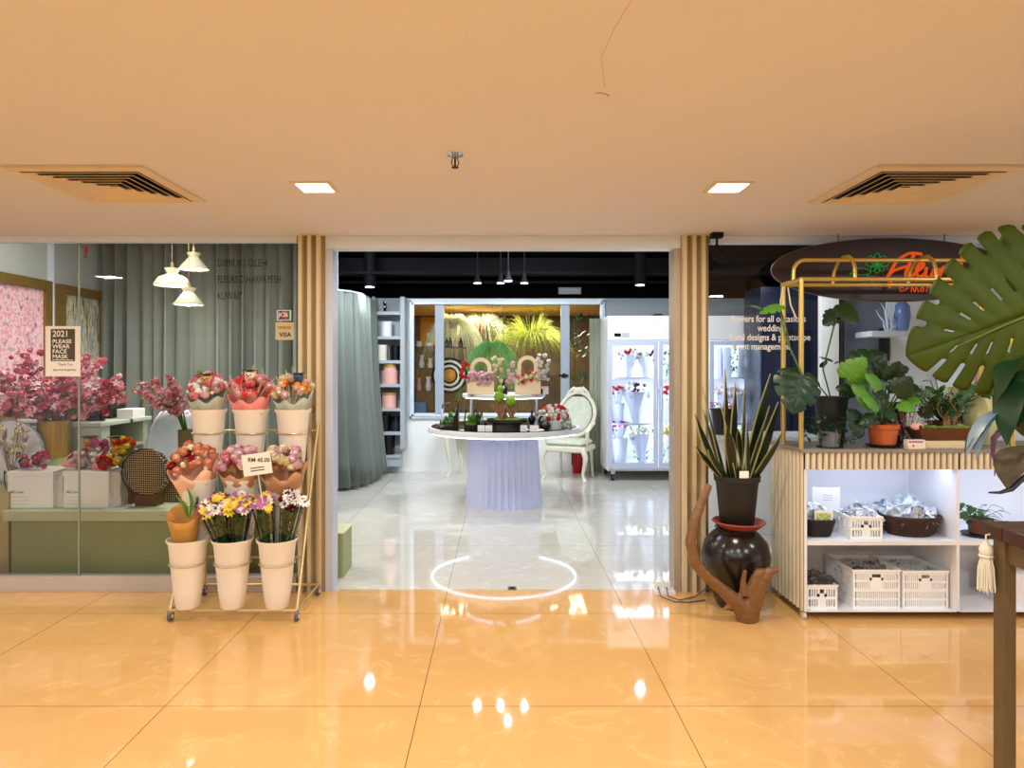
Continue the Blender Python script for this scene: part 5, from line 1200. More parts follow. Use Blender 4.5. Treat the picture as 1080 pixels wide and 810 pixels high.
# pink delphinium arrangement in an olive vase
c = (X(196, 4.95), 4.95, BT)
t = thing('flower_vase', 'slim olive vase behind the flower rack holding pink spires', 'vase', c)
MB().lathe([(0.04, 0), (0.045, 0.2), (0.055, Z(453, 4.95)-BT), (0.05, Z(453, 4.95)-BT), (0.001, 0.2)], c, 20, True, False).build('vase_body', mat('olive_vase', (108, 96, 56), 0.4), t)
t = thing('flower_spires', 'leaning pink flower spires with yellow buds at the tips beside the flower rack', 'flowers', (c[0], c[1], Z(453, 4.95)))
mbs = MB(); mF = MB(); mG2 = MB(); mYb = MB(); rr = random.Random(17)
for (px, py) in ((142, 411), (150, 404), (152, 420), (163, 400), (168, 412), (178, 398), (186, 404), (176, 420), (190, 412), (160, 425)):
    tip = Vector(at(px, py, 4.72+rr.uniform(-.05, .12))); b = Vector((c[0]+rr.uniform(-.02,.02), 4.95, Z(456, 4.95))); mid = Vector(at(188, 432, 4.86)); mid = mid+Vector((rr.uniform(-.04,.04), 0, rr.uniform(-.02,.02)))
    mbs.tube([b, mid, tip], [0.005, 0.004, 0.002], 6)
    for j in range(34):
        u = rr.uniform(-.0, 1.0); p = mid*(1-u)+tip*u; sp = 0.045*(1-u*0.6)
        (daisy if j % 2 else rose_head)(mF if rr.random() < .55 else mG2, p+Vector((rr.uniform(-sp, sp), rr.uniform(-sp, sp), rr.uniform(-sp, sp))), rr.uniform(.013, .02))
    for j in range(4): mYb.ball(tip+Vector((rr.uniform(-.02,.0), rr.uniform(-.01,.01), rr.uniform(-.005,.02))), 0.006, 5, 4)
mbs.build('stems', m_stem, t); mF.build('pink_florets', m_pinkA, t); mG2.build('pale_florets', m_pinkB, t); mYb.build('yellow_buds', m_yel, t)

# ------------------------------------------------------------------ rolling flower rack
rx0, rx1 = -1.945, -1.20; zb = 0.065
def ly(z): return 3.985+0.415*(z-0.065)/1.055        # lean of the front posts
t = thing('flower_rack', 'pale gold tubular A-frame flower rack on castors holding nine white buckets', 'rack', ((rx0+rx1)/2, 4.15, 0))
ztop = 1.12
mb = MB()
mb.tube([(rx0, 3.93, zb), (rx1, 3.93, zb), (rx1, 4.40, zb), (rx0, 4.40, zb)], 0.009, 8, closed=True); mb.build('base_frame', m_goldp, t)
for x in (rx0, rx1):
    MB().tube([(x, 3.935, zb), (x, ly(ztop)-0.005, ztop)], 0.009, 8).build('front_post', m_goldp, t)
    MB().tube([(x, 4.40, zb), (x, ly(ztop)+0.01, ztop)], 0.009, 8).build('rear_post', m_goldp, t)
levels = []
for (z, py, wpx) in ((Z(592, 3.985), 592, 0), (0.665, 0, 0), (1.08, 0, 0)):
    yb_ = 3.94+0.46*(z-0.065)/1.055 - 0.006; levels.append((z, yb_)); MB().tube([(rx0, yb_+0.02, z), (rx1, yb_+0.02, z)], 0.008, 8).build('crossbar', m_goldp, t)
for (x, y) in ((rx0, 3.93), (rx1, 3.93), (rx0, 4.38), (rx1, 4.38)):
    w_ = MB().tube([(x-0.010, y+0.01, 0.028), (x+0.010, y+0.01, 0.028)], 0.028, 16).build('castor', m_rubber, t)
    MB().box(x-0.016, x+0.016, y-0.006, y+0.022, 0.045, 0.058, 0.002).build('bracket', m_chrome, w_)
    MB().tube([(x-0.013, y+0.01, 0.028), (x+0.013, y+0.01, 0.028)], 0.012, 12).build('hub', m_white, w_)
cols = [-1.855, -1.59, -1.325]
rowsd = [(3.965, 0.075, 0.406, 0.112, 'front'), (4.10, 0.415, 0.40, 0.106, 'middle'), (4.255, 0.825, 0.405, 0.106, 'top')]
RL = {'front': 'lowest front row', 'middle': 'middle row', 'top': 'top row'}; CLb = ['on the woven box side', 'in the centre', 'nearest the entrance']
BK = {}
for (by, bz, bh, br, nm) in rowsd:
    for i, x in enumerate(cols):
        c = (x + (0 if nm != 'top' else (i-1)*0.004), by, bz)
        b = thing('flower_bucket', 'white tapered bucket %s, %s of the rack' % (CLb[i], RL[nm]), 'bucket', c, 'white buckets on the flower rack')
        r0 = br*0.60
        MB().lathe([(r0*0.93, 0), (r0, 0.006), (br*0.72, bh*0.25), (br*0.725, bh*0.255), (br*0.955, bh*0.93), (br*1.06, bh*0.975), (br*1.075, bh), (br*1.03, bh), (br*0.90, bh*0.9), (r0*0.9, 0.03), (0.001, 0.03)], c, 36, True, False).build('bucket_body', m_bucket, b)
        BK[(nm, i)] = (c, br, bh)
        z = {'front': levels[0][0], 'middle': levels[1][0], 'top': levels[2][0]}[nm]
        rr_ = r0+(br-r0)*((z-bz)/bh)+0.004
        o = MB().torus((c[0], c[1], z), rr_+0.003, 0.0045, 30, 6).tube([(c[0], c[1]+rr_, z), (c[0], 3.94+0.46*(z-0.065)/1.055+0.012, z)], 0.005, 6).build('bucket_ring', m_goldp, t)
G2 = 'bouquets in the rack buckets'
def rim(nm, i): c, br, bh = BK[(nm, i)]; return Vector((c[0], c[1], c[2]+bh))
# top row
p = rim('top', 0); t, M_ = bouquet('rack_bouquet', 'grey-green wrapped pink rose bouquet with a tan capped toy in the top row', p+Vector((0, 0, -0.20)), p+Vector((0.0, -0.02, 0.16)), 0.125, m_wrapG, [('pink_roses', m_pinkA, 17, 'rose'), ('pale_roses', m_pinkB, 13, 'rose'), ('white_sprigs', m_wht, 34, 'puff'), ('greens', m_leaflt, 10, 'leaf')], 61, G2, head_r=0.03)
plush(t, tuple(p+Vector((0.01, -0.05, 0.19))), 0.036, m_fur, m_blkmat)
p = rim('top', 1); t, M_ = bouquet('rack_bouquet', 'coral bouquet with black capped toy in a red scarf, centre of the top row', p+Vector((0, 0, -0.20)), p+Vector((0.0, -0.02, 0.16)), 0.135, m_wrapK, [('pink_roses', m_rose, 19, 'rose'), ('pale_roses', m_pinkB, 15, 'rose'), ('pampas', m_cream, 26, 'grass'), ('red_berries', m_redfl, 10, 'puff')], 62, G2, head_r=0.03)
plush(t, tuple(p+Vector((0.015, -0.05, 0.215))), 0.036, m_ivory, m_blkmat, m_red)
MB().tube([tuple(p+Vector((-0.02, -0.07, 0.22))), tuple(p+Vector((-0.035, -0.08, 0.16))), tuple(p+Vector((-0.03, -0.10, 0.10)))], 0.011, 6).build('toy_scarf', m_red, t)
p = rim('top', 2); t, M_ = bouquet('rack_bouquet', 'grey wrapped cream bouquet with a blue capped toy in the top row', p+Vector((0, 0, -0.20)), p+Vector((0.0, -0.02, 0.15)), 0.125, m_wrapG, [('cream_flowers', m_cream, 15, 'rose'), ('pale_roses', m_pinkB, 11, 'rose'), ('gold_filler', m_orange, 26, 'puff'), ('dry_grass', m_cream, 30, 'grass')], 63, G2, head_r=0.028)
plush(t, tuple(p+Vector((0.045, -0.04, 0.20))), 0.033, m_blue, m_blue)
# middle row
p = rim('middle', 0); t, M_ = bouquet('rack_bouquet', 'peach wrapped bouquet with three dark red roses in the middle rack row', p+Vector((0, 0, -0.22)), p+Vector((-0.03, -0.015, 0.13)), 0.145, m_wrapP, [('peach_flowers', m_peach, 30, 'rose'), ('red_roses', m_redrose, 4, 'rose'), ('sprigs', m_cream, 20, 'puff')], 64, G2, head_r=0.03, ruff=0.2)
p = rim('middle', 1); t, M_ = bouquet('rack_bouquet', 'tan and pink wrapped pale rose bouquet behind the white price sign', p+Vector((0, 0, -0.22)), p+Vector((0.0, -0.03, 0.13)), 0.125, m_wrapB, [('pale_roses', m_pinkB, 19, 'rose'), ('pink_roses', m_pinkA, 11, 'rose')], 65, G2, head_r=0.03)
p = rim('middle', 2); t, M_ = bouquet('rack_bouquet', 'brown wrapped bouquet of cream and pale pink roses in the middle row near the entrance', p+Vector((0, 0, -0.22)), p+Vector((0.0, -0.04, 0.13)), 0.14, m_wrapB, [('pink_roses', m_pinkB, 17, 'rose'), ('cream_roses', m_cream, 11, 'rose'), ('gold_flowers', m_orange, 5, 'puff')], 66, G2, head_r=0.03, ruff=0.22)
# front row
p = rim('front', 0); t, M_ = bouquet('rack_bouquet', 'plain kraft paper cone with a single green leaf in the lowest rack row', p+Vector((-0.01, 0, -0.16)), p+Vector((-0.02, -0.02, 0.20)), 0.098, m_paperbrown, [('foliage', m_leafdk, 4, 'leaf')], 67, G2, ruff=0.08, wrapn=3)
mb = MB(); leaf(mb, p+Vector((0.01, -0.01, 0.12)), p+Vector((0.0, -0.02, 0.31)), 0.06, 0.1, shape=1.2); leaf(mb, p+Vector((0.0, 0.0, 0.12)), p+Vector((-0.07, 0.0, 0.25)), 0.05, 0.1); mb.build('large_leaf', m_leaflt, t)
def bunch(lab, base, tip, r, heads, seed, hr=0.030):
    t, M_ = bouquet('flower_bunch', lab, base, tip, r, m_cello, heads, seed, G2, head_r=hr, ruff=0.08, dome=0.5, heightk=0.92, stemr=0.3)
    mb = MB(); mb2 = MB(); rr = random.Random(seed+5); L_ = (Vector(tip)-Vector(base)).length
    for k in range(26):
        a = rr.uniform(0, 2*PI); q = math.sqrt(rr.random()); x1, y1 = r*.85*q*math.cos(a), r*.7*q*math.sin(a)
        mb.tube([M_ @ Vector((x1*.25, y1*.25, 0)), M_ @ Vector((x1, y1, L_))], 0.0025, 4)
        for j in range(6): u = rr.uniform(.3, .95); pp = M_ @ Vector((x1*(.25+.75*u), y1*(.25+.75*u), L_*u)); leaf(mb2, pp, pp+Vector((rr.uniform(-.03,.03), rr.uniform(-.03,.01), rr.uniform(.0,.04))), 0.016)
    mb.build('stems', m_stem, t); mb2.build('leaves', m_leaf, t)
p = rim('front', 1)
bunch('clear wrapped bunch of mixed daisies in the front centre bucket, beside the kraft cone', p+Vector((-0.01, 0, -0.15)), p+Vector((-0.095, -0.04, 0.20)), 0.085, [('mauve_daisies', m_purp, 14, 'daisy'), ('yellow_daisies', m_yel, 9, 'daisy'), ('white_daisies', m_wht, 10, 'daisy'), ('maroon_daisies', m_maroon, 7, 'daisy')], 71)
bunch('clear wrapped bunch with bright mauve chrysanthemums under yellow ones in the front centre bucket', p+Vector((0.02, 0, -0.15)), p+Vector((0.05, -0.03, 0.21)), 0.08, [('mauve_daisies', m_purp, 18, 'daisy'), ('yellow_daisies', m_yel, 14, 'daisy'), ('white_daisies', m_wht, 7, 'daisy')], 72)
p = rim('front', 2)
bunch('narrow clear wrapped bunch of yellow and mauve flowers under the price sign stick', p+Vector((-0.04, 0, -0.15)), p+Vector((-0.075, -0.03, 0.22)), 0.065, [('yellow_daisies', m_yel, 10, 'daisy'), ('mauve_daisies', m_purp, 9, 'daisy'), ('white_daisies', m_wht, 9, 'daisy')], 73)
bunch('clear wrapped bunch of white and dark maroon flowers leaning towards the entrance', p+Vector((0.03, 0, -0.15)), p+Vector((0.10, -0.02, 0.235)), 0.07, [('white_daisies', m_wht, 16, 'daisy'), ('maroon_flowers', m_maroon, 10, 'rose')], 74)
# price sign on its stick
cx, cy = X(271, 3.86), 3.86
t = thing('price_sign', 'white price card on a thin white stick in the front row of the flower rack', 'price sign', (X(276, 3.9), 3.90, Z(560, 3.9)))
MB().tube([at(272, 499, 3.865), at(277, 530, 3.90), at(279, 566, 3.95)], 0.003, 6).build('stick', m_white, t)
mb = MB().box(-0.083, 0.083, -0.002, 0.002, -0.062, 0.062); mb.xf(Matrix.Translation((cx, cy, Z(489.5, cy))) @ Matrix.Rotation(math.radians(-8), 4, 'Y')); mb.build('card', m_bucket, t, smooth=False)
mt = Matrix.Translation((cx, cy, Z(489.5, cy))) @ Matrix.Rotation(math.radians(-8), 4, 'Y')
text('RM 45.00', 0.033, (cx-0.052, cy-0.0035, Z(487, cy)-0.0), m_txtdark, t, 'text_line', rot=(PI/2, math.radians(0), 0), ext=0.0003, bold=0.0005)
for k in range(2): mb = MB().box(-0.04, 0.04, -0.0035, -0.0022, -0.022-0.016*k, -0.017-0.016*k); mb.xf(mt); mb.build('print_line', m_txtdark, t)

# ------------------------------------------------------------------ fluted plant counter on the right
ux0, ux1, uy0, uy1 = 1.793, 3.62, 3.95, 4.42
UT = 1.012
t = thing('plant_counter', 'cream fluted shelf counter on castors with lit open bays, carrying the potted plants', 'counter', ((ux0+ux1)/2, 4.2, 0))
m_flute = mat('cream_fluting', (220, 210, 186), 0.5, var=0.04); m_utop = mat('grey_counter_top', (140, 132, 124), 0.4, var=0.08)
MB().box(ux0-0.02, ux1+0.01, uy0-0.02, uy1, UT-0.022, UT, 0.003).build('counter_top', m_utop, t)
def flutes(mb, a0, a1, fixed, z0, z1, axis, n, depth):
    w_ = (a1-a0)/n
    for i in range(n):
        s0 = a0+i*w_; pts = [(s0+w_*0.5+w_*0.34*math.cos(PI+PI*k/6), depth*math.sin(PI*k/6)) for k in range(7)]
        if axis == 'x': mb.prism([(p[0], fixed-p[1]) for p in pts], z0, z1, 'z')
        else: mb.prism([(fixed-p[1], p[0]) for p in pts], z0, z1, 'z')
zb0, zb1 = 0.052, UT-0.022
mb = MB(); mb.cur = 1; mb.box(ux0, ux0+0.018, uy0, uy1, zb0, zb1); mb.cur = 0; flutes(mb, uy0, uy1, ux0, zb0, zb1, 'y', 9, 0.011); mb.build('side_panel', [m_flute, m_gap_counter_shade], t, smooth=False)  # darker base paints the shade between the side flutes
MB().box(ux1-0.018, ux1, uy0, uy1, zb0, zb1).build('side_panel', m_flute, t)
apz = Z(495, 3.95)
mb = MB(); mb.cur = 1; mb.box(ux0, ux1, uy0, uy0+0.016, apz, zb1); mb.cur = 0; flutes(mb, ux0, ux1, uy0, apz, zb1, 'x', 50, 0.016); mb.build('apron', [m_flute, m_gap_counter_shade], t, smooth=False)  # apron base coloured darker as shade between its flutes
divx = X(1010.5, 3.95)
shz, bz = Z(570.5, 3.95), Z(645.5, 3.95)
mb = MB().box(ux0+0.018, ux1-0.018, uy1-0.016, uy1, zb0, zb1)
mb.build('back_panel', m_whitepaint, t)
for (x0, x1) in ((ux0+0.018, divx-0.009), (divx+0.009, ux1-0.018)):
    MB().box(x0, x1, uy0, uy1-0.016, shz-0.026, shz).build('shelf', m_whitepaint, t); MB().box(x0, x1, uy0, uy1-0.016, zb0, bz).build('bottom_board', m_whitepaint, t)
    MB().box(x0+0.03, x1-0.03, uy0+0.03, uy0+0.045, apz+0.02, apz+0.032).build('led_strip', m_ledshelf, t)
    area('shelf_glow', ((x0+x1)/2, uy0+0.06, apz+0.01), x1-x0-0.08, 0.02, 2.3, (0.62, 0.76, 1.0), rot=(math.radians(35), 0, 0))
MB().box(divx-0.009, divx+0.009, uy0, uy1-0.016, zb0, zb1).build('divider', m_whitepaint, t)
MB().box(ux0, ux0+0.016, uy0-0.004, uy0, zb0, apz).build('edge_strip', m_whitepaint, t)
for (x, y) in ((ux0+0.01, uy0+0.03), (ux1-0.05, uy0+0.03), (ux0+0.04, uy1-0.05), (ux1-0.05, uy1-0.05)):
    w_ = MB().tube([(x-0.009, y, 0.023), (x+0.009, y, 0.023)], 0.023, 14).build('castor', m_white, t); MB().box(x-0.02, x+0.02, y-0.015, y+0.015, 0.042, 0.054).build('bracket', m_chrome, w_)

# plastic crates with real slots
m_crate = mat('ivory_crate_plastic', (244, 246, 246), 0.4, var=0.02)
def crate(mb, w_, d, h, ns, nd, handle=True):
    t_ = 0.008
    def side(a0, a1, fixed, axis, n):
        def bx(u0, u1, z0, z1):
            if axis == 'x': mb.box(u0, u1, fixed, fixed+t_, z0, z1)
            else: mb.box(fixed, fixed+t_, u0, u1, z0, z1)
        L_ = a1-a0; rows = [0, 0.06, 0.22, 0.27, 0.44, 0.52, 0.68, 0.73, 0.89, 1.0] if h > 0.16 else [0, 0.12, 0.40, 0.52, 0.82, 1.0]
        for i in range(0, len(rows), 2): bx(a0, a1, h*rows[i], h*rows[i+1])
        mid0, mid1 = a0+L_*0.36, a0+L_*0.64; nr = len(rows)//2-1
        for i in range(nr):
            z0, z1 = h*rows[2*i+1], h*rows[2*i+2]; top = i >= nr-(2 if h > 0.16 else 1)
            solid = (h <= 0.16) or (i >= nr-2)
            bx(a0, a0+0.014, z0, z1); bx(a1-0.014, a1, z0, z1)
            lo = (mid0, mid1) if solid else (None, None)
            for k in range(1, n):
                u = a0+0.014+(L_-0.028)*k/n
                if solid and mid0 < u < mid1: continue
                bx(u-0.0035, u+0.0035, z0, z1)
            if solid:
                if i == nr-1: bx(mid0, mid0+0.012, z0, z1); bx(mid1-0.012, mid1, z0, z1); bx(mid0, mid1, z0, z0+(z1-z0)*0.4)
                else: bx(mid0, mid1, z0, z1)
    side(-w_/2, w_/2, 0, 'x', ns); side(-w_/2, w_/2, d-t_, 'x', ns); side(t_, d-t_, -w_/2, 'y', nd); side(t_, d-t_, w_/2-t_, 'y', nd)
    mb.box(-w_/2+t_, w_/2-t_, t_, d-t_, 0, 0.006)
    mb.box(-w_/2-0.004, w_/2+0.004, -0.004, 0.002, h-0.012, h); mb.box(-w_/2-0.004, -w_/2+0.002, 0, d, h-0.012, h); mb.box(w_/2-0.002, w_/2+0.004, 0, d, h-0.012, h); mb.box(-w_/2-0.004, w_/2+0.004, d-0.002, d+0.004, h-0.012, h)
def place_crate(px0, px1, py0, z, Y_, d, lab, ns, nd, rot=0, grp='white plastic crates in the counter'):
    w_ = X(px1, Y_)-X(px0, Y_); h = Z(py0, Y_)-z; c = ((X(px0, Y_)+X(px1, Y_))/2, Y_, z)
    mb = MB(); crate(mb, w_-0.008, d, h, ns, nd)
    o = mb.build('plastic_crate', m_crate, None, smooth=False, origin=(0, 0, 0)); o.location = c; o.rotation_euler = (0, 0, rot); tag(o, lab, 'crate', grp); return c, w_, h
shT = shz+0.001; boT = bz+0.001
place_crate(899, 950, 601, boT, 4.0, 0.34, 'large white slotted crate in the lower bay, filled with clear packets', 22, 26)
place_crate(951.5, 1001, 602, boT, 4.0, 0.34, 'large empty white slotted crate in the lower bay against the divider', 22, 26)
place_crate(850, 884, 617, boT, 3.99, 0.26, 'small white slotted crate at the corner of the lower bay near the fluted side', 11, 18)
place_crate(896, 931.5, 545, shT, 3.98, 0.24, 'small white slotted crate on the upper shelf between two dark baskets', 11, 18)
# wicker baskets
def basket(lab, cx, cy, z, rx, ry, h, m_, nm='wicker_basket', sq=False):
    t = thing(nm, lab, 'basket', (cx, cy, z)); n = 40
    def md(a, zz): return ((abs(math.cos(a))**6+abs(math.sin(a))**6)**(-1/6)*0.92) if sq else 1+0.03*math.sin(a*20+zz*300)
    MB().lathe([(0.72, 0), (0.80, h*0.3), (0.93, h*0.75), (1.0, h), (0.95, h), (0.88, h*0.7), (0.70, 0.012), (0.001, 0.012)], (cx, cy, z), n, True, False, md, rx, ry).build('basket_body', m_, t, sharp=70)
    mb = MB(); rr = random.Random(int(cx*100))
    for k in range(8):
        zz = z+h*(0.12+0.12*k); s_ = 0.74+0.26*(zz-z)/h
        mb.tube([(cx+rx*s_*md(2*PI*i/48, 0)*math.cos(2*PI*i/48)*(1.01+0.012*math.sin(i*2.4+k*PI)), cy+ry*s_*md(2*PI*i/48, 0)*math.sin(2*PI*i/48)*(1.01+0.012*math.sin(i*2.4+k*PI)), zz) for i in range(48)], 0.0045, 5, closed=True)
    mb.build('woven_rows', m_, t)
    mb = MB()
    for k in range(3): mb.tube([(cx+rx*1.0*md(2*PI*i/48, 0)*math.cos(2*PI*i/48), cy+ry*1.0*md(2*PI*i/48, 0)*math.sin(2*PI*i/48), z+h+0.006*math.sin(i*0.9+k*2.1)) for i in range(48)], 0.005, 5, closed=True)
    mb.build('braided_rim', m_, t)
basket('black woven tray basket at the fluted end of the upper shelf', X(866, 4.03), 4.10, shT, 0.095, 0.10, 0.10, m_wickerblk, sq=True)
basket('wide round dark brown twig basket filled with clear bags on the upper shelf', X(964, 4.08), 4.13, shT, 0.175, 0.14, 0.115, m_wicker)
def packets(lab, cx, cy, z, rx, ry, hh, n, seed, s_=0.035, m_=None):
    mb = MB(); rr = random.Random(seed)
    for k in range(n):
        a = rr.uniform(0, 2*PI); q = math.sqrt(rr.random()); x, y = cx+rx*q*math.cos(a), cy+ry*q*math.sin(a); zz = z+hh*rr.random()*(1-0.5*q)
        s0 = len(mb.v); rows = [[(-s_+2*s_*i/3, rr.uniform(-.012,.012), -s_+2*s_*j/3+rr.uniform(-.008,.008)) for i in range(4)] for j in range(4)]
        mb.grid(rows); mb.xf(Matrix.Translation((x, y, zz+s_*0.7)) @ Matrix.Rotation(rr.uniform(-1.1, 1.1), 4, 'X') @ Matrix.Rotation(rr.uniform(-1.2, 1.2), 4, 'Y') @ Matrix.Rotation(rr.uniform(-1, 1), 4, 'Z'), s0)
    o = mb.build('clear_packets', m_ or m_film, smooth=False); tag(o, lab, 'packets', kind='stuff'); return o
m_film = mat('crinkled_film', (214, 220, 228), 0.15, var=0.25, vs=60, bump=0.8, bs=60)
packets('heap of crinkled clear packets in the wide round twig basket', X(964, 4.08), 4.13, shT+0.06, 0.14, 0.10, 0.10, 110, 1)
packets('clear packets filling the small white crate on the upper shelf', X(913, 4.05), 4.10, shT+0.03, 0.08, 0.09, 0.13, 70, 2)
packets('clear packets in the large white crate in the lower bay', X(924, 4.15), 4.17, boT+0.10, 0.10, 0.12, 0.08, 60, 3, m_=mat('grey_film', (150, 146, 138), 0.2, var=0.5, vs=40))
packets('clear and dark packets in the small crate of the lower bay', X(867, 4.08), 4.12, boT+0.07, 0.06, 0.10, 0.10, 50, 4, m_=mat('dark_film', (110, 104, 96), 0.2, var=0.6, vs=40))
packets('clear packets standing in the black tray basket', X(864, 4.05), 4.12, shT+0.04, 0.06, 0.06, 0.12, 40, 5)
packets('loose clear packets at the back of the upper shelf behind the round basket', X(950, 4.3), 4.31, shT+0.04, 0.20, 0.04, 0.14, 60, 6)
t = thing('leaflet', 'small green and white picture card standing in the black tray basket', 'card', (X(868, 4.04), 4.03, shT+0.06))
MB().box(X(859, 4.03), X(878.5, 4.03), 4.028, 4.031, shT+0.06, Z(538, 4.03)).build('card', m_white, t); MB().box(X(861, 4.03), X(876, 4.03), 4.026, 4.028, Z(550.5, 4.03), Z(541, 4.03)).build('picture', paint_picture('leaflet_print', ((70, 120, 40), (180, 200, 110), (230, 230, 190)), 30), t)
t = thing('price_notice', 'white text card standing at the back of the upper shelf above the black tray basket', 'card', (X(870, 4.2), 4.2, shT))
MB().box(X(856.5, 4.2), X(886, 4.2), 4.2, 4.204, shT+0.06, Z(514, 4.2)).build('card', m_white, t)
MB().box(X(870, 4.2)-0.004, X(870, 4.2)+0.004, 4.2, 4.204, shT, shT+0.06).build('stand', m_white, t)
for k in range(3): MB().box(X(868, 4.2), X(878, 4.2), 4.198, 4.2, Z(522.5+2.6*k, 4.2), Z(521.8+2.6*k, 4.2)).build('print_line', m_shelfgrey, t)
# second bay: small potted plant, white drawer box
c = (X(1033, 4.08), 4.08, shT)
t = thing('potted_plant', 'small leafy plant in a brown terracotta pot in the second lit bay', 'plant', c)
MB().lathe([(0.085, 0), (0.10, 0.012), (0.095, 0.012), (0.001, 0.006)], c, 28, True, False).build('saucer', m_blkmat, t)
mb = MB(); pot(mb, (c[0], c[1], shT+0.012), 0.055, 0.068, 0.095); mb.build('plant_pot', m_terra_dk, t)
mb = MB(); rr = random.Random(12)
for k in range(34):
    a = Vector((c[0]+rr.uniform(-.03,.03), c[1]+rr.uniform(-.03,.03), shT+0.10)); b = a+Vector((rr.uniform(-.13,.13), rr.uniform(-.10,.05), rr.uniform(-.01,.10))); mb.tube([a, b], 0.0018, 4); leaf(mb, b, b+Vector(((b.x-a.x)*.6, -.02, rr.uniform(-.05,.0))), 0.038, 0.1)
mb.build('foliage', m_leaf, t)
tag(MB().box(X(1069, 4.0), X(1120, 4.0), 4.0, 4.3, boT, Z(606, 4.0), 0.004).build('white_box', m_whitepaint), 'plain white box in the lower bay past the wooden table leg', 'box')
tag(MB().lathe([(0.13, 0), (0.14, 0.004), (0.14, 0.010), (0.13, 0.010), (0.12, 0.005), (0.001, 0.005)], (X(1030, 3.99)+0.30, 4.12, shT), 30, True, False).build('woven_mat', m_ivoryfab), 'round cream mat on the upper shelf of the second bay', 'mat')

# ------------------------------------------------------------------ gold plant frame on the counter
gx0, gx1, gy0, gy1 = 1.792, 3.05, 3.985, 4.25
zr = 2.02; r_ = 0.0145
t = thing('plant_stand', 'arched gold tubular plant stand on top of the fluted counter', 'plant stand', ((gx0+gx1)/2, 4.1, UT))
for (x, y) in ((gx0, gy0), (gx0+0.005, gy1), (gx1, gy0), (gx1, gy1)): MB().tube([(x, y, UT), (x, y, zr)], r_, 10).build('post', m_gold, t)
for y in (gy0, gy1): MB().tube([(gx0, y, zr), (gx1, y, zr)], r_*0.9, 10).build('top_rail', m_gold, t)
for x in (gx0, gx1): MB().tube([(x, gy0, zr), (x, gy1, zr)], r_*0.9, 10).build('end_rail', m_gold, t)
ym = (gy0+gy1)/2; zh = 2.155
for yb_ in (ym,):
    MB().tube([(gx0+0.01, yb_, zr), (gx0+0.012, yb_, zh-0.07)]+[(gx0+0.08-0.068*math.cos(math.radians(a)), yb_, zh-0.07+0.07*math.sin(math.radians(a))) for a in (20, 45, 70, 90)]+[(gx1-0.1, yb_, zh), (gx1-0.03, yb_, zh-0.03), (gx1-0.01, yb_, zr)], r_*0.85, 10).build('hoop', m_gold, t)
for x in (gx0+0.32, gx0+0.80): MB().tube([(x, gy0, zr), (x, gy0, zh-0.07), (x, gy0+0.02, zh-0.02), (x, gy0+0.07, zh+0.012), (x, ym, zh+0.016), (x, gy1-0.07, zh-0.0), (x, gy1-0.02, zh-0.05), (x, gy1, zh-0.09), (x, gy1, zr)], r_*0.8, 10).build('cross_hoop', m_gold, t)

# ------------------------------------------------------------------ plants on the counter
def stem_leaf(mbl, mbs, base, joint, tip, W, **k):
    mbs.tube([base, tuple((Vector(base)+Vector(joint))/2+Vector((0, 0, 0.03))), joint], 0.004, 6); monstera(mbl, joint, tip, W, **k)
c = (X(877, 4.2), 4.2, UT)
t = thing('climbing_monstera', 'climbing monstera in a black pot whose leaves reach round the gold frame posts', 'plant', c)
mb = MB(); pot(mb, c, 0.07, 0.10, 0.30); mb.build('plant_pot', m_blkmat, t)
mS, mL1, mL2 = MB(), MB(), MB(); b = (c[0], c[1], UT+0.27)
stem_leaf(mL1, mS, b, at(846, 396, 3.93), at(838, 436, 3.86), 0.27, nl=5, cut=0.35, up=(0.1, -1, 0.3), droop=0.1, cordate=0.35)
stem_leaf(mL2, mS, at(835, 375, 4.0), at(822, 322, 4.02), at(801, 328, 3.96), 0.09, nl=5, cut=0.4, up=(0, -0.6, 1))
mS.tube([at(846, 396, 3.93), at(828, 355, 3.98), at(822, 322, 4.02)], 0.005, 6)
mL1.xf(Matrix.Identity(4))
for (j, tp, W, L_) in (((888, 322), (907, 340), 0.14, 0), ((882, 330), (870, 342), 0.1, 0), ((893, 398), (914, 378), 0.15, 1)):
    (monstera)(mL1 if not L_ else mL2, at(*j, 4.05), at(*tp, 3.98), W, nl=4, cut=0.25, up=(0.1, -1, 0.4))
mS.tube([b, at(868, 390, 4.1), at(884, 326, 4.05)], 0.005, 6); mS.tube([b, at(886, 420, 4.1), at(893, 398, 4.05)], 0.004, 6)
leaf(mL2, at(805, 328, 4.0), at(782, 324, 3.94), 0.05, 0.1)
for (a, b2) in (((878, 382), (864, 376)), ((880, 384), (890, 380)), ((866, 388), (872, 380))): leaf(mL1, at(*a, 4.15), at(*b2, 4.1), 0.05)
mL1.build('dark_leaves', m_leafdk, t); mL2.build('bright_leaves', m_leaflt, t); mS.build('stems', m_stem, t)
t = thing('aerial_roots', 'pale curling aerial roots hanging from the gold frame near the posts', 'roots', at(832, 340, 4.12))
MB().tube([at(826, 303, 4.12), at(823, 318, 4.1), at(824, 335, 4.1)], 0.004, 5).tube([at(831, 303, 4.12), at(834, 322, 4.1), at(840, 336, 4.1)], 0.005, 5).build('roots', m_ivory, t)
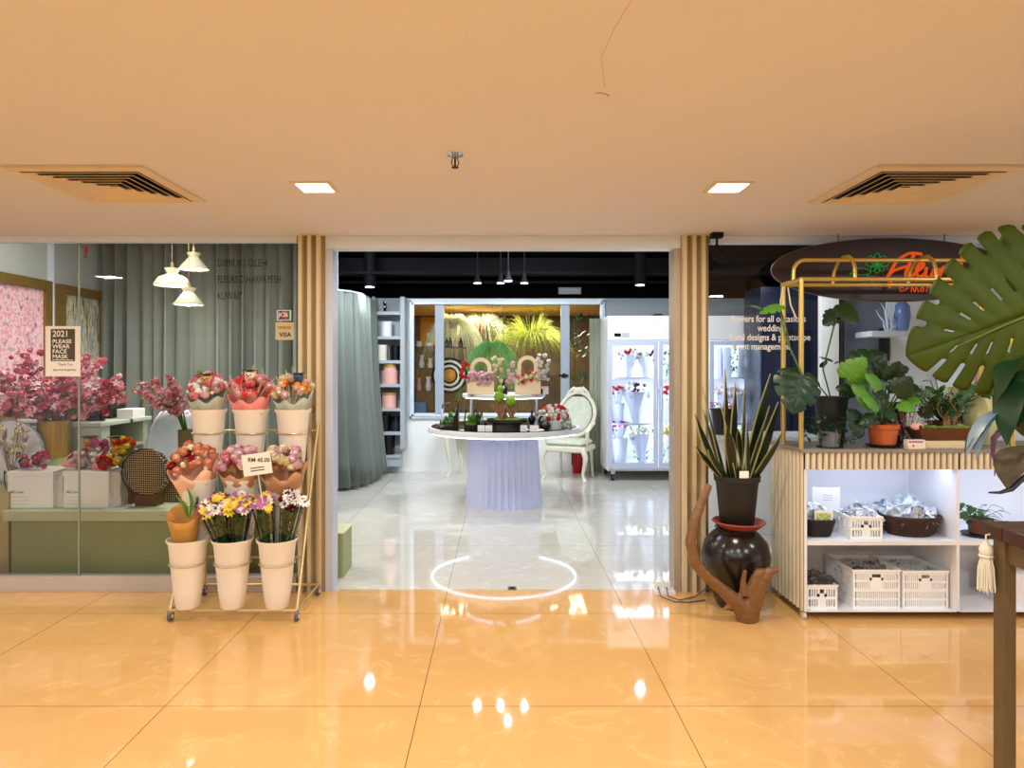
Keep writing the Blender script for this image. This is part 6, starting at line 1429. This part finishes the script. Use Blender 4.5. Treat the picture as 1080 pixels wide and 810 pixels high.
# ribbed grey pot with trailing leaves
c = (X(876, 4.02), 4.03, UT)
t = thing('potted_plant', 'grey ribbed pot with bushy dark trailing leaves at the gold posts', 'plant', c)
MB().lathe([(0.075, 0), (0.075, 0.008), (0.001, 0.008)], c, 24).build('saucer', m_blkmat, t)
MB().lathe([(0.05, 0.008), (0.062, 0.10), (0.056, 0.10), (0.001, 0.085)], c, 60, True, False, mod=lambda a, z: 1+0.04*math.sin(a*15)).build('plant_pot', mat('ribbed_grey_pot', (112, 114, 122), 0.5), t)
mb = MB(); rr = random.Random(19)
for k in range(90):
    a = Vector((c[0]+rr.uniform(-.05,.05), c[1]+rr.uniform(-.04,.04), UT+0.10)); b = Vector((c[0]+rr.uniform(-.17,.13), c[1]+rr.uniform(-.09,.05), UT+rr.uniform(0.03, .20)))
    leaf(mb, b, b+Vector((rr.uniform(-.03,.03), rr.uniform(-.03,.0), rr.uniform(-.035,.02))), 0.03, 0.1)
    if k % 3 == 0: mb.tube([a, b], 0.0014, 3)
mb.build('foliage', m_leafdk, t)
# terracotta monstera
c = (X(932, 4.05), 4.06, UT)
t = thing('potted_monstera', 'young monstera in an orange terracotta pot on a black saucer, centre of the counter', 'plant', c)
MB().lathe([(0.075, 0), (0.10, 0.014), (0.095, 0.016), (0.001, 0.008)], c, 30, True, False).build('saucer', m_blk, t)
mb = MB(); pot(mb, (c[0], c[1], UT+0.014), 0.070, 0.088, 0.125, rim=0.026); mb.build('plant_pot', m_terra, t)
MB().lathe([(0.078, 0), (0.001, 0.006)], (c[0], c[1], UT+0.118), 20).build('soil', m_soil, t)
mS, mL1, mL2 = MB(), MB(), MB()
for (j, tp, W, br, Yk) in (((905, 392), (935, 372), 0.24, 0, 4.12), ((912, 452), (897, 432), 0.16, 0, 3.98), ((920, 425), (902, 405), 0.12, 1, 3.98), ((930, 408), (916, 394), 0.11, 1, 4.0), ((940, 400), (950, 382), 0.13, 0, 4.05), ((945, 415), (962, 398), 0.14, 0, 4.0), ((926, 428), (912, 418), 0.09, 1, 3.96), ((936, 396), (925, 380), 0.1, 0, 4.1), ((950, 425), (966, 432), 0.09, 1, 4.0), ((922, 440), (908, 446), 0.08, 0, 3.97), ((938, 432), (944, 444), 0.08, 0, 3.97), ((900, 412), (884, 408), 0.09, 0, 4.05), ((958, 420), (972, 424), 0.09, 1, 4.05), ((928, 412), (934, 424), 0.09, 0, 3.98), ((944, 392), (958, 388), 0.1, 0, 4.1), ((918, 400), (900, 396), 0.10, 1, 4.08), ((955, 408), (974, 412), 0.1, 0, 4.02)):
    jj = at(*j, Yk); mS.tube([(c[0]+rr.uniform(-.02,.02), c[1], UT+0.12), ((c[0]+jj[0])/2, (c[1]+Yk)/2, (UT+0.12+jj[2])/2+0.03), jj], 0.0045, 6)
    monstera(mL2 if br else mL1, jj, at(*tp, Yk-0.06), W, nl=5, cut=0.3, up=(0.1, -1, 0.5), droop=0.15, cordate=0.3)
mL1.build('dark_leaves', m_leafdk, t); mL2.build('bright_leaves', m_leaflt, t); mS.build('stems', m_stem, t)
c2 = (X(946, 4.25), 4.27, UT)
t = thing('grey_planter', 'tall dark grey planter standing behind the terracotta pot', 'planter', c2)
mb = MB(); pot(mb, c2, 0.05, 0.07, 0.26); mb.build('planter_body', m_blkmat, t)
# more greenery on the right of it
t = thing('trailing_plant', 'sprawling leafy plant rising behind the bonsai tray', 'plant', (X(990, 4.3), 4.27, UT))
mb = MB(); pot(mb, (X(990, 4.3), 4.27, UT), 0.06, 0.085, 0.14); mb.build('plant_pot', m_terra_dk, t)
mS, mL1 = MB(), MB(); rr = random.Random(23)
for k in range(50):
    a = Vector((X(990, 4.3), 4.27, UT+0.13)); p = Vector(at(rr.uniform(950, 1045), rr.uniform(395, 440), 4.2+rr.uniform(-.10,.1))); mS.tube([a, (a+p)/2+Vector((0,0,.04)), p], 0.003, 4)
    if k % 2: monstera(mL1, p, p+Vector((rr.uniform(-.08,.08), -.03, rr.uniform(-.05,.06))), 0.09, nl=4, cut=0.4)
    else: leaf(mL1, p, p+Vector((rr.choice((-1, 1))*rr.uniform(.05,.11), -.02, rr.uniform(-.03,.02))), 0.04)
mL1.build('leaves', m_leaf, t); mS.build('stems', m_stem, t)
# cream vase and shell
c = (X(1037, 4.2), 4.22, UT)
t = thing('cream_vase', 'pale yellow-green rounded vase at the right of the counter behind hanging leaves', 'vase', c)
MB().lathe([(0.05, 0), (0.085, 0.06), (0.10, 0.16), (0.08, 0.26), (0.045, 0.32), (0.055, 0.34), (0.045, 0.34), (0.035, 0.31)], c, 30, True, False).build('vase_body', mat('pale_lime_glaze', (206, 208, 150), 0.35), t)
# bonsai tray on blocks
c = (X(994, 4.02), 4.04, UT)
tag(MB().box(X(972, 3.97), X(1018, 3.97), 3.97, 4.10, UT, UT+0.045, 0.003).build('wooden_block', mat('pale_pine_block', (226, 206, 164), 0.6, var=0.08, vs=12, stretch=(1, 6, 6))), 'pale pine block under the brown bonsai tray', 'block')
t = thing('bonsai_tray', 'brown rectangular bonsai tray with small leafy tree and moss on a pale block', 'bonsai', (c[0], c[1], UT+0.046))
z0 = UT+0.046; x0, x1 = X(967, 3.99), X(1026, 3.99)
def rr_(h, g): return [(x0+g, 3.965+g*.6, z0+h), (x1-g, 3.965+g*.6, z0+h), (x1-g, 4.125-g*.6, z0+h), (x0+g, 4.125-g*.6, z0+h)]
MB().rings([rr_(0, 0.04), rr_(0.05, 0.01), rr_(0.075, 0.0), rr_(0.075, 0.010), rr_(0.06, 0.015)], True, True).build('tray', mat('brown_glaze', (92, 52, 36), 0.3, var=0.3), t)
mb = MB(); rr = random.Random(2)
for k in range(24): mb.ball((rr.uniform(x0+.05, x1-.03), rr.uniform(3.99, 4.1), z0+0.07), rr.uniform(.015,.028), 7, 5, (1.2,1,.7), .2, rr)
mb.build('moss', m_moss, t)
mbT, mbF = MB(), MB()
for k in range(7):
    p = [(X(1003, 4.04)+rr.uniform(-.03,.03), 4.05, z0+0.07)]
    for j in range(4): p.append((p[-1][0]+rr.uniform(-.055,.03), p[-1][1]+rr.uniform(-.02,.02), p[-1][2]+rr.uniform(.03,.05)))
    mbT.tube(p, [.009, .007, .005, .004, .002], 5)
    for q in p[2:]:
        for i in range(14): a = Vector(q)+Vector((rr.uniform(-.05,.05), rr.uniform(-.04,.04), rr.uniform(-.02,.05))); leaf(mbF, a, a+Vector((rr.uniform(-.025,.025), rr.uniform(-.02,0), rr.uniform(-.01,.02))), 0.016)
mbT.build('trunk', m_bark, t); mbF.build('foliage', m_leaf, t)
t = thing('figurine', 'small pink and cream shell ornament at the corner of the bonsai tray', 'ornament', (X(970, 3.96), 3.955, UT+0.115)); MB().ball((X(970.5, 3.96), 3.99, UT+0.13), 0.032, 12, 8, (1.2, .7, .7)).build('shell', m_pinkbox, t); MB().ball((X(972, 3.96), 3.97, UT+0.13), 0.01, 8, 6).build('dark_spot', m_blkmat, t)
t = thing('label_box', 'small white card box with pink print and red triangle on the counter edge', 'box', (X(966, 3.95), 3.95, UT))
MB().box(X(957.5, 3.945), X(976, 3.945), 3.945, 3.99, UT+0.014, Z(464, 3.945), 0.002).build('box_body', m_white, t); MB().box(X(958, 3.945), X(976, 3.945), 3.942, 3.995, UT, UT+0.014, 0.002).build('wooden_base', m_archwood, t)
MB().box(X(959, 3.94), X(974, 3.94), 3.9435, 3.945, Z(467, 3.94), Z(465.3, 3.94)).build('print_line', m_pinkC, t); MB().prism([(X(961.5, 3.94), Z(472.5, 3.94)), (X(966, 3.94), Z(472.5, 3.94)), (X(963.7, 3.94), Z(468.5, 3.94))], 3.9435, 3.945).build('triangle_mark', m_redfl, t)
# wispy dry sprigs
t = thing('dry_sprigs', 'wispy dry grey-mauve sprigs between the terracotta pot and bonsai tray', 'sprigs', (X(958, 4.1), 4.12, UT))
MB().lathe([(0.03, 0), (0.035, 0.08), (0.03, 0.08), (0.001, 0.07)], (X(958, 4.1), 4.12, UT), 14, True, False).build('jar', m_clear, t)
mb = MB(); mb2 = MB(); rr = random.Random(44)
for k in range(46):
    a = Vector((X(958, 4.1), 4.12, UT+0.02)); p = Vector(at(rr.uniform(944, 985), rr.uniform(415, 460), 4.1)); mb.tube([a, p], 0.0013, 3); mb2.ball(p, rr.uniform(.004, .008), 5, 4)
mb.build('stems', m_bark, t); mb2.build('blossoms', C('dusty_heads', (168, 128, 128)), t)

# ------------------------------------------------------------------ urn, snake plant, driftwood
ucx, ucy = X(776, 4.2), 4.2
t = thing('clay_urn', 'large dark glazed round clay urn on the floor beside the fluted counter', 'urn', (ucx, ucy, 0))
MB().lathe([(0.11, 0), (0.118, 0.01), (0.165, 0.12), (0.20, 0.24), (0.208, 0.32), (0.19, 0.40), (0.145, 0.455), (0.12, 0.475), (0.128, 0.492), (0.11, 0.492), (0.10, 0.46)], (ucx, ucy, 0), 48, True, False).build('urn_body', m_urn, t)
tag(MB().lathe([(0.10, 0), (0.12, 0.004), (0.162, 0.040), (0.158, 0.046), (0.115, 0.012), (0.001, 0.010)], (ucx+0.012, ucy-0.02, 0.493), 40, True, False).build('plant_saucer', mat('red_terracotta', (150, 66, 46), 0.5)), 'red terracotta saucer between the snake plant pot and the dark urn', 'saucer')
pz = 0.505; pc = (ucx, ucy-0.02, pz)
t = thing('snake_plant', 'snake plant with yellow edged leaves in a black pot on the clay urn', 'plant', pc)
MB().lathe([(0.095, 0), (0.10, 0.004), (0.128, 0.28), (0.138, 0.283), (0.140, 0.318), (0.130, 0.318), (0.122, 0.29), (0.001, 0.285)], pc, 96, True, False, mod=lambda a, z: 1+(0.008*math.sin(a*32) if z < 0.28 else 0)).build('plant_pot', m_blkmat, t, sharp=60)
MB().lathe([(0.12, 0), (0.001, 0.008)], (pc[0], pc[1], pz+0.284), 20).build('soil', m_soil, t)
def blade(base, tip, W, lean, tw, mbg, mby):
    base, tip = Vector(base), Vector(tip); rows = []; n = 12; d = tip-base
    for i in range(n+1):
        u = i/n; p = base+d*u+Vector(lean)*math.sin(PI*u)*0.5
        ww = W*0.5*(0.55+0.9*u if u < 0.5 else 1.0)*(1 if u < 0.6 else max(0.0, 1-((u-0.6)/0.4)**1.8))
        a = tw+u*0.8; s_ = Vector((math.cos(a), math.sin(a), 0)); nn = Vector((-s_.y, s_.x, 0))
        rows.append((p-s_*ww, p-s_*ww*0.80-nn*0.006, p-nn*0.012*(1-u), p+s_*ww*0.80-nn*0.006, p+s_*ww))
    mbg.grid([[r[1], r[2], r[3]] for r in rows]); mby.grid([[r[0], r[1]] for r in rows]); mby.grid([[r[3], r[4]] for r in rows])
bl = [((765, 500), (764, 389, 4.25), 0.045, 0, 0.3), ((770, 500), (775, 404, 4.2), 0.055, 0, 0.2), ((778, 500), (784, 410, 4.28), 0.04, 0.3, 0.4), ((758, 500), (740, 407, 4.15), 0.045, -0.2, 0.6), ((755, 502), (732, 436, 4.1), 0.05, -0.5, 0.2),
      ((757, 503), (733, 471, 4.02), 0.045, -0.4, 0.1), ((760, 502), (746, 474, 4.0), 0.05, -0.3, 0.1), ((785, 500), (812, 394, 4.3), 0.07, 0.3, 0.0), ((788, 500), (820, 424, 4.1), 0.065, 0.4, 0.1), ((790, 502), (824, 456, 4.0), 0.055, 0.5, 0.1),
      ((772, 502), (759, 426, 4.05), 0.055, 0.2, 0.5), ((778, 502), (778, 452, 4.05), 0.055, 0, 1.2), ((783, 500), (787, 436, 4.1), 0.05, 0, 0.5), ((768, 500), (766, 450, 4.0), 0.05, 0.2, -0.5), ((786, 500), (811, 428, 4.25), 0.05, .2, .4), ((762, 502), (741, 432, 4.25), 0.04, -.3, .4)]
for i, ((bxp, byp), (tx, ty, tY), W, ln, tw) in enumerate(bl):
    b = (pc[0]+(X(bxp, 4.18)-X(773, 4.18))*0.9+0.0, pc[1]+(0.03 if tY > 4.18 else -0.03)+0.01*math.sin(i*3), pz+0.285); mg, my = MB(), MB()
    blade(b, at(tx, ty, tY), W*1.35, (ln*0.06, 0, 0.02), tw, mg, my)
    lf = mg.build('leaf', m_snake, t); my.build('leaf_margin', m_yedge, lf)
MB().box(pc[0]-0.028, pc[0]+0.028, pc[1]-0.125, pc[1]-0.122, pz+0.315, pz+0.36).box(pc[0]-0.006, pc[0]+0.006, pc[1]-0.125, pc[1]-0.122, pz+0.27, pz+0.316).build('plant_tag', m_offwhite, t)
t = thing('driftwood', 'polished orange-brown forked driftwood leaning in front of the clay urn', 'driftwood', (X(790, 3.97), 3.97, 0))
def DP(px, py, Y_): return at(px, py, Y_)
mb = MB()
mb.tube([DP(748, 511, 3.98), DP(741, 527, 3.97), DP(732, 550, 3.95), DP(728, 572, 3.94), DP(733, 594, 3.93), DP(747, 610, 3.92), DP(763, 623, 3.92), DP(778, 636, 3.93), DP(786, 648, 3.94), DP(788, 655.5, 3.945)],
        [0.022, 0.027, 0.030, 0.032, 0.034, 0.033, 0.036, 0.048, 0.058, 0.056], 14)
mb.tube([DP(821, 600.5, 3.90), DP(812, 602, 3.91), DP(803, 614, 3.92), DP(796, 630, 3.93), DP(791, 645, 3.94), DP(789, 655.5, 3.945)], [0.016, 0.026, 0.042, 0.050, 0.056, 0.055], 14)
mb.tube([DP(809, 602, 3.91), DP(801, 603, 3.91), DP(797, 612, 3.92), DP(790, 628, 3.93)], [0.014, 0.026, 0.034, 0.036], 10)
mb.tube([DP(786, 601, 3.90), DP(784, 612, 3.91), DP(784, 628, 3.92)], [0.012, 0.017, 0.026], 10)
mb.tube([DP(762, 643, 3.90), DP(768, 640, 3.91), DP(776, 638, 3.93)], [0.008, 0.018, 0.03], 10)
o = mb.build('trunk', m_drift, t)
md = o.modifiers.new('remesh', 'REMESH'); md.mode = 'VOXEL'; md.voxel_size = 0.007; md.use_smooth_shade = True
md = o.modifiers.new('smooth', 'SMOOTH'); md.iterations = 4; md.factor = 0.5
# cables and socket
t = thing('power_plugs', 'white plugs with trailing grey cables on the floor at the foot of the right jamb', 'cables', (X(700, 4.4), 4.4, 0))
for k, px in enumerate((694, 703)): MB().box(X(px, 4.43)-0.02, X(px, 4.43)+0.02, 4.40, 4.44, 0.03, 0.085, 0.005).build('plug', m_white, t)
MB().box(X(688, 4.45), X(710, 4.45), 4.38, 4.455, 0.0, 0.03, 0.004).build('socket_strip', m_whitepaint, t)
MB().tube([(X(694, 4.4), 4.40, 0.05), (X(698, 4.3), 4.32, 0.012), (X(712, 4.25), 4.25, 0.006), (X(728, 4.2), 4.24, 0.006), (X(745, 4.25), 4.28, 0.006)], 0.004, 6).build('cable', m_rubber, t)
MB().tube([(X(703, 4.4), 4.40, 0.05), (X(706, 4.3), 4.33, 0.012), (X(718, 4.25), 4.28, 0.006), (X(734, 4.3), 4.34, 0.006), (X(745, 4.35), 4.36, 0.05)], 0.004, 6).build('cable', m_rubber, t)

# ------------------------------------------------------------------ foreground table, tassel and monstera
tx0, ty1, tz = 1.684, 2.35, 0.948
t = thing('wooden_table', 'tall dark wooden slatted table at the near right edge of the walkway', 'table', (2.3, 1.7, 0))
nb = 5
for k in range(nb):
    y1 = ty1-k*0.105; MB().box(tx0, 2.85, y1-0.101, y1, tz-0.045, tz, 0.003).build('board', m_tablewood, t)
yb0 = ty1-nb*0.105
for (x, y) in ((tx0+0.012, ty1-0.10), (tx0+0.012, yb0+0.03), (2.78, ty1-0.10), (2.78, yb0+0.03)): MB().box(x, x+0.04, y, y+0.052, 0, tz-0.045, 0.002).build('leg', m_legwood, t)
MB().box(tx0+0.052, 2.78, ty1-0.085, ty1-0.065, tz-0.12, tz-0.045).build('apron', m_legwood, t); MB().box(tx0+0.022, tx0+0.042, yb0+0.08, ty1-0.10, tz-0.12, tz-0.045).build('apron', m_legwood, t)
c = (tx0-0.014, ty1-0.05, tz-0.012)
t = thing('macrame_tassel', 'cream knotted macrame tassel hanging from the corner of the wooden table', 'tassel', c)
MB().tube([(tx0+0.004, c[1], tz-0.034), (c[0], c[1], tz-0.036), (c[0], c[1], tz-0.062)], 0.003, 6).build('cord', m_ivory, t)
mb = MB(); mb.ball((c[0], c[1], tz-0.065), 0.010, 10, 6).ball((c[0], c[1], tz-0.088), 0.021, 14, 9, (1, 1, 1.15)).torus((c[0], c[1], tz-0.108), 0.018, 0.005, 18, 6); mb.build('knot', m_ivory, t)
mb = MB(); rr = random.Random(3)
for k in range(70):
    a = rr.uniform(0, 2*PI); q = math.sqrt(rr.random()); x, y = q*math.cos(a), q*math.sin(a)
    mb.tube([(c[0]+x*0.014, c[1]+y*0.014, tz-0.108), (c[0]+x*0.024, c[1]+y*0.022, tz-0.15), (c[0]+x*0.027+rr.uniform(-.003,.003), c[1]+y*0.024, tz-0.225+rr.uniform(-.008,.012))], 0.0022, 4, caps=False)
mb.build('fringe', m_ivory, t)
# foreground monstera in a pot on the table
c = (2.45, 2.02, tz)
t = thing('foreground_monstera', 'large monstera on the wooden table with one huge split olive leaf reaching into view', 'plant', c)
mb = MB(); pot(mb, c, 0.11, 0.15, 0.26); mb.build('plant_pot', m_blkmat, t); MB().lathe([(0.14, 0), (0.001, 0.008)], (c[0], c[1], tz+0.236), 20).build('soil', m_soil, t)
mb = MB(); jb = at(1135, 313, 2.10); tp = at(958, 376, 2.28)
split_leaf(mb, jb, tp, 0.30, 0.25, 9, 0.22, (0.2, -1, 0.2), 0.10, 0.09, 0.22, 0.16, holes=True, cutb=0.62)
lf = mb.build('large_leaf', m_leafol, t, thick=0.0012)
MB().tube([jb, tuple(Vector(jb)*0.6+Vector(tp)*0.4+Vector((0, -0.004, -0.008))), tuple(Vector(jb)*0.3+Vector(tp)*0.7+Vector((0, -0.006, -0.022)))], [0.004, 0.003, 0.001], 6).build('midrib', mat('pale_midrib', (104, 112, 40), 0.4), lf)
mS = MB(); mS.tube([(c[0], c[1], tz+0.24), (2.2, 2.02, 1.52), jb], [0.010, 0.008, 0.006], 8); mL1 = MB()
jb2 = at(1110, 268, 2.3); split_leaf(mL1, jb2, at(1058, 305, 2.40), 0.15, 0.16, 5, 0.4, (0.2, -1, 0.3), 0.1, 0.12); mS.tube([(c[0], c[1], tz+0.24), (2.3, 2.15, 1.6), jb2], 0.008, 8)
mS.build('stems', m_stem, t); mL1.build('second_leaf', m_leafol, t, thick=0.0015)
# staghorn-like dark hanging fronds and purple tendril
c = (2.02, 2.2, tz)
t = thing('drooping_plant', 'dark plant on the wooden table with drooping grey-blue and purple leaves', 'plant', c)
mb = MB(); pot(mb, c, 0.06, 0.085, 0.16); mb.build('plant_pot', m_blkmat, t)
top = Vector((c[0], c[1], tz+0.15)); mD, mBl, mPu, mBr, mSt, mTip = MB(), MB(), MB(), MB(), MB(), MB()
for (a, b, W) in (((1078, 372), (1054, 420), 0.07), ((1084, 380), (1062, 470), 0.10), ((1090, 400), (1074, 450), 0.1), ((1068, 396), (1050, 424), 0.045), ((1080, 460), (1066, 440), 0.06)): leaf(mD, at(*a, 2.2), at(*b, 2.15), W, 0.15)
for (a, b, W) in (((1056, 430), (1019, 482), 0.045), ((1054, 432), (1029, 486), 0.032)): leaf(mBl, at(*a, 2.2), at(*b, 2.15), W, 0.12)
leaf(mD, at(1046, 440, 2.19), at(1017, 478, 2.16), 0.03, 0.1)
mPu.tube([at(1072, 440, 2.2), at(1060, 450, 2.19), at(1048, 462, 2.18), at(1047, 480, 2.18), at(1050, 490, 2.18), at(1049, 502, 2.18)], [0.012, 0.011, 0.009, 0.005, 0.003, 0.0015], 8)
leaf(mBr, at(1092, 470, 2.15), at(1062, 516, 2.12), 0.13, 0.2); mTip.tube([at(1084, 500, 2.13), at(1066, 516, 2.12), at(1055, 519.5, 2.12), at(1043, 519.5, 2.12)], [0.008, 0.009, 0.005, 0.003], 8)
for (a, b) in (((1080, 372)), ((1086, 400))) and (((1078, 372), 0), ((1090, 400), 0), ((1056, 430), 0), ((1072, 440), 0), ((1092, 470), 0), ((1084, 380), 0)): p = Vector(at(*a, 2.19)); mSt.tube([top, (top+p)/2+Vector((0.05, 0, 0.08)), p], 0.005, 6)
mD.build('dark_leaves', m_leafdk, t); mBl.build('blue_grey_leaves', mat('blue_grey_leaf', (118, 140, 150), 0.4, var=0.3), t); mPu.build('purple_tendril', mat('purple_leaf', (92, 52, 84), 0.4, var=0.3), t); mBr.build('spotted_leaf', mat('brown_spotted_leaf', (70, 56, 30), 0.6, var=0.7, vs=50), t); mSt.build('stems', m_stem, t)
mTip.build('curled_tip', m_blkmat, t)
